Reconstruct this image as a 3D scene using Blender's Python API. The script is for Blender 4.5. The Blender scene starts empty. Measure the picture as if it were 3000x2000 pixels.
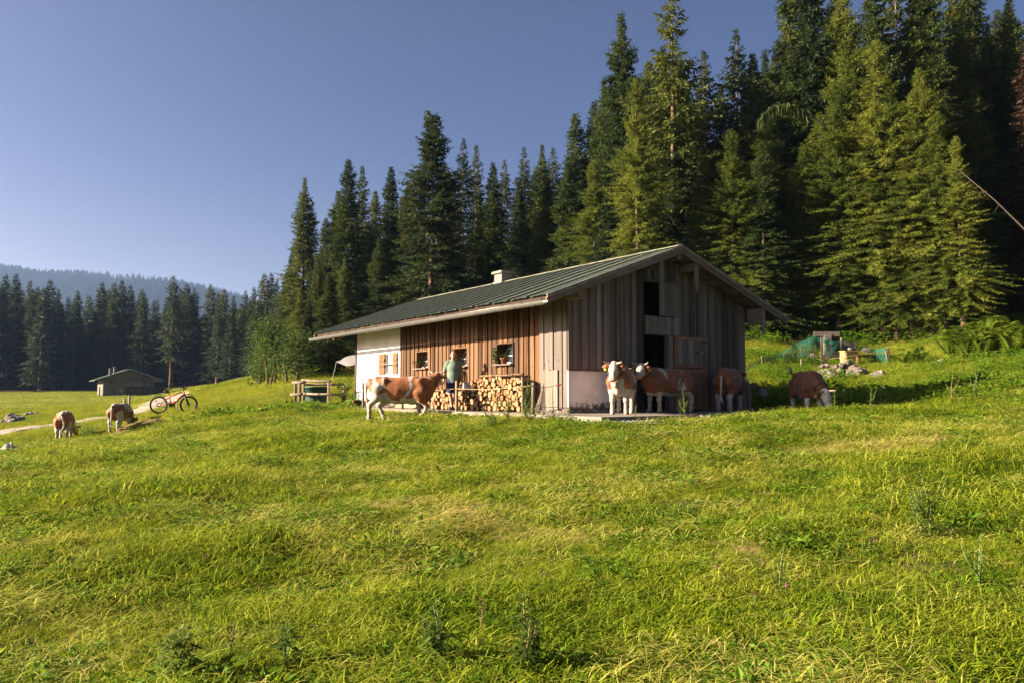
import bpy, bmesh, math, random
import numpy as np
from mathutils import Vector, Matrix, Euler

SC = bpy.context.scene
COL = SC.collection
R = math.radians

# ------------------------------------------------------------------ camera
F_PX, CX, CY, CAM_Z = 2200.0, 1500.0, 1000.0, 0.53
PITCH = math.atan(149.0 / F_PX)
cam_data = bpy.data.cameras.new('camera')
cam = bpy.data.objects.new('camera', cam_data)
COL.objects.link(cam)
cam.location = (0, 0, CAM_Z)
cam.rotation_euler = (math.pi / 2 + PITCH, 0, 0)
cam_data.sensor_width = 36.0
cam_data.lens = 36.0 * F_PX / 3000.0
cam_data.clip_start = 0.1
cam_data.clip_end = 9000.0
SC.camera = cam

# ------------------------------------------------------------------ sky, sun, exposure
SUN_EL = R(20.0)
SUN_H = Vector((-1.0, -0.16, 0)).normalized()          # horizontal direction towards the sun
SUN_DIR = Vector((SUN_H.x * math.cos(SUN_EL), SUN_H.y * math.cos(SUN_EL), math.sin(SUN_EL)))
world = bpy.data.worlds.new('World')
SC.world = world
world.use_nodes = True
wn, wl = world.node_tree.nodes, world.node_tree.links
wn.clear()
sky = wn.new('ShaderNodeTexSky')
sky.sky_type = 'NISHITA'
sky.sun_disc = False
sky.sun_elevation = SUN_EL
sky.sun_rotation = math.atan2(SUN_H.x, SUN_H.y)
sky.altitude = 1200
sky.air_density = 0.4
sky.dust_density = 8.0
sky.ozone_density = 3.5
bg = wn.new('ShaderNodeBackground')
bg.inputs['Strength'].default_value = 0.05
wo = wn.new('ShaderNodeOutputWorld')
tint = wn.new('ShaderNodeMix'); tint.data_type = 'RGBA'; tint.blend_type = 'MULTIPLY'
tint.inputs[0].default_value = 1.0
tint.inputs[7].default_value = (0.74, 0.70, 0.72, 1)        # the photograph's violet white balance
wl.new(sky.outputs['Color'], tint.inputs[6]); 
# faint wisps of high cloud low over the horizon, all round
wtc = wn.new('ShaderNodeTexCoord'); wmp = wn.new('ShaderNodeMapping'); wmp.inputs['Scale'].default_value = (2.2, 2.2, 16.0)
wl.new(wtc.outputs['Generated'], wmp.inputs['Vector'])
wns = wn.new('ShaderNodeTexNoise'); wns.inputs['Scale'].default_value = 1.6; wns.inputs['Detail'].default_value = 6; wns.inputs['Roughness'].default_value = 0.6
wl.new(wmp.outputs['Vector'], wns.inputs['Vector'])
wrp = wn.new('ShaderNodeValToRGB'); wrp.color_ramp.elements[0].position = 0.48; wrp.color_ramp.elements[1].position = 0.78
wl.new(wns.outputs['Fac'], wrp.inputs['Fac'])
wsp = wn.new('ShaderNodeSeparateXYZ'); wl.new(wtc.outputs['Generated'], wsp.inputs[0])
def wnode(op, *ins):
    x = wn.new('ShaderNodeVectorMath'); x.operation = op
    for i, v in enumerate(ins):
        if isinstance(v, tuple): x.inputs[i].default_value = v
        elif op == 'SCALE' and i == 1: wl.new(v, x.inputs['Scale'])
        else: wl.new(v, x.inputs[i])
    return x.outputs[0]
def wrange(lo, hi):
    x = wn.new('ShaderNodeMapRange'); x.interpolation_type = 'SMOOTHSTEP'
    x.inputs['From Min'].default_value = hi; x.inputs['From Max'].default_value = lo
    wl.new(wsp.outputs[2], x.inputs['Value']); return x.outputs[0]
wml = wn.new('ShaderNodeMath'); wml.operation = 'MULTIPLY'; wl.new(wrp.outputs['Color'], wml.inputs[0]); wl.new(wrange(0.03, 0.24), wml.inputs[1])
veil = wnode('ADD', wnode('SCALE', (0.58, 0.22, -0.12), wrange(0.04, 0.34)), wnode('SCALE', (0.34, 0.26, 0.16), wml.outputs[0]))
wvm = wn.new('ShaderNodeVectorMath'); wvm.operation = 'MULTIPLY'; wl.new(tint.outputs[2], wvm.inputs[0]); wl.new(wnode('ADD', veil, (1, 1, 1)), wvm.inputs[1])
wl.new(wvm.outputs[0], bg.inputs['Color'])
wl.new(bg.outputs['Background'], wo.inputs['Surface'])
sun_data = bpy.data.lights.new('sun', 'SUN')
sun_data.energy = 5.0
sun_data.angle = R(0.5)
sun_data.color = (1.0, 0.84, 0.62)
sun = bpy.data.objects.new('sun', sun_data)
COL.objects.link(sun)
sun.rotation_euler = SUN_DIR.to_track_quat('Z', 'Y').to_euler()
sun.location = (-40, -5, 40)
SC.view_settings.view_transform = 'Standard'
SC.view_settings.look = 'None'
SC.view_settings.gamma = 1.0
SC.view_settings.use_curve_mapping = False
SC.view_settings.exposure = 2.4
SC.render.engine = 'CYCLES'
cy = SC.cycles
cy.max_bounces = 6
cy.diffuse_bounces = 2
cy.glossy_bounces = 2
cy.transmission_bounces = 4
cy.transparent_max_bounces = 12
cy.volume_bounces = 0
cy.use_denoising = True
cy.use_adaptive_sampling = True
cy.adaptive_threshold = 0.008
cy.sample_clamp_indirect = 4.0

# ------------------------------------------------------------------ pixel of the photograph -> point in the place
def ray(u, v):
    c, s = math.cos(PITCH), math.sin(PITCH)
    a, b = (u - CX) / F_PX, (CY - v) / F_PX
    return Vector((a, c - s * b, s + c * b))

def P(u, v, d):
    r = ray(u, v)
    return Vector((0, 0, CAM_Z)) + r * (d / r.y)

# ------------------------------------------------------------------ helpers: tagging
def tag(o, label=None, cat=None, group=None, kind=None):
    if label: o['label'] = label
    if cat: o['category'] = cat
    if group: o['group'] = group
    if kind: o['kind'] = kind
    return o

def empty(name, loc=(0, 0, 0), rz=0.0, label=None, cat=None, group=None, scale=None):
    o = bpy.data.objects.new(name, None)
    o.empty_display_size = 0.2
    COL.objects.link(o)
    o.location = loc
    o.rotation_euler = (0, 0, rz)
    if scale: o.scale = (scale,) * 3
    return tag(o, label, cat, group)

def link(name, me, parent=None, mats=None):
    o = bpy.data.objects.new(name, me)
    COL.objects.link(o)
    if parent is not None: o.parent = parent
    if mats is not None and not me.materials:
        for m in (mats if isinstance(mats, (list, tuple)) else [mats]):
            me.materials.append(m)
    return o

def copy_tree(o, parent=None):
    c = o.copy()
    COL.objects.link(c)
    if parent is not None: c.parent = parent
    for ch in o.children: copy_tree(ch, c)
    return c

def np_mesh(name, verts, quads=None, tris=None, smooth=False, midx=None):
    me = bpy.data.meshes.new(name)
    verts = np.asarray(verts, dtype=np.float32).reshape(-1, 3)
    me.vertices.add(len(verts))
    me.vertices.foreach_set('co', verts.ravel())
    nq = 0 if quads is None else len(quads)
    nt = 0 if tris is None else len(tris)
    idx = []
    if nq: idx.append(np.asarray(quads, dtype=np.int32).ravel())
    if nt: idx.append(np.asarray(tris, dtype=np.int32).ravel())
    idx = np.concatenate(idx)
    me.loops.add(len(idx))
    me.loops.foreach_set('vertex_index', idx)
    me.polygons.add(nq + nt)
    st = np.concatenate([np.arange(nq) * 4, nq * 4 + np.arange(nt) * 3]).astype(np.int32)
    me.polygons.foreach_set('loop_start', st)
    if midx is not None: me.polygons.foreach_set('material_index', np.asarray(midx, dtype=np.int32))
    me.polygons.foreach_set('use_smooth', np.full(nq + nt, smooth))
    me.update(calc_edges=True)
    return me

def frame_from(d):
    d = Vector(d).normalized()
    up = Vector((0, 0, 1)) if abs(d.z) < 0.95 else Vector((1, 0, 0))
    s = d.cross(up).normalized()
    return s, s.cross(d).normalized(), d

class MB:
    """collects shapes; build() links them as ONE mesh object"""
    def __init__(s):
        s.v, s.f, s.m, s.sm = [], [], [], []
    def _add(s, vs, fs, m=0, sm=False):
        b = len(s.v)
        s.v += [tuple(p) for p in vs]
        s.f += [tuple(i + b for i in f) for f in fs]
        s.m += [m] * len(fs)
        s.sm += [sm] * len(fs)
        return s
    def box(s, lo, hi, m=0, jit=0.0):
        x0, y0, z0 = lo; x1, y1, z1 = hi
        vs = [(x0,y0,z0),(x1,y0,z0),(x1,y1,z0),(x0,y1,z0),(x0,y0,z1),(x1,y0,z1),(x1,y1,z1),(x0,y1,z1)]
        if jit: vs = [tuple(c + random.uniform(-jit, jit) for c in p) for p in vs]
        return s._add(vs, [(3,2,1,0),(4,5,6,7),(0,1,5,4),(1,2,6,5),(2,3,7,6),(3,0,4,7)], m)
    def hexa(s, vs, m=0):
        return s._add(vs, [(3,2,1,0),(4,5,6,7),(0,1,5,4),(1,2,6,5),(2,3,7,6),(3,0,4,7)], m)
    def beam(s, p, q, w, h, m=0):
        """a bar of section w x h from p to q (h roughly vertical)"""
        p, q = Vector(p), Vector(q)
        a, b, d = frame_from(q - p)
        vs = []
        for c in (p, q):
            vs += [c - a*w/2 - b*h/2, c + a*w/2 - b*h/2, c + a*w/2 + b*h/2, c - a*w/2 + b*h/2]
        return s._add(vs, [(3,2,1,0),(4,5,6,7),(0,1,5,4),(1,2,6,5),(2,3,7,6),(3,0,4,7)], m)
    def tube(s, pts, r, n=8, m=0, sm=True, caps=True, mc=None):
        pts = [Vector(p) for p in pts]
        rs = r if isinstance(r, (list, tuple)) else [r] * len(pts)
        vs, fs = [], []
        a = None
        for i, p in enumerate(pts):
            d = pts[min(i+1, len(pts)-1)] - pts[max(i-1, 0)]
            d.normalize()
            if a is None: a, b, _ = frame_from(d)
            else:
                a = (a - d * a.dot(d)).normalized()
            b = d.cross(a)
            for k in range(n):
                t = 2*math.pi*k/n
                vs.append(p + a*(rs[i]*math.cos(t)) + b*(rs[i]*math.sin(t)))
        for i in range(len(pts)-1):
            for k in range(n):
                k2 = (k+1) % n
                fs.append((i*n+k, i*n+k2, (i+1)*n+k2, (i+1)*n+k))
        s._add(vs, fs, m, sm)
        if caps:
            L = len(pts)-1
            b0 = len(s.v) - len(vs)
            s.f += [tuple(b0+k for k in reversed(range(n))), tuple(b0+L*n+k for k in range(n))]
            s.m += [m if mc is None else mc]*2
            s.sm += [False]*2
        return s
    def ring(s, c, axis, R0, r, n=24, k=6, m=0):
        a, b, d = frame_from(axis)
        c = Vector(c)
        vs, fs = [], []
        for i in range(n):
            t = 2*math.pi*i/n
            rad = a*math.cos(t) + b*math.sin(t)
            for j in range(k):
                q = 2*math.pi*j/k
                vs.append(c + rad*(R0 + r*math.cos(q)) + d*(r*math.sin(q)))
        for i in range(n):
            for j in range(k):
                fs.append((i*k+j, ((i+1)%n)*k+j, ((i+1)%n)*k+(j+1)%k, i*k+(j+1)%k))
        return s._add(vs, fs, m, True)
    def lathe(s, c, prof, n=16, m=0, cap=True):
        """prof: (radius, z) pairs"""
        c = Vector(c)
        vs, fs = [], []
        for r, z in prof:
            for k in range(n):
                t = 2*math.pi*k/n
                vs.append(c + Vector((r*math.cos(t), r*math.sin(t), z)))
        for i in range(len(prof)-1):
            for k in range(n):
                fs.append((i*n+k, i*n+(k+1)%n, (i+1)*n+(k+1)%n, (i+1)*n+k))
        s._add(vs, fs, m, True)
        if cap:
            b0 = len(s.v)-len(vs)
            s.f += [tuple(b0+k for k in reversed(range(n))), tuple(b0+(len(prof)-1)*n+k for k in range(n))]
            s.m += [m]*2; s.sm += [False]*2
        return s
    def prism(s, poly, off, m=0):
        """poly: 3D points of a flat outline; off: extrusion vector"""
        n = len(poly)
        off = Vector(off)
        vs = [Vector(p) for p in poly] + [Vector(p)+off for p in poly]
        fs = [tuple(reversed(range(n))), tuple(range(n, 2*n))]
        fs += [(i, (i+1)%n, n+(i+1)%n, n+i) for i in range(n)]
        return s._add(vs, fs, m)
    def leaf(s, p, d, up, L, w, m=0, bend=0.2):
        p, d, up = Vector(p), Vector(d).normalized(), Vector(up)
        sd = d.cross(up)
        if sd.length < 1e-4: sd = d.cross(Vector((1,0.3,0)))
        sd.normalize(); nn = sd.cross(d)
        q = p + d*L*0.45 + nn*L*bend*0.35
        t = p + d*L - nn*L*bend*0.5
        return s._add([p, q - sd*w/2, t, q + sd*w/2], [(0,1,2,3)], m, False)
    def ball(s, c, r, m=0, n=8, sc=(1,1,1)):
        c = Vector(c)
        vs, fs = [c + Vector((0,0,-r*sc[2]))], []
        rows = max(3, n//2)
        for i in range(1, rows):
            ph = -math.pi/2 + math.pi*i/rows
            for k in range(n):
                t = 2*math.pi*k/n
                vs.append(c + Vector((r*sc[0]*math.cos(ph)*math.cos(t), r*sc[1]*math.cos(ph)*math.sin(t), r*sc[2]*math.sin(ph))))
        vs.append(c + Vector((0,0,r*sc[2])))
        for k in range(n): fs.append((0, 1+(k+1)%n, 1+k))
        for i in range(rows-2):
            for k in range(n):
                fs.append((1+i*n+k, 1+i*n+(k+1)%n, 1+(i+1)*n+(k+1)%n, 1+(i+1)*n+k))
        T = len(vs)-1
        for k in range(n): fs.append((T, 1+(rows-2)*n+k, 1+(rows-2)*n+(k+1)%n))
        return s._add(vs, fs, m, True)
    def mesh(s, name, mats=None):
        me = bpy.data.meshes.new(name)
        me.from_pydata(s.v, [], s.f)
        me.polygons.foreach_set('material_index', s.m)
        me.polygons.foreach_set('use_smooth', s.sm)
        if mats is not None:
            for m in (mats if isinstance(mats, (list, tuple)) else [mats]): me.materials.append(m)
        me.update()
        return me
    def build(s, name, mats=None, parent=None):
        return link(name, s.mesh(name, mats), parent)

# ------------------------------------------------------------------ numeric noise
def _hash(ix, iy, seed):
    h = np.sin(ix*127.1 + iy*311.7 + seed*74.7)*43758.5453
    return h - np.floor(h)
def vnoise(x, y, seed=0):
    x = np.asarray(x, float); y = np.asarray(y, float)
    ix, iy = np.floor(x), np.floor(y)
    fx, fy = x-ix, y-iy
    fx = fx*fx*(3-2*fx); fy = fy*fy*(3-2*fy)
    a = _hash(ix, iy, seed); b = _hash(ix+1, iy, seed)
    c = _hash(ix, iy+1, seed); d = _hash(ix+1, iy+1, seed)
    return (a*(1-fx)+b*fx)*(1-fy) + (c*(1-fx)+d*fx)*fy
def fbm(x, y, seed=0, n=3):
    t = 0; a = 0.5
    for i in range(n):
        t = t + a*vnoise(x*2**i, y*2**i, seed+i*17); a *= 0.5
    return t/(1-0.5**n)
def sstep(a, b, x):
    t = np.clip((x-a)/(b-a), 0, 1)
    return t*t*(3-2*t)

# ------------------------------------------------------------------ materials
def newmat(name):
    m = bpy.data.materials.new(name)
    m.use_nodes = True
    n, l = m.node_tree.nodes, m.node_tree.links
    n.clear()
    out = n.new('ShaderNodeOutputMaterial')
    return m, n, l, out
def ramp(n, stops):
    r = n.new('ShaderNodeValToRGB')
    e = r.color_ramp.elements
    while len(e) < len(stops): e.new(0.5)
    for i, (p, c) in enumerate(stops):
        e[i].position = p
        e[i].color = (*c, 1)
    return r
def mixc(n, l, fac, a, b, mode='MIX'):
    x = n.new('ShaderNodeMix'); x.data_type = 'RGBA'; x.blend_type = mode
    for s, val in ((0, fac), (6, a), (7, b)):
        if hasattr(val, 'is_output') or isinstance(val, bpy.types.NodeSocket): l.new(val, x.inputs[s])
        elif s == 0: x.inputs[0].default_value = val
        else: x.inputs[s].default_value = (*val, 1)
    return x.outputs[2]
def noise_node(n, l, vec, scale, detail=3, rough=0.55):
    t = n.new('ShaderNodeTexNoise')
    t.inputs['Scale'].default_value = scale
    t.inputs['Detail'].default_value = detail
    t.inputs['Roughness'].default_value = rough
    if vec is not None: l.new(vec, t.inputs['Vector'])
    return t
def mapped(n, l, vec, scale=(1,1,1), loc=None):
    mp = n.new('ShaderNodeMapping')
    mp.inputs['Scale'].default_value = scale
    l.new(vec, mp.inputs['Vector'])
    if loc is not None: l.new(loc, mp.inputs['Location'])
    return mp.outputs['Vector']

def plain(name, c1, c2=None, scale=6.0, rough=0.75, metal=0.0, bump=0.0, spec=0.3, detail=4):
    m, n, l, out = newmat(name)
    b = n.new('ShaderNodeBsdfPrincipled')
    l.new(b.outputs[0], out.inputs['Surface'])
    tc = n.new('ShaderNodeTexCoord')
    b.inputs['Roughness'].default_value = rough
    b.inputs['Metallic'].default_value = metal
    b.inputs['Specular IOR Level'].default_value = spec
    if c2 is None: c2 = tuple(c*0.75 for c in c1)
    t = noise_node(n, l, tc.outputs['Object'], scale, detail)
    rp = ramp(n, [(0.3, c2), (0.7, c1)])
    l.new(t.outputs['Fac'], rp.inputs['Fac'])
    l.new(rp.outputs['Color'], b.inputs['Base Color'])
    if bump:
        t2 = noise_node(n, l, tc.outputs['Object'], scale*3, 5)
        bp = n.new('ShaderNodeBump'); bp.inputs['Strength'].default_value = bump
        bp.inputs['Distance'].default_value = 0.02
        l.new(t2.outputs['Fac'], bp.inputs['Height']); l.new(bp.outputs[0], b.inputs['Normal'])
    return m

def wood(name, dark, mid, light, grey, greyamt=0.5, axis='Z', rough=0.85, vary=0.35):
    """weathered boards: grain along one axis, every board its own tone"""
    m, n, l, out = newmat(name)
    b = n.new('ShaderNodeBsdfPrincipled')
    l.new(b.outputs[0], out.inputs['Surface'])
    b.inputs['Roughness'].default_value = rough
    b.inputs['Specular IOR Level'].default_value = 0.2
    tc = n.new('ShaderNodeTexCoord')
    oi = n.new('ShaderNodeObjectInfo')
    mul = n.new('ShaderNodeMath'); mul.operation = 'MULTIPLY'; mul.inputs[1].default_value = 37.0
    l.new(oi.outputs['Random'], mul.inputs[0])
    sc = {'Z': (22, 22, 1.1), 'X': (1.1, 22, 22), 'Y': (22, 1.1, 22)}[axis]
    v = mapped(n, l, tc.outputs['Object'], sc, mul.outputs[0])
    g = noise_node(n, l, v, 1.0, 6, 0.65)
    rp = ramp(n, [(0.25, dark), (0.5, mid), (0.75, light)])
    l.new(g.outputs['Fac'], rp.inputs['Fac'])
    v2 = mapped(n, l, tc.outputs['Object'], tuple(s*0.16 for s in sc), mul.outputs[0])
    g2 = noise_node(n, l, v2, 1.0, 3)
    r2 = ramp(n, [(0.5-0.4*greyamt, (0,0,0)), (0.95-0.4*greyamt, (1,1,1))])
    l.new(g2.outputs['Fac'], r2.inputs['Fac'])
    c = mixc(n, l, r2.outputs['Color'], rp.outputs['Color'], grey)
    hv = n.new('ShaderNodeHueSaturation')
    mr = n.new('ShaderNodeMapRange')
    mr.inputs['To Min'].default_value = 1-vary; mr.inputs['To Max'].default_value = 1+vary
    l.new(oi.outputs['Random'], mr.inputs['Value'])
    l.new(mr.outputs[0], hv.inputs['Value']); l.new(c, hv.inputs['Color'])
    # knots
    kn = n.new('ShaderNodeTexVoronoi'); kn.inputs['Scale'].default_value = 1.0
    ks = {'Z': (7, 7, 2.2), 'X': (2.2, 7, 7), 'Y': (7, 2.2, 7)}[axis]
    l.new(mapped(n, l, tc.outputs['Object'], ks, mul.outputs[0]), kn.inputs['Vector'])
    kr = ramp(n, [(0.05, (1,1,1)), (0.11, (0,0,0))])
    l.new(kn.outputs['Distance'], kr.inputs['Fac'])
    c2 = mixc(n, l, kr.outputs['Color'], hv.outputs['Color'], tuple(x*0.35 for x in dark))
    l.new(c2, b.inputs['Base Color'])
    bp = n.new('ShaderNodeBump'); bp.inputs['Strength'].default_value = 0.6; bp.inputs['Distance'].default_value = 0.012
    l.new(g.outputs['Fac'], bp.inputs['Height']); l.new(bp.outputs[0], b.inputs['Normal'])
    return m

def leafmat(name, c1, c2, c3=None, trans=0.35, pscale=0.7, tcol=None, rand=0.25, rough=0.6):
    """leaves and blades: colour wanders with place and from copy to copy; lets light through"""
    m, n, l, out = newmat(name)
    geo = n.new('ShaderNodeNewGeometry')
    oi = n.new('ShaderNodeObjectInfo')
    t = noise_node(n, l, geo.outputs['Position'], pscale, 4, 0.6)
    ad = n.new('ShaderNodeMath'); ad.operation = 'MULTIPLY_ADD'
    ad.inputs[1].default_value = rand; 
    sub = n.new('ShaderNodeMath'); sub.operation = 'SUBTRACT'; sub.inputs[1].default_value = 0.5
    l.new(oi.outputs['Random'], sub.inputs[0]); l.new(sub.outputs[0], ad.inputs[0]); l.new(t.outputs['Fac'], ad.inputs[2])
    st = [(0.3, c1), (0.62, c2)] if c3 is None else [(0.28, c1), (0.5, c2), (0.74, c3)]
    rp = ramp(n, st)
    l.new(ad.outputs[0], rp.inputs['Fac'])
    d = n.new('ShaderNodeBsdfPrincipled')
    d.inputs['Roughness'].default_value = rough
    d.inputs['Specular IOR Level'].default_value = 0.10
    l.new(rp.outputs['Color'], d.inputs['Base Color'])
    tr = n.new('ShaderNodeBsdfTranslucent')
    hs = n.new('ShaderNodeHueSaturation'); hs.inputs['Value'].default_value = 1.5; hs.inputs['Hue'].default_value = 0.485
    l.new(rp.outputs['Color'], hs.inputs['Color']); l.new(hs.outputs[0], tr.inputs['Color'])
    mx = n.new('ShaderNodeMixShader'); mx.inputs[0].default_value = trans
    l.new(d.outputs[0], mx.inputs[1]); l.new(tr.outputs[0], mx.inputs[2])
    l.new(mx.outputs[0], out.inputs['Surface'])
    return m
# ------------------------------------------------------------------ material library
M = {}
M['side_wood'] = wood('side_wood', (0.0112,0.003772,0.001378), (0.07043,0.02867,0.01033), (0.1881,0.09053,0.03582), (0.136,0.07921,0.0427), 0.35, vary=0.55)
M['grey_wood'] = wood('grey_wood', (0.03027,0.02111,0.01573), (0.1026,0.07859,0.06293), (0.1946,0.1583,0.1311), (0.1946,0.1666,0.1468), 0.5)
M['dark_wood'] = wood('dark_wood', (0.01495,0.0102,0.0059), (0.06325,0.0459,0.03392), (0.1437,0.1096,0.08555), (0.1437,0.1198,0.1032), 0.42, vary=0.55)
M['bleached_wood'] = wood('bleached_wood', (0.08,0.0575,0.0425), (0.135,0.105,0.0825), (0.18,0.1475,0.1225), (0.165,0.14,0.1175), 0.5, vary=0.2)
M['beam_wood'] = wood('beam_wood', (0.05,0.033,0.022), (0.125,0.087,0.06), (0.20,0.145,0.105), (0.19,0.15,0.12), 0.5, axis='X')
M['post_wood'] = wood('post_wood', (0.048,0.032,0.02), (0.12,0.084,0.056), (0.2,0.148,0.104), (0.192,0.152,0.116), 0.5, vary=0.2)
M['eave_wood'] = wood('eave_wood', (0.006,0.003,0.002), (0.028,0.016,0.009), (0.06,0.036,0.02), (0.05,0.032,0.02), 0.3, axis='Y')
M['door_wood'] = wood('door_wood', (0.08,0.035,0.017), (0.18,0.09,0.045), (0.26,0.14,0.075), (0.2,0.14,0.10), 0.25, vary=0.15)
M['shutter_wood'] = wood('shutter_wood', (0.05929,0.02752,0.01059), (0.1312,0.06776,0.02752), (0.1779,0.1016,0.04659), (0.1271,0.0847,0.05082), 0.2, vary=0.1)
M['pine_box'] = wood('pine_box', (0.27,0.15,0.048), (0.36,0.216,0.078), (0.408,0.264,0.114), (0.36,0.24,0.12), 0.3, vary=0.05)
M['plaster'] = plain('plaster', (0.80,0.79,0.77), (0.72,0.70,0.68), 2.0, 0.9, bump=0.15)
M['roof_sheet'] = plain('roof_sheet', (0.080,0.098,0.072), (0.030,0.048,0.038), 2.2, 0.55, spec=0.3, detail=9)
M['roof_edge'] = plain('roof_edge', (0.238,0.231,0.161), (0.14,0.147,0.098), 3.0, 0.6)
M['zinc'] = plain('zinc', (0.195,0.1872,0.1755), (0.1404,0.1326,0.1209), 3.0, 0.4, metal=0.6, spec=0.5)
M['iron'] = plain('iron', (0.06,0.055,0.05), (0.03,0.027,0.025), 9, 0.5, metal=0.5)
M['concrete'] = plain('concrete', (0.231,0.1925,0.1595), (0.1485,0.121,0.099), 1.7, 0.95, bump=0.4)
M['black_plastic'] = plain('black_plastic', (0.02,0.02,0.022), (0.012,0.012,0.013), 5, 0.45)
M['rubber'] = plain('rubber', (0.018,0.017,0.017), (0.012,0.012,0.012), 5, 0.7)
M['red_paint'] = plain('red_paint', (0.4095,0.03185,0.02275), (0.3458,0.0273,0.0182), 4, 0.3, spec=0.5)
M['orange_plastic'] = plain('orange_plastic', (0.525,0.175,0.021), (0.455,0.14,0.021), 4, 0.4)
M['green_tub'] = plain('green_tub', (0.02275,0.05525,0.039), (0.01625,0.039,0.02925), 2.5, 0.5)
M['terracotta'] = plain('terracotta', (0.3,0.114,0.051), (0.24,0.09,0.042), 8, 0.85)
M['cloth_white'] = plain('cloth_white', (0.468,0.456,0.444), (0.432,0.42,0.408), 3, 0.9)
M['curtain'] = plain('curtain', (0.372,0.33,0.3), (0.33,0.288,0.264), 3, 0.9)
M['yellow_board'] = plain('yellow_board', (0.374,0.3025,0.1485), (0.33,0.264,0.1265), 2, 0.7)
M['grey_plastic'] = plain('grey_plastic', (0.22,0.22,0.25), (0.17,0.17,0.2), 3, 0.5)
M['white_plastic'] = plain('white_plastic', (0.375,0.37,0.36), (0.325,0.32,0.31), 3, 0.5)
M['sage_cotton'] = plain('sage_cotton', (0.13,0.1788,0.1365), (0.1073,0.1495,0.1137), 9, 0.95, bump=0.2)
M['navy_cotton'] = plain('navy_cotton', (0.022,0.034,0.10), (0.015,0.024,0.07), 9, 0.9, bump=0.2)
M['skin'] = plain('skin', (0.341,0.186,0.124), (0.2976,0.155,0.1023), 12, 0.55)
M['hair_grey'] = plain('hair_grey', (0.176,0.154,0.1375), (0.11,0.0935,0.0825), 40, 0.8)
M['sandal'] = plain('sandal', (0.08,0.06,0.05), (0.05,0.04,0.035), 9, 0.7)
M['horn'] = plain('horn', (0.3,0.228,0.156), (0.216,0.156,0.102), 14, 0.45)
M['hoof'] = plain('hoof', (0.10,0.075,0.06), (0.06,0.045,0.035), 14, 0.6)
M['eye'] = plain('eye', (0.012,0.010,0.009), (0.012,0.010,0.009), 2, 0.15, spec=0.6)
M['pink_skin'] = plain('pink_skin', (0.55,0.30,0.26), (0.45,0.24,0.2), 20, 0.5)
M['leather'] = plain('leather', (0.06,0.035,0.02), (0.04,0.022,0.013), 9, 0.6)
M['brass'] = plain('brass', (0.45,0.34,0.15), (0.3,0.21,0.09), 6, 0.45, metal=0.7)
M['tag_yellow'] = plain('tag_yellow', (0.56,0.406,0.021), (0.525,0.364,0.021), 3, 0.5)
M['tape'] = plain('tape', (0.315,0.231,0.105), (0.294,0.168,0.063), 30, 0.6)
M['wire_pale'] = plain('wire_pale', (0.6,0.57,0.5), (0.5,0.47,0.42), 30, 0.6)
M['flower_red'] = plain('flower_red', (0.70,0.012,0.02), (0.6,0.01,0.015), 20, 0.6)
M['flower_purple'] = plain('flower_purple', (0.45,0.10,0.32), (0.3,0.06,0.2), 20, 0.7)
M['clover_dead'] = plain('clover_dead', (0.16,0.05,0.025), (0.10,0.03,0.015), 20, 0.8)
M['hay_coil'] = plain('hay_coil', (0.372,0.216,0.048), (0.27,0.132,0.03), 12, 0.5)
M['feather_black'] = plain('feather_black', (0.015,0.014,0.015), (0.01,0.01,0.01), 9, 0.6)
M['interior_dark'] = plain('interior_dark', (0.05,0.04,0.03), (0.03,0.025,0.02), 3, 0.95)

def dirty_plaster():
    m, n, l, out = newmat('splashed_plaster')
    b = n.new('ShaderNodeBsdfPrincipled'); b.inputs['Roughness'].default_value = 0.9; b.inputs['Specular IOR Level'].default_value = 0.15
    l.new(b.outputs[0], out.inputs['Surface'])
    tc = n.new('ShaderNodeTexCoord'); sp = n.new('ShaderNodeSeparateXYZ'); l.new(tc.outputs['Object'], sp.inputs[0])
    t = noise_node(n, l, tc.outputs['Object'], 7, 6, 0.7); t2 = noise_node(n, l, tc.outputs['Object'], 1.6, 4)
    ma = n.new('ShaderNodeMath'); ma.operation = 'MULTIPLY_ADD'; ma.inputs[1].default_value = -1.5; ma.inputs[2].default_value = 0.72
    l.new(sp.outputs[2], ma.inputs[0])
    ad = n.new('ShaderNodeMath'); ad.operation = 'ADD'; l.new(ma.outputs[0], ad.inputs[0]); l.new(t.outputs['Fac'], ad.inputs[1])
    rp = ramp(n, [(0.80, (0,0,0)), (1.0, (1,1,1))]); l.new(ad.outputs[0], rp.inputs['Fac'])
    r2 = ramp(n, [(0.35, (0.60,0.56,0.54)), (0.65, (0.76,0.73,0.72))]); l.new(t2.outputs['Fac'], r2.inputs['Fac'])
    sk = noise_node(n, l, mapped(n, l, tc.outputs['Object'], (14, 14, 9)), 1.0, 2); r3 = ramp(n, [(0.70, (0,0,0)), (0.74, (1,1,1))]); l.new(sk.outputs['Fac'], r3.inputs['Fac'])
    c = mixc(n, l, rp.outputs[0], r2.outputs[0], (0.09,0.07,0.055)); c2 = mixc(n, l, r3.outputs[0], c, (0.3,0.25,0.22))
    l.new(c2, b.inputs['Base Color'])
    bp = n.new('ShaderNodeBump'); bp.inputs['Strength'].default_value = 0.3; bp.inputs['Distance'].default_value = 0.02
    l.new(t.outputs['Fac'], bp.inputs['Height']); l.new(bp.outputs[0], b.inputs['Normal'])
    return m
M['splashed_plaster'] = dirty_plaster()
def glassmat():
    m, n, l, out = newmat('window_glass')
    b = n.new('ShaderNodeBsdfPrincipled')
    b.inputs['Base Color'].default_value = (0.03,0.035,0.04,1)
    b.inputs['Roughness'].default_value = 0.06
    b.inputs['Specular IOR Level'].default_value = 0.8
    l.new(b.outputs[0], out.inputs['Surface'])
    return m
M['glass'] = glassmat()

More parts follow.
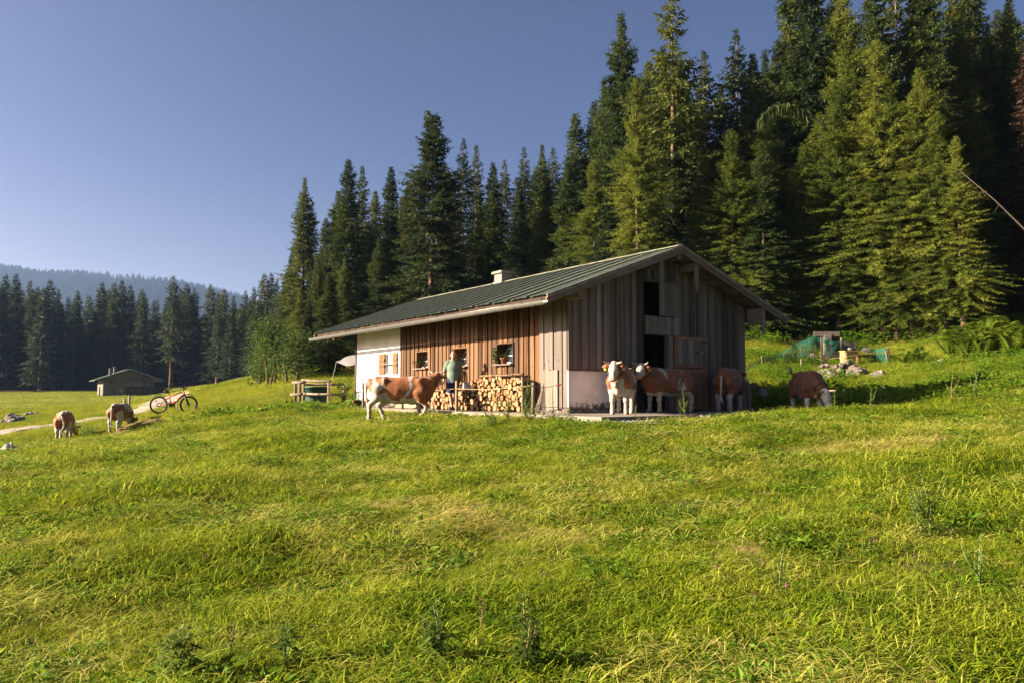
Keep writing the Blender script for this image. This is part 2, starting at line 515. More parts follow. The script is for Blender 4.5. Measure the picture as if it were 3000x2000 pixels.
def netmat(name, col, cover):
    m, n, l, out = newmat(name)
    d = n.new('ShaderNodeBsdfDiffuse'); d.inputs[0].default_value = (*col, 1)
    t = n.new('ShaderNodeBsdfTransparent')
    tc = n.new('ShaderNodeTexCoord')
    ns = noise_node(n, l, tc.outputs['Object'], 1.3, 3)
    mr = n.new('ShaderNodeMapRange'); mr.inputs['To Min'].default_value = cover*0.6; mr.inputs['To Max'].default_value = cover*1.4
    l.new(ns.outputs['Fac'], mr.inputs['Value'])
    mx = n.new('ShaderNodeMixShader')
    l.new(mr.outputs[0], mx.inputs[0]); l.new(t.outputs[0], mx.inputs[1]); l.new(d.outputs[0], mx.inputs[2])
    l.new(mx.outputs[0], out.inputs['Surface'])
    return m
M['net_green'] = netmat('net_green', (0.02,0.095,0.07), 0.42)

def barkmat(name, c1, c2):
    m, n, l, out = newmat(name)
    b = n.new('ShaderNodeBsdfPrincipled'); b.inputs['Roughness'].default_value = 0.95
    b.inputs['Specular IOR Level'].default_value = 0.1
    l.new(b.outputs[0], out.inputs['Surface'])
    tc = n.new('ShaderNodeTexCoord')
    v = mapped(n, l, tc.outputs['Object'], (9, 9, 2.2))
    t = noise_node(n, l, v, 1.0, 6, 0.7)
    rp = ramp(n, [(0.35, c1), (0.65, c2)])
    l.new(t.outputs['Fac'], rp.inputs['Fac']); l.new(rp.outputs[0], b.inputs['Base Color'])
    bp = n.new('ShaderNodeBump'); bp.inputs['Strength'].default_value = 0.9; bp.inputs['Distance'].default_value = 0.05
    l.new(t.outputs['Fac'], bp.inputs['Height']); l.new(bp.outputs[0], b.inputs['Normal'])
    return m
M['bark'] = barkmat('bark', (0.055,0.036,0.024), (0.20,0.13,0.085))
M['log_bark'] = barkmat('log_bark', (0.05,0.03,0.018), (0.22,0.14,0.08))

def logendmat():
    m, n, l, out = newmat('log_end')
    b = n.new('ShaderNodeBsdfPrincipled'); b.inputs['Roughness'].default_value = 0.9
    b.inputs['Specular IOR Level'].default_value = 0.15
    l.new(b.outputs[0], out.inputs['Surface'])
    tc = n.new('ShaderNodeTexCoord'); oi = n.new('ShaderNodeObjectInfo')
    sp = n.new('ShaderNodeSeparateXYZ'); l.new(tc.outputs['Object'], sp.inputs[0])
    cb = n.new('ShaderNodeCombineXYZ'); l.new(sp.outputs[0], cb.inputs[0]); l.new(sp.outputs[2], cb.inputs[2])
    ln = n.new('ShaderNodeVectorMath'); ln.operation = 'LENGTH'; l.new(cb.outputs[0], ln.inputs[0])
    ns = noise_node(n, l, tc.outputs['Object'], 3, 3)
    ad = n.new('ShaderNodeMath'); ad.operation = 'MULTIPLY_ADD'; ad.inputs[1].default_value = 0.35
    l.new(ns.outputs['Fac'], ad.inputs[0]); l.new(ln.outputs['Value'], ad.inputs[2])
    rp = ramp(n, [(0.12, (0.34,0.19,0.09)), (0.35, (0.62,0.45,0.27)), (0.9, (0.70,0.55,0.36)), (1.12, (0.40,0.24,0.12))])
    l.new(ad.outputs[0], rp.inputs['Fac'])
    r2 = ramp(n, [(0.0, (0.19,0.12,0.09)), (0.35, (0.46,0.40,0.37)), (0.7, (0.36,0.27,0.20)), (1.0, (0.28,0.18,0.11))])
    l.new(oi.outputs['Random'], r2.inputs['Fac'])
    c = mixc(n, l, 1.0, rp.outputs[0], r2.outputs[0], 'MULTIPLY')
    l.new(c, b.inputs['Base Color'])
    return m
M['log_end'] = logendmat()

def rockmat(name, c1, c2, moss):
    m, n, l, out = newmat(name)
    b = n.new('ShaderNodeBsdfPrincipled'); b.inputs['Roughness'].default_value = 0.95
    b.inputs['Specular IOR Level'].default_value = 0.15
    l.new(b.outputs[0], out.inputs['Surface'])
    geo = n.new('ShaderNodeNewGeometry')
    t = noise_node(n, l, geo.outputs['Position'], 3.5, 8, 0.7)
    rp = ramp(n, [(0.35, c1), (0.62, c2)])
    l.new(t.outputs['Fac'], rp.inputs['Fac'])
    t2 = noise_node(n, l, geo.outputs['Position'], 1.8, 5, 0.65)
    r2 = ramp(n, [(0.5, (0,0,0)), (0.6, (1,1,1))])
    l.new(t2.outputs['Fac'], r2.inputs['Fac'])
    c = mixc(n, l, r2.outputs[0], rp.outputs[0], moss)
    l.new(c, b.inputs['Base Color'])
    bp = n.new('ShaderNodeBump'); bp.inputs['Strength'].default_value = 1.0; bp.inputs['Distance'].default_value = 0.06
    l.new(t.outputs['Fac'], bp.inputs['Height']); l.new(bp.outputs[0], b.inputs['Normal'])
    return m
M['limestone'] = rockmat('limestone', (0.06912,0.0576,0.05069), (0.1901,0.1613,0.144), (0.07488,0.04896,0.01728))
M['grey_rock'] = rockmat('grey_rock', (0.10,0.09,0.085), (0.30,0.27,0.25), (0.10,0.07,0.025))
M['white_rock'] = rockmat('white_rock', (0.21,0.198,0.18), (0.372,0.354,0.324), (0.12,0.108,0.072))

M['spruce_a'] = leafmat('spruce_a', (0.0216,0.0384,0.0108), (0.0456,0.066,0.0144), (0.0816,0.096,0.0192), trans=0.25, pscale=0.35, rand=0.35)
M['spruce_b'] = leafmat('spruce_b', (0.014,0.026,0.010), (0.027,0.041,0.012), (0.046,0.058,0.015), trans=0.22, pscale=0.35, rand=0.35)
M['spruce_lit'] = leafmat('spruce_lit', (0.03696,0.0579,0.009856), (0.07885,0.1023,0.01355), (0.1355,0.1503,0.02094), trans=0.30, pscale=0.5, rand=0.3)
M['spruce_dead'] = leafmat('spruce_dead', (0.03,0.018,0.010), (0.055,0.032,0.018), (0.085,0.05,0.028), trans=0.15, pscale=0.6)
M['spruce_far'] = leafmat('spruce_far', (0.018,0.034,0.018), (0.034,0.050,0.022), (0.055,0.068,0.028), trans=0.2, pscale=0.06, rand=0.4)
M['maple_leaf'] = leafmat('maple_leaf', (0.02625,0.0525,0.009), (0.045,0.07875,0.0135), (0.0675,0.105,0.0195), trans=0.35, pscale=1.2)
M['fern_leaf'] = leafmat('fern_leaf', (0.051,0.085,0.0068), (0.085,0.1232,0.0102), (0.1275,0.1573,0.0153), trans=0.4, pscale=2)
M['herb_leaf'] = leafmat('herb_leaf', (0.04275,0.095,0.006), (0.08075,0.15,0.01), (0.133,0.205,0.017), trans=0.42, pscale=2.5)
M['thistle_leaf'] = leafmat('thistle_leaf', (0.045,0.08,0.012), (0.085,0.13,0.018), (0.135,0.175,0.028), trans=0.4, pscale=3)
M['stem_brown'] = plain('stem_brown', (0.20,0.13,0.06), (0.13,0.085,0.04), 20, 0.8)
M['stem_green'] = plain('stem_green', (0.10,0.13,0.04), (0.07,0.1,0.03), 20, 0.8)
M['grass_short'] = leafmat('grass_short', (0.05671,0.1068,0.00388), (0.1324,0.1883,0.00679), (0.222,0.2595,0.01358), trans=0.42, pscale=1.1, rand=0.5, rough=0.8)
M['grass_long'] = leafmat('grass_long', (0.1133,0.1605,0.0088), (0.2164,0.2515,0.0198), (0.34,0.3424,0.0495), trans=0.42, pscale=0.9, rand=0.5, rough=0.75)
M['grass_hay'] = leafmat('grass_hay', (0.216,0.2214,0.027), (0.3888,0.3672,0.0702), (0.54,0.486,0.135), trans=0.35, pscale=1.2, rand=0.6, rough=0.75)
M['grass_far'] = leafmat('grass_far', (0.0915,0.1376,0.007), (0.1686,0.1987,0.014), (0.2504,0.2497,0.03), trans=0.42, pscale=0.15, rand=0.35, rough=0.8)

def groundmat():
    m, n, l, out = newmat('meadow_soil')
    b = n.new('ShaderNodeBsdfPrincipled'); b.inputs['Roughness'].default_value = 1.0
    b.inputs['Specular IOR Level'].default_value = 0.05
    l.new(b.outputs[0], out.inputs['Surface'])
    geo = n.new('ShaderNodeNewGeometry')
    big = noise_node(n, l, geo.outputs['Position'], 0.06, 5, 0.6)
    rp = ramp(n, [(0.32, (0.095,0.13,0.016)), (0.5, (0.155,0.18,0.024)), (0.66, (0.235,0.22,0.045))])
    l.new(big.outputs['Fac'], rp.inputs['Fac'])
    sm = noise_node(n, l, geo.outputs['Position'], 1.4, 6, 0.7)
    r2 = ramp(n, [(0.35, (0.45,0.5,0.4)), (0.65, (1.25,1.2,1.15))])
    l.new(sm.outputs['Fac'], r2.inputs['Fac'])
    c = mixc(n, l, 1.0, rp.outputs[0], r2.outputs[0], 'MULTIPLY')
    # bare earth and forest litter painted by a mask that belongs to the ground itself
    at = n.new('ShaderNodeAttribute'); at.attribute_name = 'litter'
    fn = noise_node(n, l, geo.outputs['Position'], 5, 5)
    r3 = ramp(n, [(0.3, (0.035,0.022,0.013)), (0.7, (0.11,0.065,0.035))])
    l.new(fn.outputs['Fac'], r3.inputs['Fac'])
    c2 = mixc(n, l, at.outputs['Fac'], c, r3.outputs[0])
    at2 = n.new('ShaderNodeAttribute'); at2.attribute_name = 'straw'
    r4 = ramp(n, [(0.3, (0.10,0.075,0.025)), (0.7, (0.22,0.165,0.06))])
    l.new(fn.outputs['Fac'], r4.inputs['Fac'])
    c3 = mixc(n, l, at2.outputs['Fac'], c2, r4.outputs[0])
    at3 = n.new('ShaderNodeAttribute'); at3.attribute_name = 'soil'
    r5 = ramp(n, [(0.3, (0.022,0.020,0.008)), (0.7, (0.07,0.062,0.022))])
    l.new(fn.outputs['Fac'], r5.inputs['Fac'])
    c4 = mixc(n, l, at3.outputs['Fac'], c3, r5.outputs[0])
    l.new(c4, b.inputs['Base Color'])
    bp = n.new('ShaderNodeBump'); bp.inputs['Strength'].default_value = 1.0; bp.inputs['Distance'].default_value = 0.12
    l.new(sm.outputs['Fac'], bp.inputs['Height']); l.new(bp.outputs[0], b.inputs['Normal'])
    return m
M['ground'] = groundmat()
M['gravel'] = plain('gravel', (0.30,0.245,0.195), (0.18,0.145,0.11), 2.5, 1.0, bump=0.6)
M['mossy'] = rockmat('mossy', (0.07,0.045,0.02), (0.17,0.11,0.05), (0.09,0.10,0.02))
M['hill'] = plain('hill', (0.022,0.03,0.018), (0.014,0.02,0.012), 0.01, 1.0)
M['hill_spruce'] = leafmat('hill_spruce', (0.008,0.014,0.009), (0.014,0.022,0.012), (0.022,0.03,0.014), trans=0.1, pscale=0.02)
M['dead_bark'] = plain('dead_bark', (0.0425,0.031,0.0225), (0.025,0.018,0.013), 9, 0.95)

# ------------------------------------------------------------------ the barn's frame of reference
BO = Vector((1.405, 19.2, 0.0))
BANG = math.atan2(0.583, 0.813)
BA = Vector((math.cos(BANG), math.sin(BANG), 0))
BB = Vector((-math.sin(BANG), math.cos(BANG), 0))
BW, BL = 7.2, 13.2
def W(a, b, z=0): return BO + BA*a + BB*b + Vector((0, 0, z))
def to_ab(x, y):
    return ((x-BO.x)*BA.x + (y-BO.y)*BA.y, (x-BO.x)*BB.x + (y-BO.y)*BB.y)
def hit(u, v, n, o):
    r = ray(u, v); c = Vector((0, 0, CAM_Z))
    return c + r*((o-c).dot(n)/r.dot(n))
def side(u, v, a=0.0):
    p = hit(u, v, BA, W(a, 0)); q = to_ab(p.x, p.y); return q[1], p.z
def gable(u, v, b=0.0):
    p = hit(u, v, BB, W(0, b)); q = to_ab(p.x, p.y); return q[0], p.z

# ------------------------------------------------------------------ terrain
CTRL = [  # photograph u, v and the distance the spot stands at
 (-200,2000,4.4),(800,2000,4.1),(1500,2000,4.0),(2200,2000,4.0),(3200,2000,4.2),
 (-200,1600,7.8),(700,1600,7.6),(1500,1600,7.2),(2200,1600,7.0),(3200,1600,6.8),
 (-200,1400,13.5),(200,1400,13.5),(900,1380,13.2),(1500,1380,12.3),(2200,1370,11.6),(2700,1370,11.0),(3200,1360,10.8),
 (40,1325,21),(300,1318,20.5),(600,1285,20.5),(900,1262,20),(1200,1233,21.5),(1350,1262,17.5),(1500,1262,16.8),
 (2000,1240,16.5),(2300,1222,17.2),(2395,1208,20.8),(2600,1215,17.5),(2800,1205,17.5),(3050,1190,17.5),
 (-100,1300,29),(190,1284,31),(345,1262,31),(400,1262,28),(515,1214,31),(700,1205,30),(865,1188,30.5),(1000,1184,31.5),
 (-100,1285,38),(0,1267,37),(160,1245,42),(330,1223,47),(500,1190,50),(700,1160,46),(780,1125,50),(870,1093,50),(960,1080,52),(640,1132,62),
 (60,1225,55),(110,1215,62),(-150,1205,72),(250,1190,75),(500,1168,85),(660,1120,92),
 (100,1175,100),(300,1158,128),(400,1157,132),(545,1156,112),(580,1138,118),
 (50,1140,165),(400,1140,165),(700,1115,150),(-300,1145,160),
 (100,1110,250),(500,1105,250),(900,1060,140),(900,1000,250),
 (2250,1185,26),(2260,1090,33),(2250,1005,42),(2450,1085,35),(2550,1062,37),(2400,1068,38),(2650,1010,42),(2700,1150,25),(2700,1060,33),(2700,1005,41),
 (2950,1130,22),(2950,1060,29),(2950,1010,35),(3200,1150,20),(3250,1020,32),
 (2300,930,60),(2700,880,60),(3200,860,60),(2300,850,100),(2800,780,100),(3300,760,100),(2600,500,250),(3200,450,250),(1700,850,250),(1300,950,250),
 (1300,1085,60),(1600,1070,60),(1900,1040,55),(1200,1040,90),(1600,1000,90),(2000,940,90)]
_cp = [P(*c) for c in CTRL]
def _warp(x, y):
    r = np.sqrt(x*x+y*y)+1e-6
    az = np.arctan2(x, y)
    return np.clip(az, -0.85, 0.85)*3.2, np.log(np.clip(r, 3.4, 260.0))*1.5
_px = np.array([p.x for p in _cp]); _py = np.array([p.y for p in _cp]); _pz = np.array([p.z for p in _cp])
_wx, _wy = _warp(_px, _py)
# heights are interpolated relative to distance so near and far relief keep their own scale
_pr = np.sqrt(_px**2+_py**2)
_val = (_pz - CAM_Z)/_pr
def _phi(r2): return 0.5*r2*np.log(r2+1e-9)
_N = len(_px)
_A = np.zeros((_N+3, _N+3))
_A[:_N,:_N] = _phi((_wx[:,None]-_wx[None])**2 + (_wy[:,None]-_wy[None])**2) + np.eye(_N)*0.004
_A[:_N,_N] = 1; _A[:_N,_N+1] = _wx; _A[:_N,_N+2] = _wy
_A[_N,:_N] = 1; _A[_N+1,:_N] = _wx; _A[_N+2,:_N] = _wy
_sol = np.linalg.solve(_A, np.concatenate([_val, np.zeros(3)]))
def smooth_ground(x, y):
    x = np.asarray(x, float); y = np.asarray(y, float)
    sh = x.shape
    x = x.ravel(); y = y.ravel()
    a, b = _warp(x, y)
    out = np.empty(len(x))
    for i in range(0, len(x), 20000):
        s = slice(i, i+20000)
        ph = _phi((a[s,None]-_wx[None])**2 + (b[s,None]-_wy[None])**2)
        out[s] = ph@_sol[:_N] + _sol[_N] + _sol[_N+1]*a[s] + _sol[_N+2]*b[s]
    r = np.sqrt(x*x+y*y)
    z = CAM_Z + out*np.clip(r, 3.4, 260)
    z = np.clip(z, -3, 90)
    az = np.abs(np.arctan2(x, y))
    z = z*(1-sstep(1.0, 1.6, az)) + np.clip(z, -1.6, 3)*0 - 1.2*sstep(1.0, 1.6, az)
    z = z + sstep(250, 900, r)*(4.0-z)*1.0
    return z.reshape(sh)
PAD = (-1.25, 8.3, -3.0, 14.2)          # the barn's concrete apron in barn coordinates
def pad_dist(x, y):
    a = (x-BO.x)*BA.x + (y-BO.y)*BA.y; b = (x-BO.x)*BB.x + (y-BO.y)*BB.y
    dx = np.maximum(np.maximum(PAD[0]-a, a-PAD[1]), 0); dy = np.maximum(np.maximum(PAD[2]-b, b-PAD[3]), 0)
    return np.sqrt(dx*dx+dy*dy)
def ground(x, y):
    x = np.asarray(x, float); y = np.asarray(y, float)
    z = smooth_ground(x, y)
    r = np.sqrt(x*x+y*y)
    amp = np.clip(r/14, 0.6, 1.15)
    z = z + (fbm(x/2.6, y/2.6, 3)-0.5)*0.30*amp*(1+0.6*(1-sstep(8, 16, r)))*(1-sstep(150, 260, r)) + (fbm(x/0.9, y/0.9, 9)-0.5)*0.14
    d = pad_dist(x, y)
    k = 1-sstep(0.0, 1.6, d)
    return z*(1-k) + (-0.10)*k
def g(x, y): return float(ground(np.array([x]), np.array([y]))[0])
def on_ground(u, v, d):
    """the ground point seen at column u at distance d"""
    p = P(u, v, d); return Vector((p.x, p.y, g(p.x, p.y)))

PATHPTS = [P(*c) for c in ((-260,1300,31),(-100,1285,35),(0,1266,37),(160,1245,42),(330,1223,47),(470,1197,56),(520,1175,75),(550,1160,100),(562,1150,112),(580,1140,118),(625,1128,112),(665,1119,100),(720,1108,88),(790,1098,84))]
def path_dist(x, y):
    d = np.full(np.shape(x), 1e9)
    for p, q in zip(PATHPTS[:-1], PATHPTS[1:]):
        ax, ay, bx, by = p.x, p.y, q.x, q.y
        t = np.clip(((x-ax)*(bx-ax)+(y-ay)*(by-ay))/((bx-ax)**2+(by-ay)**2), 0, 1)
        d = np.minimum(d, np.hypot(x-ax-t*(bx-ax), y-ay-t*(by-ay)))
    return d
# where the forest floor begins: to the east of the meadow and beyond the hut
def forest_mask(x, y):
    u = x/np.maximum(y, 1)*F_PX + CX
    edge = np.interp(u, [-900,0,300,600,720,880,1000,1300,1700,2200,2600,3000,3600], [150,150,166,162,95,58,50,50,46,43.5,44,40,33])
    wob = (fbm(x/4, y/4, 21)-0.5)*5
    return sstep(-1.5, 1.5, y-edge+wob)

def polar(az0, az1, naz, r0, r1, nr):
    az = np.linspace(az0, az1, naz); rr = np.geomspace(r0, r1, nr)
    A, Rr = np.meshgrid(az, rr)
    x = (Rr*np.sin(A)).ravel(); y = (Rr*np.cos(A)).ravel()
    i = np.arange(naz-1)[None] + naz*np.arange(nr-1)[:,None]
    q = np.stack([i, i+1, i+1+naz, i+naz], -1).reshape(-1, 4)
    return x, y, q[:, ::-1]
def add_attr(me, name, val):
    a = me.attributes.new(name, 'FLOAT', 'POINT'); a.data.foreach_set('value', np.asarray(val, dtype=np.float32))
STRAW = [(1350,1535,.55),(1500,1590,.35),(1160,1480,.45),(2080,1620,.35),(2540,1330,.8),(1690,1590,.4),(2650,1310,.7),(1330,1500,.4),(2600,1320,.6)]
def straw_mask(x, y):
    m = np.zeros(np.shape(x))
    for u, v, s in STRAW:
        r = ray(u, v)
        d = 4.0
        for _ in range(60):                       # march to the ground
            p = P(u, v, d)
            if p.z < g(p.x, p.y): break
            d *= 1.025
        m = np.maximum(m, np.exp(-(((x-p.x)/(s*1.6))**2 + ((y-p.y)/s)**2)))
    n = fbm(x/0.45, y/0.45, 41)
    return sstep(0.35, 0.75, m*(0.55+n))
# full circle of ground out to the horizon, finer in front of the camera
x1, y1, q1 = polar(-0.86, 0.86, 300, 2.0, 300, 230)
def strips():
    xs = [x1]; ys = [y1]; qs = [q1]
    x2, y2, q2 = polar(0.86, 2*math.pi-0.86, 70, 2.0, 300, 60)
    xs.append(x2); ys.append(y2); qs.append(q2+len(x1))
    x3, y3, q3 = polar(0, 2*math.pi, 140, 299.5, 3300, 32)
    xs.append(x3); ys.append(y3); qs.append(q3+len(x1)+len(x2))
    n = len(x1)+len(x2)+len(x3)
    xs.append(np.array([0.0])); ys.append(np.array([0.0]))
    # inner cap
    t = np.linspace(0, 2*math.pi, 25)
    xs.append(2.2*np.sin(t)); ys.append(2.2*np.cos(t))
    tr = np.stack([np.full(24, n), n+2+np.arange(24), n+1+np.arange(24)], -1)
    return np.concatenate(xs), np.concatenate(ys), np.concatenate(qs), tr
gx, gy, gq, gt = strips()
gz = ground(gx, gy)
me = np_mesh('ground', np.stack([gx, gy, gz], -1), gq, gt, smooth=True)
pdn = pad_dist(gx, gy)+(fbm(gx/.7, gy/.7, 81)-.5)*1.2
add_attr(me, 'litter', np.maximum(forest_mask(gx, gy), .9*(1-sstep(.2, 1.0, pdn))))
add_attr(me, 'soil', .8*(1-sstep(14, 34, np.hypot(gx, gy)))*(1-straw_mask(gx, gy)))
add_attr(me, 'straw', straw_mask(gx, gy))
tag(link('ground', me, mats=M['ground']), kind='structure')

# gravel farm track: a sheet a little above the meadow, its edges ragged
def make_path():
    fine = []
    for i in range(len(PATHPTS)-1):
        p0 = PATHPTS[max(i-1,0)]; p1 = PATHPTS[i]; p2 = PATHPTS[i+1]; p3 = PATHPTS[min(i+2,len(PATHPTS)-1)]
        for k in range(16):
            t = k/16
            fine.append(0.5*((2*p1)+(p2-p0)*t+(2*p0-5*p1+4*p2-p3)*t*t+(3*p1-p0-3*p2+p3)*t**3))
    vs = []; qs = []
    n = 7
    for i, p in enumerate(fine):
        d = fine[min(i+1,len(fine)-1)]-fine[max(i-1,0)]; s = Vector((d.y, -d.x, 0)).normalized()
        hw = 1.5 + 0.25*math.sin(i*0.7) + random.uniform(-0.12, 0.12) + (0.5 if p.y > 90 else 0)
        for k in range(n):
            q = p + s*(hw*(k/(n-1)*2-1)); vs.append((q.x, q.y, g(q.x, q.y)+0.05-0.04*abs(k/(n-1)*2-1)))
    for i in range(len(fine)-1):
        for k in range(n-1): qs.append((i*n+k, i*n+k+1, (i+1)*n+k+1, (i+1)*n+k))
    return np_mesh('path', vs, qs, smooth=True)
random.seed(5)
tag(link('path', make_path(), mats=M['gravel']), kind='structure')

# concrete apron round the barn, two slabs
mb = MB()
mb.box((PAD[0], PAD[2]+0.35, -0.55), (1.9, PAD[3], 0.0)); mb.box((1.906, PAD[2], -0.55), (PAD[1], PAD[3], -0.012))
for i in range(len(mb.v)):
    mb.v[i] = tuple(W(*mb.v[i]))
tag(mb.build('concrete_apron', M['concrete']), kind='structure')
# ------------------------------------------------------------------ the barn
M['chimney_plaster'] = plain('chimney_plaster', (0.20,0.185,0.16), (0.12,0.11,0.095), 5, 0.95, bump=.3)
M['awning_cloth'] = plain('awning_cloth', (0.16,0.15,0.158), (0.13,0.122,0.13), 3, 0.9)
random.seed(11)
ZR, SL = 4.60, 0.36
B_FRONT, B_BACK, OV = -0.70, 14.4, 1.20
def roof_z(a): return ZR - SL*abs(a-BW/2)
def under(a): return roof_z(a) - 0.15
barn = empty('barn', BO, BANG, 'weathered wooden alpine barn with a green sheet metal roof and white plastered end', 'barn')
SA = 0.12                                             # plane of the brown side wall behind the corner casing
# openings, read off the photograph
def rect_side(u0, u1, vt, vb, a=SA):
    b1, _ = side(u0, (vt+vb)/2, a); b0, _ = side(u1, (vt+vb)/2, a); um = (u0+u1)/2
    return b0, b1, side(um, vb, a)[1], side(um, vt, a)[1]
def rect_gable(u0, u1, vt, vb, b=0.0):
    a0, _ = gable(u0, (vt+vb)/2, b); a1, _ = gable(u1, (vt+vb)/2, b); um = (u0+u1)/2
    return a0, a1, gable(um, vb, b)[1], gable(um, vt, b)[1]
WINS = [rect_side(1223, 1257, 1028, 1078), rect_side(1333, 1373, 1018, 1073), rect_side(1458, 1507, 1005, 1066)]
WHITE_WIN = rect_side(1130, 1153, 1034, 1094, 0.1)
HATCH = rect_gable(1886, 1977, 829, 929)
DOOR = rect_gable(1886, 1956, 982, 1204); DOOR = (DOOR[0], DOOR[1], 0.02, DOOR[3])
B_MID, B_WHITE = 1.08, 9.35

def columns(mb, lo, hi, zlo, ztop, holes, place):
    """wall of boxes round rectangular openings; place(s, z, k) -> local point, k = 0 outer face / 1 inner face"""
    cuts = sorted({lo, hi} | {c for h in holes for c in h[:2] if lo < c < hi})
    for s0, s1 in zip(cuts[:-1], cuts[1:]):
        segs = [(zlo, None)]
        hs = sorted([h for h in holes if h[0] < (s0+s1)/2 < h[1]], key=lambda h: h[2])
        out = []; z = zlo
        for h in hs: out.append((z, h[2])); z = h[3]
        out.append((z, None))
        for z0, z1 in out:
            t0 = ztop(s0) if z1 is None else z1; t1 = ztop(s1) if z1 is None else z1
            if t0-z0 < 0.02: continue
            mb.hexa([place(s0,z0,0), place(s1,z0,0), place(s1,z0,1), place(s0,z0,1), place(s0,t0,0), place(s1,t1,0), place(s1,t1,1), place(s0,t0,1)])

def boards(parent, lo, hi, zlo, ztop, holes, place, mat, wmin=0.115, wmax=0.175, depth=0.028, ragged=0.03):
    """vertical planks, each an object; alternate ones stand proud"""
    s, i = lo, 0
    while s < hi-0.02:
        w = random.uniform(wmin, wmax) if i % 2 == 0 else random.uniform(wmin*0.8, wmax*0.85)
        e = min(hi, s+w)
        if hi-e < 0.06: e = hi
        out0 = depth if i % 2 else 0.0
        segs = []
        ov = [h for h in holes if h[0] < e-0.012 and h[1] > s+0.012]
        z = zlo
        for h in sorted(ov, key=lambda h: h[2]):
            segs.append((z, h[2], s, e)); z = h[3]
        segs.append((z, None, s, e))
        for z0, z1, s0, e0 in segs:
            t0 = ztop(s0) if z1 is None else z1; t1 = ztop(e0) if z1 is None else z1
            if min(t0, t1)-z0 < 0.05: continue
            zb = z0 + (random.uniform(-ragged, ragged) if z0 == zlo else 0)
            o0, o1 = out0+0.002, out0+depth+random.uniform(-0.004, 0.006)
            x0 = s0 - (0.014 if i % 2 else -0.003); x1 = e0 + (0.014 if i % 2 else -0.003)
            org = place((x0+x1)/2, zb, -o0)
            m = MB()
            pts = [place(x0,zb,-o1), place(x1,zb,-o1), place(x1,zb,-o0), place(x0,zb,-o0), place(x0,t0,-o1), place(x1,t1,-o1), place(x1,t1,-o0), place(x0,t0,-o0)]
            m.hexa([Vector(p)-Vector(org) for p in pts])
            o = m.build('plank', mat, parent); o.location = org
        s = e; i += 1

# --- long side wall
def pl_side(b, z, k): return (SA+0.10*k if k >= 0 else SA+k, b, z)
def pl_corner(b, z, k): return (0.03+0.2*k if k >= 0 else 0.03+k, b, z)
holes_side = WINS
mb = MB(); columns(mb, B_MID+0.01, B_WHITE, -0.1, lambda s: under(SA+0.05)-0.02, holes_side, pl_side)
wall_side = mb.build('side_wall', M['dark_wood'], barn)
boards(wall_side, B_MID+0.02, B_WHITE-0.01, 0.05, lambda s: under(SA)-0.03, holes_side, pl_side, M['side_wood'])
mb = MB(); mb.box((0.032, 0.14, -0.1), (0.25, B_MID, under(0.1)-0.02))
wall_corner = mb.build('corner_casing', M['dark_wood'], barn)
boards(wall_corner, 0.0, B_MID+0.03, 0.12, lambda s: under(0.0)-0.02, [], pl_corner, M['grey_wood'], 0.17, 0.24)
# bleached repair boards near the corner, nailed over the old ones
for k, (b0, b1, z1) in enumerate(((0.30, 0.47, 1.12), (0.478, 0.63, 1.10), (0.638, 0.80, 1.13), (0.808, 0.98, 1.12))):
    m = MB().box((-0.075, b0, 0.10-0.02*k), (-0.045, b1, z1)); m.build('plank', M['bleached_wood'], wall_corner)
# rubble footing under the corner
for k in range(16):
    b = -0.05 + k*0.075
    m = MB().ball((-0.03+random.uniform(-.03,.02), b, 0.03), 0.055+random.random()*0.03, n=7, sc=(1, 1.1, 0.8))
    m.build('stone', M['limestone'], wall_corner)

mb = MB(); mb.box((BW-0.14, 0.14, -0.1), (BW, BL, under(BW)-0.02)); wall_rear = mb.build('rear_wall', M['dark_wood'], barn)
# --- plastered end
mb = MB(); 
def pl_white(b, z, k): return (0.10+0.25*k, b, z)
columns(mb, B_WHITE+0.003, BL, -0.3, lambda s: under(0.2)-0.02, [WHITE_WIN], pl_white)
mb.hexa([(0.352,BL-.25,-.3),(BW-.15,BL-.25,-.3),(BW-.15,BL,-.3),(0.352,BL,-.3),(0.352,BL-.25,under(0)-.05),(BW-.15,BL-.25,under(0)-.05),(BW-.15,BL,under(0)-.05),(0.352,BL,under(0)-.05)])
mb.prism([(0.4,BL-.15,under(0)-.045),(BW-.2,BL-.15,under(0)-.045),(BW/2,BL-.15,ZR-.2)], (0,.1,0))
wall_white = mb.build('plaster_wall', M['splashed_plaster'], barn)
m = MB().box((0.07, B_WHITE-0.03, 0.0), (0.098, B_WHITE+0.04, under(0.1)-0.03)); m.build('corner_strip', M['side_wood'], barn)
m = MB().box((0.05, BL-0.02, -0.1), (0.3, BL+0.05, under(0.1)-0.03)); m.build('corner_strip', M['dark_wood'], barn)

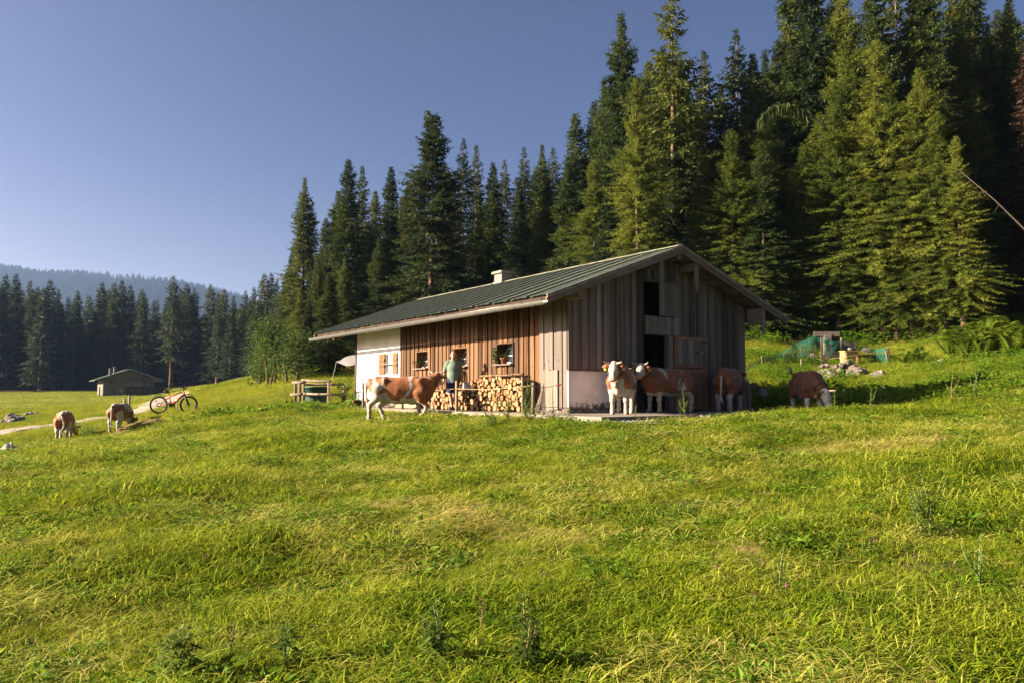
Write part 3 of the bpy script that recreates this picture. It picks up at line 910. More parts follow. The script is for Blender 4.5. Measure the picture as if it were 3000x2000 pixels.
# --- gable wall
def pl_gab(a, z, k): return (a, (0.002+0.12*k if k >= 0 else k), z)
mb = MB(); columns(mb, 0.0, BW, -0.1, lambda s: under(s)-0.02, [HATCH, DOOR], pl_gab)
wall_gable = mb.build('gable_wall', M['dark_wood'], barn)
A_PAN = gable(1790, 960)[0]
Z_PAN = gable(1725, 1081)[1]
A_PLAS = gable(1787, 1150)[0]
H_PANEL = (HATCH[0]-0.03, HATCH[1]+0.03, gable(1930, 981)[1], HATCH[2]+0.002)
hl = [(HATCH[0], HATCH[1], DOOR[3], HATCH[3]), (DOOR[0], DOOR[1], -0.2, DOOR[3])]
def pl_pan(a, z, k): return (a, -0.066+k if k < 0 else -0.066, z)
boards(wall_gable, A_PAN-0.005, BW, 0.02, lambda s: under(s)-0.02, hl, pl_gab, M['dark_wood'], 0.12, 0.19)
m = MB().hexa([(0.05,-0.064,Z_PAN+0.03),(A_PAN-0.02,-0.064,Z_PAN+0.03),(A_PAN-0.02,0.0,Z_PAN+0.03),(0.05,0.0,Z_PAN+0.03),
               (0.05,-0.064,under(0.05)-0.05),(A_PAN-0.02,-0.064,under(A_PAN)-0.05),(A_PAN-0.02,0.0,under(A_PAN)-0.05),(0.05,0.0,under(0.05)-0.05)])
m.build('backing', M['dark_wood'], barn)
boards(wall_gable, -0.03, A_PAN, Z_PAN, lambda s: under(s)-0.02, [], pl_pan, M['grey_wood'], 0.13, 0.17, ragged=0.004)
boards(wall_gable, A_PLAS, A_PAN-0.006, 0.02, lambda s: Z_PAN+0.1, [], pl_gab, M['dark_wood'], 0.15, 0.2)
# boards closing the wall between hatch and door
boards(wall_gable, H_PANEL[0], H_PANEL[1], H_PANEL[2], lambda s: H_PANEL[3], [], lambda a, z, k: (a, -0.06+k, z), M['grey_wood'], 0.16, 0.22, ragged=0.0)
m = MB().box((0.0, -0.05, -0.05), (A_PLAS, -0.003, Z_PAN-0.05)); m.build('plaster_panel', M['splashed_plaster'], barn)
m = MB().box((-0.03, -0.11, Z_PAN-0.045), (A_PAN+0.02, -0.004, Z_PAN-0.012)); m.build('drip_board', M['dark_wood'], barn)
for k in range(20):
    m = MB().ball((0.05+k*0.082, -0.055, 0.02+random.uniform(-.02,.05)), 0.05+random.random()*0.035, n=7, sc=(1.2, 0.6, 0.8))
    m.build('stone', M['grey_rock'], wall_gable)

# stable door: jamb and two leaves
def leaf_door(a0, a1, z0, z1, inner):
    d = empty('door'); d.parent = barn
    t = 0.11
    for lo, hi in (((a0,z0),(a0+t,z1)), ((a1-t,z0),(a1,z1)), ((a0+t,z0),(a1-t,z0+t)), ((a0+t,z1-t),(a1-t,z1))):
        MB().box((lo[0]+.001, -0.135, lo[1]+.001), (hi[0]-.001, -0.085, hi[1]-.001)).build('frame_board', M['door_wood'], d)
    n = 5
    for k in range(n):
        w = (a1-a0-2*t)/n
        MB().box((a0+t+w*k+.004, -0.115, z0+t), (a0+t+w*(k+1)-.004, -0.09+0.004*(k % 2), z1-t)).build('plank', inner, d)
    MB().box((a0+.02, -0.084, z0+.02), (a1-.02, -0.07, z1-.02)).build('backing', M['dark_wood'], d)
    return d
a0, a1, z0, z1 = rect_gable(1975, 2071, 988, 1077, -0.1)
d = leaf_door(a0, a1, z0, z1, M['grey_wood'])
am = a0+(a1-a0)*0.7
MB().beam((am-0.09, -0.15, (z0+z1)/2+0.02), (am+0.09, -0.15, (z0+z1)/2+0.02), 0.03, 0.05).build('latch', M['iron'], d)
MB().tube([(am+0.05,-0.16,(z0+z1)/2-0.34),(am+0.06,-0.165,(z0+z1)/2-0.05),(am+0.08,-0.17,(z0+z1)/2+0.02),(am+0.16,-0.17,(z0+z1)/2+0.015),(am+0.18,-0.165,(z0+z1)/2-0.05)], 0.014, 6).build('rope', M['tape'], d)
for z in (z0+0.12, z1-0.14): MB().box((a1-0.2, -0.145, z-0.02), (a1+0.03, -0.1355, z+0.02)).build('hinge', M['iron'], d)
leaf_door(a0, a1, 0.05, z0-0.03, M['door_wood'])
MB().box((DOOR[1], -0.075, 0.02), (a0-0.01, -0.03, DOOR[3]+0.05)).build('door_jamb', M['bleached_wood'], barn)
MB().box((DOOR[0]-0.1, -0.085, DOOR[3]-0.0), (a0, -0.062, DOOR[3]+0.09)).build('lintel', M['dark_wood'], barn)
# hatch shutter, half closed
sh = empty('hatch_shutter'); sh.parent = barn
hm = HATCH[0] + (HATCH[1]-HATCH[0])*0.37
n = 4; w = (HATCH[1]+0.02-hm)/n
sh.location = (HATCH[1]+0.02, -0.075, 0); sh.rotation_euler = (0, 0, 0.07)
for k in range(n):
    MB().box((-w*(k+1)+.003, -0.03, HATCH[2]+0.01+random.uniform(0,.02)), (-w*k-.003, 0.0, HATCH[3]-0.01)).build('plank', M['grey_wood'], sh)
for z in (HATCH[2]+0.15, HATCH[3]-0.18): MB().box((-w*n+.02, 0.001, z-.05), (-.02, 0.025, z+.05)).build('batten', M['dark_wood'], sh)
MB().box((HATCH[0]-.06, -0.085, HATCH[3]+0.0), (HATCH[1]+.06, -0.058, HATCH[3]+0.06)).build('lintel', M['dark_wood'], barn)

# --- roof
ca = math.atan(SL)
def pt_roof(a, b, dz=0): return (a, b, roof_z(a)+dz)
mb = MB()
for sgn in (-1, 1):
    a_e = BW/2 + sgn*(BW/2+OV-0.10)
    pl = [(BW/2, B_FRONT+0.02, ZR-0.02), (a_e, B_FRONT+0.02, roof_z(a_e)-0.02), (a_e, B_FRONT+0.02, roof_z(a_e)-0.10), (BW/2, B_FRONT+0.02, ZR-0.10)]
    mb.prism(pl, (0, B_BACK-B_FRONT-0.04, 0))
deck = mb.build('roof', M['dark_wood'], barn)
NS = 18
SW = (B_BACK-B_FRONT)/NS
SLEN = (BW/2+OV)/math.cos(ca)
prof = [(0,0.0),(0.03,0.045),(0.075,0.045),(0.105,0.0)]
for c in (0.30, 0.55):
    prof += [(c*SW/0.84-.02,0.0),(c*SW/0.84,0.016),(c*SW/0.84+.02,0.0)]
prof += [(SW-0.002,0.0)]
m = MB()
vs = [(x, y, z) for y in (0.0, SLEN) for x, z in prof]; k = len(prof)
m._add(vs, [(i, i+1, k+i+1, k+i) for i in range(k-1)])
m.m = [1 if i in (0, 1, 3) else 0 for i in range(k-1)]  # seam faces take the paler colour, painting in sunlit streaks along the ribs
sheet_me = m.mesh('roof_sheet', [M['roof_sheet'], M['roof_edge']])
lip = MB()
for i in range(k-1):
    x0, h0 = prof[i]; x1, h1 = prof[i+1]
    lip._add([(x0,-0.012,h0+0.004),(x1,-0.012,h1+0.004),(x1,-0.018,h1-0.03),(x0,-0.018,h0-0.03)], [(0,1,2,3)])
    lip._add([(x0,-0.012,h0+0.004),(x1,-0.012,h1+0.004),(x1,0.10,h1+0.003),(x0,0.10,h0+0.003)], [(3,2,1,0)])
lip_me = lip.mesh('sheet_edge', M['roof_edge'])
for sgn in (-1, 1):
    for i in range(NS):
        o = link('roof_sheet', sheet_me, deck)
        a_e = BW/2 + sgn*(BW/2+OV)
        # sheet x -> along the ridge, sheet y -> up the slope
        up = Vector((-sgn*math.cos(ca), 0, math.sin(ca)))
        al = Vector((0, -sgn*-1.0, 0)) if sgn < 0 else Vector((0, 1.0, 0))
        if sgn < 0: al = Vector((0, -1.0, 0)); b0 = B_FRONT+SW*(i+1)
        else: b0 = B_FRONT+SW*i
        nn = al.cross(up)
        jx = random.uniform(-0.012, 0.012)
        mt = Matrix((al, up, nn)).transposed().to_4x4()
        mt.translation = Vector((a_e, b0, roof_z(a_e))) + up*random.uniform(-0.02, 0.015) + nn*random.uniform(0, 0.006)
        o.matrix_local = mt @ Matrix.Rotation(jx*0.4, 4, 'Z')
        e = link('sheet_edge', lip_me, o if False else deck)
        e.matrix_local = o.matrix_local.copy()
for i in range(NS):
    m = MB(); b0 = B_FRONT+SW*i
    for sgn in (-1, 1):
        m.hexa([(BW/2,b0,ZR+.035),(BW/2+sgn*.17,b0,ZR-.02),(BW/2+sgn*.17,b0+SW+.02,ZR-.02),(BW/2,b0+SW+.02,ZR+.035),
                (BW/2,b0,ZR+.055+.004*(i%2)),(BW/2+sgn*.18,b0,ZR-.005),(BW/2+sgn*.18,b0+SW+.02,ZR-.005),(BW/2,b0+SW+.02,ZR+.055+.004*(i%2))])
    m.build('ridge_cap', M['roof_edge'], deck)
# barge boards: a deep board with a thinner one above it, on both gables
for b in (B_FRONT, B_BACK):
    for sgn in (-1, 1):
        ae = BW/2+sgn*(BW/2+OV+0.02)
        q = (BW/2, b, ZR-0.115); p = (ae, b, roof_z(ae)-0.115)
        MB().prism([(BW/2,b-.02,ZR-.215),(ae,b-.02,roof_z(ae)-.215),(ae,b-.02,roof_z(ae)-.05),(BW/2,b-.02,ZR-.05)], (0,.045,0)).build('barge_board', M['beam_wood'], barn)
        MB().prism([(BW/2,b-.05,ZR-.075),(ae,b-.05,roof_z(ae)-.075),(ae,b-.05,roof_z(ae)+.02),(BW/2,b-.05,ZR+.02)], (0,.028,0)).build('barge_board', M['grey_wood'], barn)
# purlins carried out under the overhang and the carved boards on their ends
for a, vb, wd in ((2.85, 843, 0.17), (4.26, 857, 0.17), (7.3, 982, 0.15)):
    zb = gable({2.85: 1944, 4.26: 2046, 7.3: 2241}[a], vb, -0.66)[1]
    zt = under(a)-0.02
    m = MB(); h = zt-zb
    outl = [(-wd/2,zt),(wd/2,zt),(wd/2,zb+h*.42),(wd*.42,zb+h*.40),(wd*.42,zb+h*.25),(wd*.30,zb+h*.22),(wd*.30,zb+.02),(wd*.12,zb),(-wd*.12,zb+.01),(-wd*.30,zb+.03),(-wd*.30,zb+h*.22),(-wd*.42,zb+h*.25),(-wd*.42,zb+h*.40),(-wd/2,zb+h*.42)]
    m.prism([(a+x, -0.655, z) for x, z in outl], (0, 0.035, 0)); m.build('carved_board', M['grey_wood'], barn)
    MB().box((a-.085, -0.615, zt-.23), (a+.085, -0.10, zt)).build('purlin', M['beam_wood'], barn)
    if a == 7.3: MB().box((a-.08, -0.61, zt-.47), (a+.08, -0.10, zt-.24)).build('purlin', M['beam_wood'], barn)
MB().box((BW/2-.09, -0.60, ZR-.36), (BW/2+.09, -0.10, ZR-.13)).build('purlin', M['beam_wood'], barn)
MB().box((-.1, -0.60, under(-.1)-.24), (.08, -0.075, under(0)-.04)).build('purlin', M['beam_wood'], barn)
# rafters under the long eave
m0 = None
for i in range(17):
    b = -0.2+i*0.9
    m = MB().prism([(-OV+.12,b,roof_z(-OV+.12)-.105),(0.0,b,roof_z(0)-.105),(0.0,b,roof_z(0)-.22),(-OV+.12,b,roof_z(-OV+.12)-.19)], (0,.1,0))
    m.build('rafter', M['side_wood'], barn)
MB().box((0.0,-0.05,under(0)-.10),(SA,BL,under(0)-.005)).build('wall_plate', M['side_wood'], barn)
MB().box((-.45, 13.95, under(-.4)-.36), (-.25, 14.35, under(-.4)-.03)).build('purlin', M['side_wood'], barn)
# fascia, and a gutter on hooks hung clear of the sheet edge
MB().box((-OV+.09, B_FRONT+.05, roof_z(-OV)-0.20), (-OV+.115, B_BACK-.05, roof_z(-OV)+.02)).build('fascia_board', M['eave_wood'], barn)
GA, GZ = -OV-0.09, roof_z(-OV)-0.21
m = MB(); n = 10
vs = []
for bb, dz in ((B_FRONT-.05, 0.015), (3.0, 0.0), (8.0, -0.005), (B_BACK+.22, -0.03)):
    for k in range(n+1):
        t = math.pi+math.pi*k/n
        vs.append((GA+.075*math.cos(t), bb, GZ+dz+.11*math.sin(t)+.05))
fs = [(s*(n+1)+k, s*(n+1)+k+1, (s+1)*(n+1)+k+1, (s+1)*(n+1)+k) for s in range(3) for k in range(n)]
m._add(vs, fs, 0, True)
m.tube([(GA-.075, B_FRONT-.05, GZ+.065), (GA-.075, 3, GZ+.05), (GA-.075, B_BACK+.22, GZ+.02)], 0.012, 6)
gut = m.build('gutter', M['zinc'], barn)
hook = MB()
hook.tube([(GA-.075,0,GZ+.05),(GA-.05,0,GZ-.03),(GA,0,GZ-.05),(GA+.06,0,GZ),(GA+.075,0,GZ+.06),(GA+.17,0,GZ+.15)], 0.009, 5)
hm_ = hook.mesh('gutter_hook', M['iron'])
for i in range(18):
    o = link('gutter_hook', hm_, gut); o.location = (0, B_FRONT+.3+i*.84, 0)
# chimney
ch = empty('chimney'); ch.parent = barn
MB().box((3.38,7.78,4.2),(3.86,8.26,4.93)).build('shaft', M['chimney_plaster'], ch)
MB().box((3.30,7.70,4.93),(3.94,8.34,5.01), jit=.008).build('cap', M['concrete'], ch)
MB().box((3.34,7.74,4.56),(3.90,8.30,4.62)).build('flashing', M['zinc'], ch)

# --- windows of the long side
for (b0, b1, z0, z1) in WINS:
    w = empty('window'); w.parent = barn
    dp = 0.34
    m = MB()
    m.box((SA-.05,b0-.0,z0),(SA+dp,b0+.025,z1)); m.box((SA-.05,b1-.025,z0),(SA+dp,b1,z1)); m.box((SA-.05,b0+.026,z1-.025),(SA+dp,b1-.026,z1)); m.box((SA,b0+.026,z0),(SA+dp,b1-.026,z0+.025))
    m.build('frame', M['side_wood'], w)
    MB().box((SA-.17,b0-.03,z0-.035),(SA+.10,b1+.05,z0-.002)).build('sill', M['bleached_wood'], w)
    s = empty('sash'); s.parent = w
    s.location = (SA+.13, 0, z0+.03); s.rotation_euler = (0, R(24), 0)
    m = MB(); H = (z1-z0)-.10; t = .04
    m.box((0,b0+.03,0),(.03,b0+.03+t,H)); m.box((0,b1-.03-t,0),(.03,b1-.03,H)); m.box((0,b0+.03+t,0),(.03,b1-.03-t,t)); m.box((0,b0+.03+t,H-t),(.03,b1-.03-t,H)); m.box((.002,b0+.03+t,H*.5-.01),(.028,b1-.03-t,H*.5+.012))
    m.build('sash_frame', M['cloth_white'], s)
    MB().box((.012,b0+.03+t,t),(.018,b1-.03-t,H-t)).build('pane', M['glass'], s)
    MB().box((SA+dp+.02,b0+(b1-b0)*.62,z0),(SA+dp+.03,b1,z1)).build('curtain', M['curtain'], w)
# window in the plaster: shutters folded back, curtain drawn
b0, b1, z0, z1 = WHITE_WIN
w = empty('window'); w.parent = barn
m = MB(); m.box((.12,b0,z0),(.2,b0+.05,z1)); m.box((.12,b1-.05,z0),(.2,b1,z1)); m.box((.12,b0+.05,z1-.05),(.2,b1-.05,z1)); m.box((.12,b0+.05,z0),(.2,b1-.05,z0+.05))
m.build('frame', M['bleached_wood'], w)
MB().box((.155,b0+.05,z0+.05),(.16,b1-.05,z1-.05)).build('pane', M['glass'], w)
MB().box((.135,b0+.05,z0+.05),(.15,b0+(b1-b0)*.82,z1-.05)).build('curtain', M['curtain'], w)
MB().beam((.03,b0-.35,z0+.33),(.03,b1+.45,z0+.36),.04,.035).build('rail', M['bleached_wood'], w)
sw = side(1111, 1060, .1)[0]-side(1128, 1060, .1)[0]
for lo, hi in ((b1+.02, b1+.02+sw), (b0-.02-sw*.72, b0-.02)):
    sh = empty('shutter'); sh.parent = barn
    n = 3; q = (hi-lo)/n
    for k in range(n): MB().box((.06,lo+q*k+.003,z0-.02),(.085,lo+q*(k+1)-.003,z1+.0)).build('plank', M['shutter_wood'], sh)
    for z in (z0+.25, z1-.28): MB().box((.035,lo+.01,z),(.0595,hi-.01,z+.09)).build('batten', M['shutter_wood'], sh)

# --- things at the far corner: a sheet of white cloth slung from the wall as an awning
ptA = Vector((0.10, BL+.03, side(1036, 1033, .1)[1])); ptB = Vector((0.10, BL+.03, side(1036, 1065, .1)[1]))
t = hit(985, 1058, BA, W(-0.3, 0)); q = to_ab(t.x, t.y); ptC = Vector((-0.3, q[1], t.z)); ptD = Vector((1.5, q[1]-.2, t.z+.1)); ptE = Vector((2.2, BL+.03, ptA.z+.1))
aw = empty('awning', BO, BANG, 'pale cloth awning slung out from the far plastered corner of the barn', 'awning')
m = MB(); n = 12; vs = []; fs = []
for i in range(n+1):                                    # front flap: from the taut upper edge down to the curved hem
    s_ = i/n
    for j in range(6):
        f = j/5; top_ = ptA.lerp(ptC, s_); hem = ptB.lerp(ptC, s_)-Vector((0,0,.16*math.sin(math.pi*s_)*(1-.3*s_)))
        vs.append(top_.lerp(hem, f)+Vector((.03*math.sin(s_*9+f*2),0,0)))
for i in range(n):
    for j in range(5): fs.append((i*6+j,(i+1)*6+j,(i+1)*6+j+1,i*6+j+1))
m._add(vs, fs, 0, True)
vs = []; fs = []
for i in range(n+1):
    s_ = i/n
    for j in range(8): f = j/7; vs.append(ptA.lerp(ptC, s_).lerp(ptE.lerp(ptD, s_), f)-Vector((0,0,.12*math.sin(math.pi*f)))+Vector((.0,0,.0)))
for i in range(n):
    for j in range(7): fs.append((i*8+j,(i+1)*8+j,(i+1)*8+j+1,i*8+j+1))
m._add(vs, fs, 0, True)
m.build('sheet', M['awning_cloth'], aw)
MB().tube([ptC+Vector((.01,.0,0)), (ptC.x+.1, ptC.y+1.2, 0.0)], 0.006, 5).build('guy_line', M['wire_pale'], aw)

# ------------------------------------------------------------------ the far hut
hc = P(378, 1156, 130)
to_cam = Vector((-hc.x, -hc.y, 0)).normalized()
gn = Matrix.Rotation(R(7), 3, 'Z') @ to_cam
hang = math.atan2(gn.x, -gn.y)
hut = empty('wooden_hut', (hc.x, hc.y, g(hc.x, hc.y)-.1), hang, 'old grey shingled hut at the forest edge across the meadow, two chimneys on its roof', 'hut')
M['hut_wall'] = wood('hut_wall', (0.05,0.04,0.034), (0.135,0.113,0.096), (0.21,0.18,0.156), (0.20,0.18,0.16), 0.5, axis='X')
HW, HL, HE, HR = 4.0, 9.0, 2.95, 4.55
holes_h = [(-3.0,-2.3,2.45-.35,2.95-.35),(-.85,-.05,2.05,2.6),(1.9,2.75,2.05,2.6),(-2.75,-2.1,.05,1.45),(-1.65,-.85,.55,1.35),(-.3,3.2,.05,1.62)]
def htop(s): return HR-.05-(HR-HE+.15)*abs(s)/HW
mb = MB(); columns(mb, -HW, HW, -.2, htop, holes_h, lambda a, z, k: (a, .25*k, z))
mb.box((-HW,.252,-.2),(-HW+.25,HL,HE-.1)); mb.box((HW-.25,.252,-.2),(HW,HL,HE-.1)); mb.box((-HW+.25,HL-.25,-.2),(HW-.25,HL,HE-.1))
hw = mb.build('wall', M['hut_wall'], hut)
for i in range(int((HE)/.3)):                        # courses of shingles standing proud
    z = .1+i*.3
    MB().box((-HW-.03,.3,z),(-HW-.003,HL-.05,z+.26)).build('shingle_course', M['bleached_wood'] if i%3 else M['grey_wood'], hw)
for (x0,x1,z0,z1) in holes_h[:3]+[holes_h[4]]:
    w = empty('window'); w.parent = hut
    m = MB(); t=.06
    m.box((x0,.05,z0),(x0+t,.12,z1)); m.box((x1-t,.05,z0),(x1,.12,z1)); m.box((x0+t,.05,z0),(x1-t,.12,z0+t)); m.box((x0+t,.05,z1-t),(x1-t,.12,z1))
    m.box(((x0+x1)/2-.025,.052,z0+t),((x0+x1)/2+.025,.118,z1-t)); m.box((x0+t,.055,(z0+z1)/2-.02),((x0+x1)/2-.026,.115,(z0+z1)/2+.02)); m.box(((x0+x1)/2+.026,.055,(z0+z1)/2-.02),(x1-t,.115,(z0+z1)/2+.02))
    m.build('frame', M['bleached_wood'], w); MB().box((x0+.02,.08,z0+.02),(x1-.02,.09,z1-.02)).build('pane', M['glass'], w)
x0,x1,z0,z1 = holes_h[3]; MB().box((x0+.03,.1,z0),(x1-.03,.16,z1-.03)).build('door', M['bleached_wood'], hut)
x0,x1,z0,z1 = holes_h[5]
for q in (x0, (x0+x1)/2, x1): MB().box((q-.08,-.06,z0-.2),(q+.08,.1,z1)).build('porch_post', M['grey_wood'], hut)
MB().box((x0,.6,z0-.1),(x1,.7,z1)).build('porch_back', M['hut_wall'], hut)
bal = empty('balcony'); bal.parent = hut
MB().box((-1.35,-.9,1.66),(3.35,-.003,1.74)).build('floor_slab', M['grey_wood'], bal)
for k in range(24): MB().box((-1.33+k*.195,-.9,1.741),(-1.33+k*.195+.16,-.87,2.32)).build('baluster', M['hut_wall'], bal)
MB().box((-1.35,-.93,2.322),(3.35,-.84,2.38)).build('rail', M['grey_wood'], bal)
hs = (HR-2.55)/5.35
mb = MB()
for sgn in (-1,1): mb.prism([(0,-.9,HR+.02),(sgn*5.35,-.9,2.57),(sgn*5.35,-.9,2.70),(0,-.9,HR+.16)], (0,HL+1.3,0))
hroof = mb.build('roof', M['roof_sheet'], hut)
M['hut_edge'] = plain('hut_edge', (0.18,0.21,0.17), (0.13,0.155,0.125), 3, 0.6)
for sgn in (-1,1): MB().prism([(0,-.93,HR-.06),(sgn*5.4,-.93,2.50),(sgn*5.4,-.93,2.72),(0,-.93,HR+.17)], (0,.027,0)).build('barge_board', M['hut_edge'], hroof)
for x in (-3.3,-1.6,0,1.6,3.3): MB().box((x-.1,-.85,HR-.3-hs*abs(x)),(x+.1,-.02,HR-.02-hs*abs(x))).build('purlin', M['bleached_wood'], hut)
for x, y in ((-2.75,2.2),(-1.85,4.4)): 
    c = empty('chimney'); c.parent = hut
    z = HR-hs*abs(x)
    MB().box((x-.2,y-.25,z-.2),(x+.2,y+.25,z+1.2)).build('shaft', M['chimney_plaster'], c); MB().box((x-.26,y-.31,z+1.2),(x+.26,y+.31,z+1.28)).build('cap', M['concrete'], c)
annex = empty('annex'); annex.parent = hut
MB().prism([(HW+.05,1.5,-.2),(HW+1.75,1.5,-.2),(HW+1.75,1.5,1.25),(HW+.9,1.5,1.65),(HW+.05,1.5,1.3)], (0,2.2,0)).build('wall', M['hut_wall'], annex)
MB().prism([(HW-.0,1.2,1.36),(HW+.9,1.2,1.73),(HW+2.05,1.2,1.20),(HW+2.05,1.2,1.28),(HW+.9,1.2,1.81),(HW,1.2,1.44)], (0,2.8,0)).build('roof', M['grey_wood'], annex)
MB().box((-HW-.5,1.0,-.2),(-HW-.3,1.15,1.6)).build('corner_post', M['bleached_wood'], hut)
# ------------------------------------------------------------------ bodies: one continuous skin grown round a skeleton
class Body:
    def __init__(s): s.p = []
    def cap(s, a, b, r1, r2=None, lab='trunk', sc=(1,1,1), k=0.05):
        s.p.append((np.array(a, float), np.array(b, float), r1, r1 if r2 is None else r2, lab, np.array(sc, float), k)); return s
    def chain(s, pts, rs, lab='trunk', sc=(1,1,1), k=0.05):
        for i in range(len(pts)-1): s.cap(pts[i], pts[i+1], rs[i], rs[i+1], lab, sc, k)
        return s
    @staticmethod
    def dist(pr, X, Y, Z):
        a, b, r1, r2, lab, sc, k = pr
        A, B = a/sc, b/sc
        d = B-A; L = float(d@d)+1e-12
        px, py, pz = X/sc[0]-A[0], Y/sc[1]-A[1], Z/sc[2]-A[2]
        t = np.clip((px*d[0]+py*d[1]+pz*d[2])/L, 0, 1)
        q = np.sqrt((px-t*d[0])**2+(py-t*d[1])**2+(pz-t*d[2])**2)
        return (q-(r1+(r2-r1)*t))*float(min(sc.min(), 1))
    def mesh(s, name, h, cut=None):
        lo = np.min([np.minimum(p[0], p[1])-max(p[2], p[3])*p[5].max() for p in s.p], 0)-3*h
        hi = np.max([np.maximum(p[0], p[1])+max(p[2], p[3])*p[5].max() for p in s.p], 0)+3*h
        n = np.ceil((hi-lo)/h).astype(int)+1
        xs = [lo[i]+h*np.arange(n[i]) for i in range(3)]
        D = np.full(n, 9.0)
        for pr in s.p:
            m = max(pr[2], pr[3])*pr[5].max()+pr[6]*1.5+2*h
            i0 = np.maximum(np.floor((np.minimum(pr[0], pr[1])-m-lo)/h).astype(int), 0)
            i1 = np.minimum(np.ceil((np.maximum(pr[0], pr[1])+m-lo)/h).astype(int)+1, n)
            sl = tuple(slice(i0[i], i1[i]) for i in range(3))
            X, Y, Z = np.meshgrid(*[xs[i][sl[i]] for i in range(3)], indexing='ij', sparse=True)
            d = s.dist(pr, X, Y, Z); o = D[sl]; k = pr[6]
            hh = np.maximum(k-np.abs(d-o), 0)/k
            D[sl] = np.minimum(d, o)-hh*hh*k*0.25
        if cut is not None:
            X, Y, Z = np.meshgrid(*xs, indexing='ij', sparse=True)
            D = np.maximum(D, cut(X, Y, Z))
        ins = D < 0
        corners = [(i, j, k) for i in (0,1) for j in (0,1) for k in (0,1)]
        c = sum(ins[i:n[0]-1+i, j:n[1]-1+j, k:n[2]-1+k].astype(np.int8) for i, j, k in corners)
        act = np.argwhere((c > 0) & (c < 8))
        vid = np.full(n-1, -1, dtype=np.int64); vid[tuple(act.T)] = np.arange(len(act))
        acc = np.zeros((len(act), 3)); cnt = np.zeros(len(act))
        for ca_ in corners:
            for ax in range(3):
                if ca_[ax]: continue
                cb_ = list(ca_); cb_[ax] = 1
                pa = act+np.array(ca_); pb = act+np.array(cb_)
                va = D[tuple(pa.T)]; vb = D[tuple(pb.T)]
                mk = (va < 0) != (vb < 0)
                t = va[mk]/(va[mk]-vb[mk])
                acc[mk] += pa[mk]+t[:,None]*(pb[mk]-pa[mk]); cnt[mk] += 1
        V = lo+h*acc/cnt[:,None]
        F = []
        for ax in range(3):
            o1, o2 = [(1,2),(2,0),(0,1)][ax]
            s0 = [slice(None)]*3; s1 = [slice(None)]*3; s0[ax] = slice(0,-1); s1[ax] = slice(1,None)
            ch_ = np.argwhere(ins[tuple(s0)] != ins[tuple(s1)])
            ch_ = ch_[(ch_[:,o1] > 0) & (ch_[:,o2] > 0) & (ch_[:,o1] < n[o1]-1) & (ch_[:,o2] < n[o2]-1)]
            q = []
            for d1, d2 in ((-1,-1),(0,-1),(0,0),(-1,0)):
                cc = ch_.copy(); cc[:,o1] += d1; cc[:,o2] += d2; q.append(vid[tuple(cc.T)])
            q = np.stack(q, -1)
            fl = ~ins[tuple(ch_.T)]
            q[fl] = q[fl][:, ::-1]
            F.append(q)
        F = np.concatenate(F)
        s.V = V
        return np_mesh(name, V, F, smooth=True)
    def labels(s):
        best = np.full(len(s.V), 9.0); lab = np.zeros(len(s.V), int); names = sorted({p[4] for p in s.p})
        for pr in s.p:
            d = s.dist(pr, s.V[:,0], s.V[:,1], s.V[:,2]); m = d < best
            best[m] = d[m]; lab[m] = names.index(pr[4])
        return np.array(names)[lab]

def inpoly(x, y, poly):
    r = np.zeros(len(x), bool); n = len(poly)
    for i in range(n):
        x0, y0 = poly[i]; x1_, y1_ = poly[(i+1) % n]
        c = ((y0 > y) != (y1_ > y)) & (x < (x1_-x0)*(y-y0)/((y1_-y0) if y1_ != y0 else 1e-9)+x0)
        r ^= c
    return r

def coatmat():
    m, n, l, out = newmat('coat')
    b = n.new('ShaderNodeBsdfPrincipled'); b.inputs['Roughness'].default_value = 0.62
    b.inputs['Specular IOR Level'].default_value = 0.25
    b.inputs['Sheen Weight'].default_value = 0.12
    l.new(b.outputs[0], out.inputs['Surface'])
    at = n.new('ShaderNodeAttribute'); at.attribute_name = 'coat_col'
    tc = n.new('ShaderNodeTexCoord')
    t = noise_node(n, l, mapped(n, l, tc.outputs['Object'], (5, 9, 16)), 1.0, 5)
    rp = ramp(n, [(0.3, (0.72,0.70,0.68)), (0.7, (1.15,1.15,1.15))])
    l.new(t.outputs['Fac'], rp.inputs['Fac'])
    l.new(mixc(n, l, 1.0, at.outputs['Color'], rp.outputs[0], 'MULTIPLY'), b.inputs['Base Color'])
    t2 = noise_node(n, l, tc.outputs['Object'], 3.5, 3)
    bp = n.new('ShaderNodeBump'); bp.inputs['Strength'].default_value = 0.5; bp.inputs['Distance'].default_value = 0.05
    l.new(t2.outputs['Fac'], bp.inputs['Height']); l.new(bp.outputs[0], b.inputs['Normal'])
    return m
M['coat'] = coatmat()

FRONT = [(.47,.17,.80),(.44,.175,.62),(.47,.17,.37),(.465,.17,.22),(.47,.17,.105),(.50,.17,.045)]
FRONT_R = [.13,.098,.060,.043,.050,.058]
HIND = [(-.62,.17,.90),(-.52,.20,.66),(-.74,.18,.44),(-.72,.18,.25),(-.70,.18,.11),(-.66,.18,.045)]
HIND_R = [.15,.118,.066,.047,.052,.058]
def leg(front, side_, over=None):
    base = FRONT if front else HIND
    pts = over or base
    return [(x, side_*abs(y) if over is None else y, z) for x, y, z in pts], (FRONT_R if front else HIND_R)

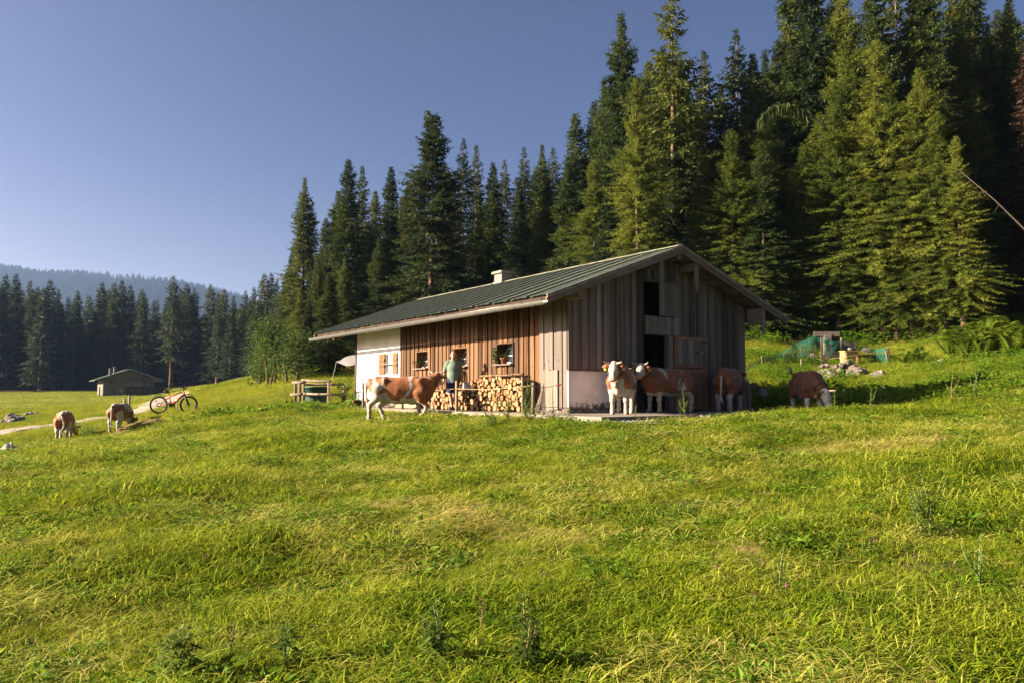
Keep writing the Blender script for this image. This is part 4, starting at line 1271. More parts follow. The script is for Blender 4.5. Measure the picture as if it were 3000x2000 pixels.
BROWN, WHITE = np.array((0.21,0.072,0.021)), np.array((0.37,0.325,0.265))
def make_cow(label, loc, heading, scale, poll, fwd, legs, tail, coat, brown=BROWN, up=(0,0,1), neck0=(.58,0,.98), bell=False, horns=True, tagged=True, trunk_top=0.0):
    B = Body()
    B.chain([(.66,0,.84),(.46,0,.87),(.18,0,.865),(-.12,0,.855)], [.205,.315,.345,.355], 'trunk', (1,.74,1), .10)
    B.chain([(-.12,0,.855),(-.38,0,.90),(-.60,0,.98),(-.80,0,1.00)], [.355,.305,.235,.165], 'trunk', (1,.80,1), .10)
    for s_ in (-1, 1):
        B.cap((-.46,s_*.185,1.155),(-.50,s_*.16,1.14), .058, .05, 'trunk', (1,1,1), .07)            # hook bones
        B.cap((-.84,s_*.085,1.05),(-.88,s_*.075,1.03), .055, .05, 'trunk', (1,1,1), .05)              # pin bones
        B.chain([(.52,s_*.15,1.08),(.60,s_*.20,.84),(.47,s_*.19,.68)], [.10,.125,.10], 'trunk', (1,.8,1), .07)   # shoulder blade and point
        B.chain([(-.50,s_*.15,1.02),(-.70,s_*.17,.84),(-.62,s_*.18,.66)], [.14,.165,.12], 'trunk', (1,.8,1), .07) # thigh
    B.chain([(.58,0,1.16),(.40,0,1.175),(-.1,0,1.135),(-.46,0,1.175),(-.70,0,1.165),(-.90,0,1.12)], [.085,.075,.06,.065,.07,.05], 'trunk', (1,1,1), .09)  # withers, loin, croup
    B.cap((.66,0,.60),(.30,0,.545), .095, .07, 'trunk', (1,.9,1), .10)                              # brisket
    B.cap((-.42,0,.60),(-.52,0,.60), .12, .10, 'udder', (1,1,1), .08)
    p = np.array(poll, float); f = np.array(fwd, float); f /= np.linalg.norm(f)
    u = np.array(up, float); u = u-f*(u@f); u /= np.linalg.norm(u); lt = np.cross(u, f)
    nk = np.array(neck0, float)
    mid = (nk+p)/2+np.array((0,0,-.03))
    B.chain([nk, mid, p-f*.03-u*.04], [.225,.175,.125], 'neck', (1,.74,1), .10)
    B.chain([nk+np.array((.08,0,-.2)), mid+np.array((0,0,-.16))], [.13,.08], 'neck', (1,.6,1), .12)                # dewlap
    B.cap(p+u*.03, p+f*.16+u*.015, .098, .105, 'head', k=.05)
    B.cap(p+f*.14, p+f*.40-u*.015, .100, .072, 'head', k=.06)
    B.cap(p+f*.10-u*.11, p+f*.38-u*.065, .078, .05, 'head', k=.06)
    B.cap(p+f*.43-u*.025-lt*.03, p+f*.43-u*.025+lt*.03, .068, .068, 'muzzle', k=.04)
    for s_ in (-1, 1):
        B.cap(p+f*.15+u*.055+lt*s_*.075, p+f*.18+u*.045+lt*s_*.08, .035, .03, 'head', k=.03)
        e0 = p+lt*s_*.10-u*.0
        B.chain([e0, e0+lt*s_*.10-u*.01, e0+lt*s_*.20-u*.045-f*.01], [.028,.060,.022], 'ear', (1,1,1), .02)
    for pts, rs in legs:
        B.chain(pts, rs, 'leg', (1,1,1), .06)
        x, y, z = pts[-1]
        d = np.array(pts[-1])-np.array(pts[-2]); d /= np.linalg.norm(d)
        B.cap(np.array(pts[-1])-np.array((0,.018,0)), np.array(pts[-1])-np.array((0,-.018,0))+d*.012, .046, .05, 'hoof', k=.02)
    B.chain(tail, [.05]+[.03]*(len(tail)-2)+[.022], 'tail', k=.04)
    me = B.mesh('body', .0165)
    V = B.V; lab = B.labels()
    wob = np.stack([fbm(V[:,0]*9, V[:,2]*9, 51)-.5, fbm(V[:,0]*9+7, V[:,2]*9+3, 52)-.5], -1)*0.07
    isb = coat(V, lab, wob)
    col = np.where(isb[:,None], brown, WHITE)
    soil = sstep(.62, .12, V[:,2])*(np.isin(lab, ['leg', 'udder']))*(.35+.65*fbm(V[:,0]*7, V[:,2]*5+V[:,1]*6, 88))    # mud up the legs
    col = col*(1-.55*soil[:,None])+np.array((.16,.11,.07))*(.55*soil[:,None])
    pale = fbm(V[:,0]*3, V[:,2]*3+V[:,1]*4, 91)[:,None]; col = np.where(isb[:,None], col*(.75+.5*pale), col*(.86+.22*pale))
    hp = (V-p); ff = hp@f; uu = hp@u
    mz = (lab == 'muzzle') & (ff > .42); col[mz] = (0.36,0.19,0.155)
    col[lab == 'hoof'] = (0.10,0.075,0.06)
    ear_in = (lab == 'ear'); col[ear_in] = brown*1.05
    ca_ = me.attributes.new('coat_col', 'FLOAT_COLOR', 'POINT')
    ca_.data.foreach_set('color', np.concatenate([col, np.ones((len(col),1))], 1).astype(np.float32).ravel())
    root = empty('cow', loc, heading, label, 'cow', 'young brown and white cattle around the barn', scale)
    link('body', me, root, M['coat'])
    P3 = lambda v: Vector(tuple(v))
    for s_ in (-1, 1):
        if horns:
            b_ = p+u*.085+lt*s_*.075
            MB().tube([P3(b_), P3(b_+lt*s_*.07+u*.02), P3(b_+lt*s_*.125+u*.06+f*.02), P3(b_+lt*s_*.15+u*.12+f*.03)], [.03,.027,.019,.006], 8).build('horn', M['horn'], root)
        MB().ball(P3(p+f*.175+u*.042+lt*s_*.098), .021, n=8).build('eye', M['eye'], root)
        MB().ball(P3(p+f*.495-u*.012+lt*s_*.034), .014, n=6).build('nostril', M['eye'], root)
    if tagged:
        for s_ in (-1, 1):
            c = p+lt*s_*.235-u*.075+f*.045
            MB().box(tuple(c-np.array((.012,.03,.03))), tuple(c+np.array((.012,.03,.03)))).build('ear_tag', M['tag_yellow'], root)
    t = tail[-1]
    mb = MB()
    for k in range(14):
        a_ = random.uniform(0, 6.28); mb.leaf(Vector(t)+Vector((0,0,.05)), (math.cos(a_)*.22, math.sin(a_)*.22, -1), (math.cos(a_+1.5), math.sin(a_+1.5), 0), random.uniform(.2,.3), .035, 0, .05)
    mb.build('tail_tuft', M['cloth_white'], root)
    if True:
        c = nk*.42+p*.58
        ax = (p-nk)
        col_o = MB().ring(P3(c-np.array((0,0,.02))), P3(ax), .20, .018, 24, 6).build('collar', M['leather'], root)
        if bell:
            ob = MB().lathe(P3(c+np.array((.10,0,-.46))), [(.075,0),(.07,.05),(.055,.13),(.03,.16)], 10); ob.build('bell', M['brass'], root)
    return root

# ---- coat patterns
def zpx(pts, ox, sc, oy=1430): return [((px-ox)*sc, (oy-py)*abs(sc)) for px, py in pts]
MAIN = [zpx(p, 1000, .001185) for p in (
 [(190,420),(260,335),(360,330),(320,390),(330,700),(270,770),(235,785),(190,600)],
 [(440,320),(520,270),(600,270),(610,330),(570,400),(565,520),(510,600),(470,545),(400,500),(385,400)],
 [(640,260),(1190,260),(1160,420),(1195,500),(1200,640),(1130,780),(1090,850),(1000,900),(990,945),(800,930),(700,840),(650,750),(580,770),(420,830),(520,700),(600,630),(640,640),(600,560),(600,480),(590,420)],
 [(1290,250),(2100,150),(1900,500),(1880,700),(1750,850),(1690,1000),(1700,1130),(1600,1080),(1480,1000),(1380,930),(1320,890),(1180,920),(1110,880),(1200,780),(1280,620),(1270,560),(1260,420)])]
def coat_main(V, lab, w):
    x, z = V[:,0]+w[:,0], V[:,2]+w[:,1]
    b = np.zeros(len(V), bool)
    for p in MAIN: b |= inpoly(x, z, p)
    b &= ~((lab == 'leg') & (V[:,2] < .50) & (V[:,0] < .5)) & ~((lab == 'leg') & (V[:,2] < .42))
    b &= V[:,2] > .40
    b |= (lab == 'neck') & (z > .7)
    hd = np.isin(lab, ['head', 'muzzle']); b[hd] = False
    b[lab == 'udder'] = False; b[lab == 'tail'] = (z > .85)[lab == 'tail']
    return b
MIRR = [zpx(p, 1480, -.001275, 1230) for p in (
 [(1140,230),(1290,230),(1340,350),(1310,420),(1340,510),(1290,470),(1220,380)],
 [(1700,440),(1650,500),(1615,620),(1630,720),(1660,720),(1650,600),(1720,470)],
 [(1830,490),(1790,560),(1700,650),(1630,720),(1700,740),(1850,700),(1840,560)],
 [(1765,290),(1810,350),(1765,350)])]
def coat_second(V, lab, w):
    x, z = V[:,0]+w[:,0], V[:,2]+w[:,1]
    wht = np.zeros(len(V), bool)
    for p in MIRR: wht |= inpoly(x, z, p)
    wht |= (z < .56) | ((lab == 'leg') & (z < .60))
    b = ~wht
    hd = np.isin(lab, ['head', 'muzzle']); b[hd] = False
    return b
def coat_front(V, lab, w):
    x, z = V[:,0]+w[:,0], V[:,2]+w[:,1]
    b = (z > .66) & ~((np.abs(V[:,1]) < .17) & (x > .5) & (z < .90))
    n = fbm(V[:,0]*2.1+V[:,1]*1.1+3, V[:,2]*2.1, 77); b &= n < .60
    b &= ~((np.abs(V[:,1]) < .2) & (z > 1.2) & (x < .3))
    b |= (lab == 'neck') & (z > .85)
    b &= ~((lab == 'leg') & (z < .62))
    hd = np.isin(lab, ['head', 'muzzle']); b[hd] = False
    return b
def coat_brown(V, lab, w):
    z = V[:,2]+w[:,1]
    b = ~((lab == 'leg') & (z < .50)) & (z > .40)
    hd = np.isin(lab, ['head', 'muzzle']); b[hd] = (V[hd][:,1] > 0) if False else False
    b[lab == 'tail'] = (z > 1.0)[lab == 'tail']
    return b
def coat_rear(seed, thr):
    def fn(V, lab, w):
        x, z = V[:,0]+w[:,0], V[:,2]+w[:,1]
        n = fbm(V[:,0]*1.6+seed, V[:,1]*2.6+V[:,2]*1.3+seed*2, seed)
        b = (n < thr) & (z > .58)
        b &= ~((np.abs(V[:,1]) < .13) & (z > 1.17))
        b &= ~((lab == 'leg') & (z < .62))
        hd = np.isin(lab, ['head', 'muzzle', 'neck']); b[hd] = True
        b[lab == 'tail'] = (z > 1.05)[lab == 'tail']
        return b
    return fn
TAIL = [(-.93,0,1.13),(-1.00,0,1.0),(-.99,0,.8),(-.96,.02,.6),(-.95,.02,.45)]
random.seed(21)
np.random.seed(21)
def std_legs(df=(0,0), dh=(0,0)):
    L = []
    for i, s_ in enumerate((-1, 1)):
        pts, rs = leg(True, s_); n = len(pts); L.append(([(x+df[i]*k/(n-1), y, z) for k, (x,y,z) in enumerate(pts)], rs))
        pts, rs = leg(False, s_); L.append(([(x+dh[i]*k/(n-1), y, z) for k, (x,y,z) in enumerate(pts)], rs))
    return L
c = P(1175, 1233, 21.5)
walk = [
 (leg(True, -1, [(.47,-.17,.80),(.56,-.17,.60),(.73,-.17,.43),(.68,-.17,.27),(.59,-.17,.17),(.52,-.17,.09)])),
 (leg(True, 1, [(.47,.17,.80),(.46,.17,.60),(.49,.17,.37),(.49,.17,.22),(.50,.17,.105),(.54,.17,.045)])),
 (leg(False, -1, [(-.66,-.17,.90),(-.66,-.20,.68),(-.87,-.18,.45),(-.875,-.18,.26),(-.88,-.18,.11),(-.85,-.18,.045)])),
 (leg(False, 1, [(-.62,.17,.90),(-.48,.19,.66),(-.66,.18,.44),(-.58,.18,.26),(-.52,.18,.11),(-.48,.18,.045)]))]
make_cow('brown and white cow walking past the woodpile towards the man', (c.x, c.y, g(c.x, c.y)-.03), R(3), 1.0,
         (1.0,.20,1.27), (.12,.93,-.36), walk, [(-.90,0,1.17),(-.985,-.02,1.05),(-.99,-.05,.85),(-.97,-.10,.62),(-.95,-.13,.45)], coat_main, neck0=(.66,.03,.96))
c = P(1806, 1213, 18.15)
make_cow('cow with white face and bell facing out from the barn in full sun', (c.x+.22, c.y+.62, -.005), R(-106), .95,
         (.98,-.05,1.23), (.62,-.02,-.72), std_legs((.05,-.06), (-.05,.1)), TAIL, coat_front, neck0=(.60,0,1.0), bell=True, brown=BROWN*np.array((1.1,1.05,.95)))
c = P(1953, 1204, 20.1)
make_cow('brown cow with white shoulder wedge standing side-on before the stable door', (c.x, c.y, -.01), R(213), .94,
         (1.0,.06,1.27), (.70,.45,-.60), std_legs((.02,-.05), (.04,-.12)), [(-.93,0,1.13),(-1.02,0,1.0),(-1.03,0,.8),(-1.02,.02,.6),(-1.0,.02,.45)], coat_second, brown=BROWN*.8)
c = P(2140, 1203, 21.6)
make_cow('plain brown cow standing in shade at the far end of the gable wall', (c.x, c.y, -.012), R(60), .98,
         (1.0,-.03,1.12), (.78,-.35,-.62), std_legs((.0,.1), (-.04,.1)), TAIL, coat_brown, brown=BROWN*.72)
c = P(2372, 1212, 20.3)
make_cow('dark brown cow with white face grazing on the grass beside the barn', (c.x, c.y+.1, g(c.x, c.y)+.0), R(-93), .96,
         (1.02,.12,.66), (.30,.12,-.95), std_legs((.08,-.08), (0,.06)), [(-.93,0,1.13),(-1.03,-.05,1.15),(-1.1,-.10,1.25),(-1.12,-.1,1.36),(-1.1,-.12,1.42)], coat_brown,
         up=(.95,.0,.3), neck0=(.62,0,.92), brown=BROWN*.42)
c = P(188, 1283, 31)
make_cow('spotted cow seen from behind, grazing near the gravel track by a white boulder', (c.x, c.y, g(c.x, c.y)-.03), R(114), .98,
         (1.0,-.22,.50), (.45,-.35,-.85), std_legs((.1,-.1), (-.06,.1)), [(-.93,0,1.13),(-1.0,-.02,1.0),(-1.0,-.09,.8),(-.97,-.08,.62),(-.95,.0,.5)], coat_rear(4, .62), up=(.9,0,.4), neck0=(.62,-.05,.90))
c = P(352, 1260, 30.5)
make_cow('spotted cow seen from behind, head down over the mossy mound near the bicycle', (c.x, c.y, g(c.x, c.y)-.03), R(97), .92,
         (1.15,-.05,.52), (.62,-.1,-.78), std_legs((.1,-.1), (-.06,.08)), TAIL, coat_rear(9, .56), up=(.8,0,.5), neck0=(.62,0,.90), brown=BROWN*.85)

# ------------------------------------------------------------------ the man
def make_man():
    m0 = P(1328, 1201, 22.3)
    root = empty('person', (m0.x, m0.y, 0.012), 0, 'man in sage green T-shirt and navy shorts walking along the woodpile behind the cow', 'person')
    arms = [[(-.175,0,1.41),(-.27,.03,1.14),(-.275,-.05,.90)], [(.16,.02,1.41),(.225,.06,1.14),(.25,.0,.905)]]
    legs_ = [[(-.095,0,.87),(-.085,-.11,.47),(-.02,-.17,.10)], [(.085,.02,.87),(.04,.06,.47),(-.085,.15,.115)]]
    toes = [(-.005,-.33,.045), (-.105,-.0,.045)]
    B = Body()
    B.chain([(0,0,.90),(0,0,1.05),(0,.0,1.25),(0,.01,1.38)], [.135,.135,.15,.125], 'torso', (1.15,.85,1), .06)
    B.cap((-.15,.01,1.40),(.14,.01,1.40), .07, .07, 'torso', k=.06)
    B.cap((0,.01,1.42),(0,-.03,1.53), .062, .058, 'neck', k=.04)
    hc_ = np.array((0,-.045,1.615))
    B.cap(hc_+(0,.018,.03), hc_+(0,.0,.03), .086, .086, 'head', (.92,1.05,1.05), .03)
    B.cap(hc_+(0,-.03,-.035), hc_+(0,-.045,-.085), .066, .045, 'head', k=.04)
    B.cap(hc_+(0,-.085,.01), hc_+(0,-.118,-.032), .012, .019, 'head', k=.015)               # nose
    B.cap(hc_+(-.035,-.083,.027), hc_+(.035,-.083,.027), .012, .012, 'head', k=.02)          # brow
    B.cap(hc_+(-.02,-.098,-.063), hc_+(.02,-.098,-.063), .008, .008, 'head', k=.012)         # mouth
    for s_ in (-1, 1): B.cap(hc_+(s_*.083,.01,.015), hc_+(s_*.09,.012,-.025), .016, .012, 'head', (.6,1,1), .012)
    for a in arms:
        B.chain(a, [.062,.046,.032], 'arm', k=.03)
        w = np.array(a[2]); d = w-np.array(a[1]); d /= np.linalg.norm(d); sd = np.array((0,-1.,0)); inn = -np.sign(w[0])
        palm = w+d*.075
        B.chain([w, palm], [.030,.036], 'hand', (.62,1,1) if False else (1,1,1), .02)
        for q, (off, L) in enumerate(((.030,.070),(.010,.078),(-.010,.073),(-.028,.058))):
            b0 = palm+sd*off+d*.012; b1 = b0+d*L*.5+np.array((inn*.004,0,0)); b2 = b1+d*L*.42+np.array((inn*.022,0,0))
            B.chain([b0, b1, b2], [.0105,.0095,.008], 'hand', k=.006)
        t0 = w+d*.03+sd*.028; B.chain([t0, t0+d*.03+sd*.022, t0+d*.062+sd*.024+np.array((inn*.014,0,0))], [.012,.0105,.009], 'hand', k=.01)
    for L, t in zip(legs_, toes):
        B.chain(L, [.092,.058,.040], 'leg', k=.04)
        kn, an = np.array(L[1]), np.array(L[2])
        B.cap(kn+(an-kn)*.18+np.array((0,.022,0)), kn+(an-kn)*.5+np.array((0,.015,0)), .05, .042, 'leg', k=.05)
        B.chain([an+np.array((0,.03,-.05)), t], [.038,.032], 'foot', k=.03)
    me = B.mesh('body', .0085)
    link('body', me, root, M['skin'])
    # T-shirt: follows the torso, short sleeves end above the elbow
    S = Body()
    S.chain([(0,-.005,.845),(0,0,1.03),(0,0,1.25),(0,.01,1.385)], [.150,.146,.152,.125], 'shirt', (1.17,.90,1), .06)
    S.cap((-.14,.01,1.40),(.13,.01,1.40), .072, .072, 'shirt', k=.05)
    for a in arms:
        p0, p1 = np.array(a[0]), np.array(a[1]); S.cap(p0, p0+(p1-p0)*.78, .066, .068, 'shirt', k=.04)
    def cutS(X, Y, Z):
        c1 = .80-Z; hole = .085-np.sqrt(X**2+(Y+.02)**2+((Z-1.515)/1.0)**2)
        return np.maximum(c1+0*X+0*Y, hole)
    link('t_shirt', S.mesh('t_shirt', .0095, cutS), root, M['sage_cotton'])
    H = Body()
    H.cap((0,0,.93),(0,0,.84), .145, .150, 'shorts', (1.15,.88,1), .05)
    for L in legs_:
        p0, p1 = np.array(L[0]), np.array(L[1]); H.chain([p0, p0+(p1-p0)*.93], [.112,.098], 'shorts', (1,1,1), .03)
    link('shorts', H.mesh('shorts', .0095, lambda X, Y, Z: (.515-Z)+0*X+0*Y), root, M['navy_cotton'])
    Hh = Body(); Hh.cap(hc_+(0,.024,.026), hc_+(0,.01,.026), .0905, .0905, 'hair', (.93,1.05,1.03), .03)
    link('hair', Hh.mesh('hair', .008, lambda X, Y, Z: np.maximum(np.maximum(-.045-Y+.02+0*X+0*Z, 1.585-Z+0*X+0*Y), (Z-1.685)+0*X+0*Y)), root, M['hair_grey'])
    Bd = Body(); Bd.chain([hc_+(-.055,-.04,-.06), hc_+(0,-.093,-.092), hc_+(.055,-.04,-.06)], [.016,.022,.016], 'beard', k=.02)
    link('beard', Bd.mesh('beard', .007), root, M['hair_grey'])
    for s_ in (-1, 1): MB().ball(hc_+(s_*.032,-.088,.006), .010, n=8).build('eye', M['eye'], root)
    for L, t in zip(legs_, toes):
        an = np.array(L[2]); t = np.array(t); F = Body()
        F.cap(an+np.array((0,.05,-.075)), t+np.array((0,-.035,-.012)), .036, .038, 'shoe', (1.15,1,.75), .03)
        F.cap(t+np.array((0,.09,.025)), t+np.array((0,.02,.01)), .047, .04, 'shoe', (1.1,1,1), .03)
        zz = min(an[2]-.11, t[2]-.045)
        link('sandal', F.mesh('sandal', .009, lambda X, Y, Z: (zz+.0-Z)+0*X+0*Y), root, M['sandal'])
make_man()
# ------------------------------------------------------------------ firewood
random.seed(33)
def log_mesh(name, seed, split=False):
    rnd = random.Random(seed); n = 11; m = MB(); vs = []
    rad = [1+rnd.uniform(-.09,.09) for _ in range(n)]
    el = rnd.uniform(.9,1.1)
    for y in (0, 1):
        for k in range(n):
            t = 2*math.pi*k/n; x, z = rad[k]*math.cos(t)*el, rad[k]*math.sin(t)/el
            if split: z = max(z, -.15)
            vs.append((x, y, z))
    b0 = len(m.v)
    m._add(vs, [(k, (k+1)%n, n+(k+1)%n, n+k) for k in range(n)], 0, True)
    m.f += [tuple(reversed(range(n))), tuple(range(n, 2*n))]; m.m += [1, 1]; m.sm += [False, False]
    return m.mesh(name, [M['log_bark'], M['log_end']])
LOGS = [log_mesh('log', i) for i in range(5)] + [log_mesh('log', 9, True)]
def bz(u, v): return side(u, v, -0.42)
def pack(b0, b1, ztop, n, rmin, rmax, seed):
    rnd = random.Random(seed); C = []
    for i in range(n*6):
        if len(C) >= n: break
        r = rnd.uniform(rmin, rmax)*(0.62 if rnd.random() < .25 else 1)
        if len(C) < (b1-b0)/.17: r = rnd.uniform(.07, .10)
        best = None
        for q in range(60):
            x = rnd.uniform(b0+r, b1-r); y = r
            for (cx, cy_, cr) in C:
                d = abs(cx-x); s_ = cr+r
                if d < s_: y = max(y, cy_+math.sqrt(s_*s_-d*d))
            if best is None or y < best[1]: best = (x, y)
        if best[1]+r*.7 > ztop(best[0]): continue
        C.append((best[0], best[1], r))
    return C
bL, bM_, bR = bz(1256,1200)[0], bz(1376,1200)[0], bz(1532,1200)[0]
zt_hi = bz(1450,1103)[1]; zt_lo = bz(1310,1141)[1]
stack = empty('firewood_stack', W(0,0,0), BANG, 'firewood stack of cut round logs against the long barn wall', 'firewood stack')
def top_fn(b):
    if b > bM_: return zt_lo+.03*math.sin(b*5)
    t = (bM_-b)/(bM_-bR)
    return zt_hi - .12*max(0, .3-t)/.3 - .10*max(0, t-.85)/.15
C = pack(bR, bM_-.01, top_fn, 180, .046, .105, 3) + pack(bM_+.01, bL, top_fn, 62, .048, .105, 4)
C = C[:298]
for x, y, r in C:
    me_ = random.choice(LOGS)
    o = link('log', me_, stack)
    L = .33+random.uniform(-.03,.03)
    o.scale = (r*.98, L, r*.98); 
    o.rotation_euler = (0, random.uniform(0, 6.28) if me_ is not LOGS[5] else random.uniform(-.3,.3), -math.pi/2)
    o.location = (-.42-random.uniform(-.03,.04)+0.0, x, y+.004)
# poles lying along the top of the stack, and a stake holding its end
for k in range(7):
    b0 = random.uniform(bR+.05, bM_-1.1); r = random.uniform(.022,.04); z = top_fn(b0+.4)+.03+.03*(k%2)
    a_ = -.38+.08*k*.7
    MB().tube([(a_, b0, z), (a_+.02, b0+random.uniform(.7,1.0), z+random.uniform(-.03,.04))], r, 8, mc=1).build('pole', [M['log_bark'], M['log_end']], stack)
MB().beam((-.46, bR-.06, 0), (-.44, bR-.02, zt_hi*.98), .05, .07).build('stake', M['post_wood'], stack)
MB().beam((-.47, (bR+bM_)/2-.15, 0.0), (-.45, (bR+bM_)/2-.15, .42), .03, .03).build('stake', M['post_wood'], stack)
# sticks leaning by the corner
for k in range(4):
    b = bR-.28-.06*k
    MB().tube([(-.25,b,0),(-.03,b-.08+.03*k,.65+.1*k)], .016, 7).build('leaning_stick', M['post_wood'], stack)
# crate of kindling standing on the low part of the stack
bc, zc = bz(1363,1127)
t_ = empty('plastic_box', W(-.28, bc, zt_lo+.02), BANG, 'pale grey box standing on the lower end of the firewood stack', 'box')
m = MB(); m.box((-.12,-.17,0),(.12,-.155,.2)); m.box((-.12,.155,0),(.12,.17,.2)); m.box((-.12,-.154,0),(-.105,.154,.2)); m.box((.105,-.154,0),(.12,.154,.2)); m.box((-.104,-.154,0),(.104,.154,.012))
m.build('shell', M['white_plastic'], t_)
MB().box((-.135,-.185,.17),(.135,.185,.188)).build('lid', M['white_plastic'], t_)
# coil of yellow hose hung on the wall behind the man
bc, zc = side(1349, 1106, 0.0)
t_ = empty('hose_coil', W(.03, bc, zc), BANG, 'coil of yellow hose hanging on the wall beside the man', 'hose')
for k in range(6):
    MB().ring((-.03-.012*k, random.uniform(-.02,.02), random.uniform(-.03,.03)), (1, random.uniform(-.15,.15), random.uniform(-.1,.1)), .20+random.uniform(-.03,.025), .015, 26, 6).build('loop', M['hay_coil'], t_)
MB().tube([(.06,0,.2),(-.1,0,.2),(-.12,0,.24)], .012, 6).build('hook', M['iron'], t_)

# ------------------------------------------------------------------ flower pots on the sills and by the white wall
def pot_plant(loc, label, r=.085, h=.15, leaves=46, spread=.16, height=.2, flower=None, leafm='maple_leaf', stems=False, group='potted plants by the barn', drop=0.0):
    t = empty('potted_plant', loc, random.uniform(0,6), label, 'plant pot', group)
    MB().lathe((0,0,0), [(r*.68,0),(r*.95,h*.78),(r*1.08,h*.78),(r*1.1,h),(r*.95,h),(r*.9,h*.85)], 14).build('pot', M['terracotta'], t)
    m = MB()
    for k in range(leaves):
        a_ = random.uniform(0, 6.28); q = random.random()**.6; z = h*.9+height*random.random()*(1-.4*q)
        p = Vector((math.cos(a_)*q*spread, math.sin(a_)*q*spread, z-drop*q))
        m.leaf(p, (math.cos(a_+random.uniform(-.8,.8)), math.sin(a_), random.uniform(-.4,.7)), (random.uniform(-.4,.4), random.uniform(-.4,.4), 1), random.uniform(.05,.09), random.uniform(.04,.065))
    for k in range(7):
        a_ = random.uniform(0,6.28); m.tube([(0,0,h*.85),(math.cos(a_)*spread*.5,math.sin(a_)*spread*.5,h+height*.6)], .005, 4)
    m.build('foliage', M[leafm], t)
    if flower:
        m = MB()
        for k in range(5):
            a_ = random.uniform(0,6.28); c = Vector((math.cos(a_)*spread*.35, math.sin(a_)*spread*.35, h+height*random.uniform(.85,1.25)))
            for j in range(9):
                d = Vector((random.uniform(-1,1), random.uniform(-1,1), random.uniform(-.3,1))).normalized()
                m.leaf(c+d*.012, d, (0.2,0.1,1), .038, .034)
        m.build('flower', M[flower], t)
    return t
b0,b1,z0,z1 = WINS[0]; pot_plant(W(SA-.10, b1-.17, z0), 'green pot plant on the sill of the window nearest the white wall', spread=.16, height=.14, group=None)
b0,b1,z0,z1 = WINS[1]; pot_plant(W(SA-.10, b1-.15, z0), 'red geranium in a pot on the sill behind the man', r=.095, h=.18, flower='flower_red', height=.18, group=None)
b0,b1,z0,z1 = WINS[2]
pot_plant(W(SA-.10, b0+(b1-b0)*.45, z0), 'straggling pot plant on the sill of the window above the tall woodpile', r=.095, h=.18, leaves=26, spread=.12, height=.18, group=None)
def climber(loc, label, h, w, n, leafm, name='climbing_plant', cat='plant', group=None, lean=(0,0)):
    t = empty(name, loc, random.uniform(0,6), label, cat, group)
    st, lf = MB(), MB()
    for s_ in range(max(2, n//40)):
        a_ = random.uniform(0,6.28); pts = [Vector((0,0,0))]
        for k in range(1,6):
            f = k/5; pts.append(Vector((math.cos(a_)*w*.5*f+random.uniform(-.04,.04)+lean[0]*f, math.sin(a_)*w*.5*f+random.uniform(-.04,.04)+lean[1]*f, h*f*random.uniform(.9,1.02))))
        st.tube(pts, [.009]*3+[.006]*3, 5)
        for k in range(40):
            f = random.uniform(.1,1); i = min(4, int(f*5)); p = pts[i].lerp(pts[i+1], f*5-i)
            d = Vector((random.uniform(-1,1), random.uniform(-1,1), random.uniform(-.5,.6)))
            lf.leaf(p+d*.03, d, (random.uniform(-.5,.5),random.uniform(-.5,.5),1), random.uniform(.07,.15), random.uniform(.045,.08))
    st.build('stem', M['stem_green'], t); lf.build('foliage', M[leafm], t)
    return t
b0,b1,z0,z1 = WINS[2]
climber(W(SA-.10, b1-.09, z0+.02), 'thin green shoot climbing at the edge of the window above the tall woodpile', .45, .12, 80, 'maple_leaf')
c = P(1007, 1186, 30.2); climber((c.x, c.y, 0), 'tall tomato plant growing at the far corner of the white wall', 1.05, .5, 200, 'maple_leaf')
c = P(1032, 1186, 29.6); climber((c.x, c.y, 0), 'low leafy plant between the tall tomato plant and the clay pots', .5, .5, 160, 'maple_leaf')
c = P(1042, 1186, 28.9); pot_plant((c.x, c.y, 0), 'clay pot with sparse purple flowers nearest the corner of the white wall', r=.13, h=.22, spread=.2, height=.45, flower='flower_purple', leaves=40, group=None)
c = P(1076, 1186, 27.6); pot_plant((c.x, c.y, 0), 'clay pot with reddish flowers by the wooden post behind the walking cow', r=.15, h=.26, spread=.17, height=.3, flower='flower_red', leaves=30, group=None)
c = P(1051, 1190, 27.8)
t_ = empty('plant_crate', (c.x, c.y, 0), .2, 'black plastic crate of seedlings standing on the apron by the wooden post', 'crate')
m = MB(); m.box((-.2,-.14,0),(.2,-.12,.24)); m.box((-.2,.12,0),(.2,.14,.24)); m.box((-.2,-.119,0),(-.18,.119,.24)); m.box((.18,-.119,0),(.2,.119,.24)); m.box((-.179,-.119,0),(.179,.119,.02)); m.build('shell', M['black_plastic'], t_)
m = MB()
for k in range(40): m.leaf((random.uniform(-.15,.15), random.uniform(-.1,.1), .2), (random.uniform(-.6,.6), random.uniform(-.6,.6), 1), (1,.3,0), .12, .045)
m.build('foliage', M['herb_leaf'], t_)
c = P(1141, 1188, 27.2)
t_ = empty('bucket', W(-.35, to_ab(c.x,c.y)[1], 0), 0, 'grey plastic bucket on the apron under the white wall', 'bucket')
MB().lathe((0,0,0), [(.12,0),(.145,.17),(.155,.17),(.155,.2),(.14,.2),(.13,.05)], 16).build('shell', M['grey_plastic'], t_)
MB().tube([(-.15,0,.18),(-.13,.08,.1),(0,.13,.06),(.13,.08,.1),(.15,0,.18)], .006, 5).build('handle', M['iron'], t_)
t_ = empty('bowl', W(-.4, to_ab(c.x,c.y)[1]-.75, 0), 0, 'shallow white dish lying on the apron beside the grey bucket', 'bowl')
MB().lathe((0,0,0), [(.10,0),(.22,.06),(.225,.065),(.21,.065),(.1,.012)], 18).build('dish', M['white_plastic'], t_)
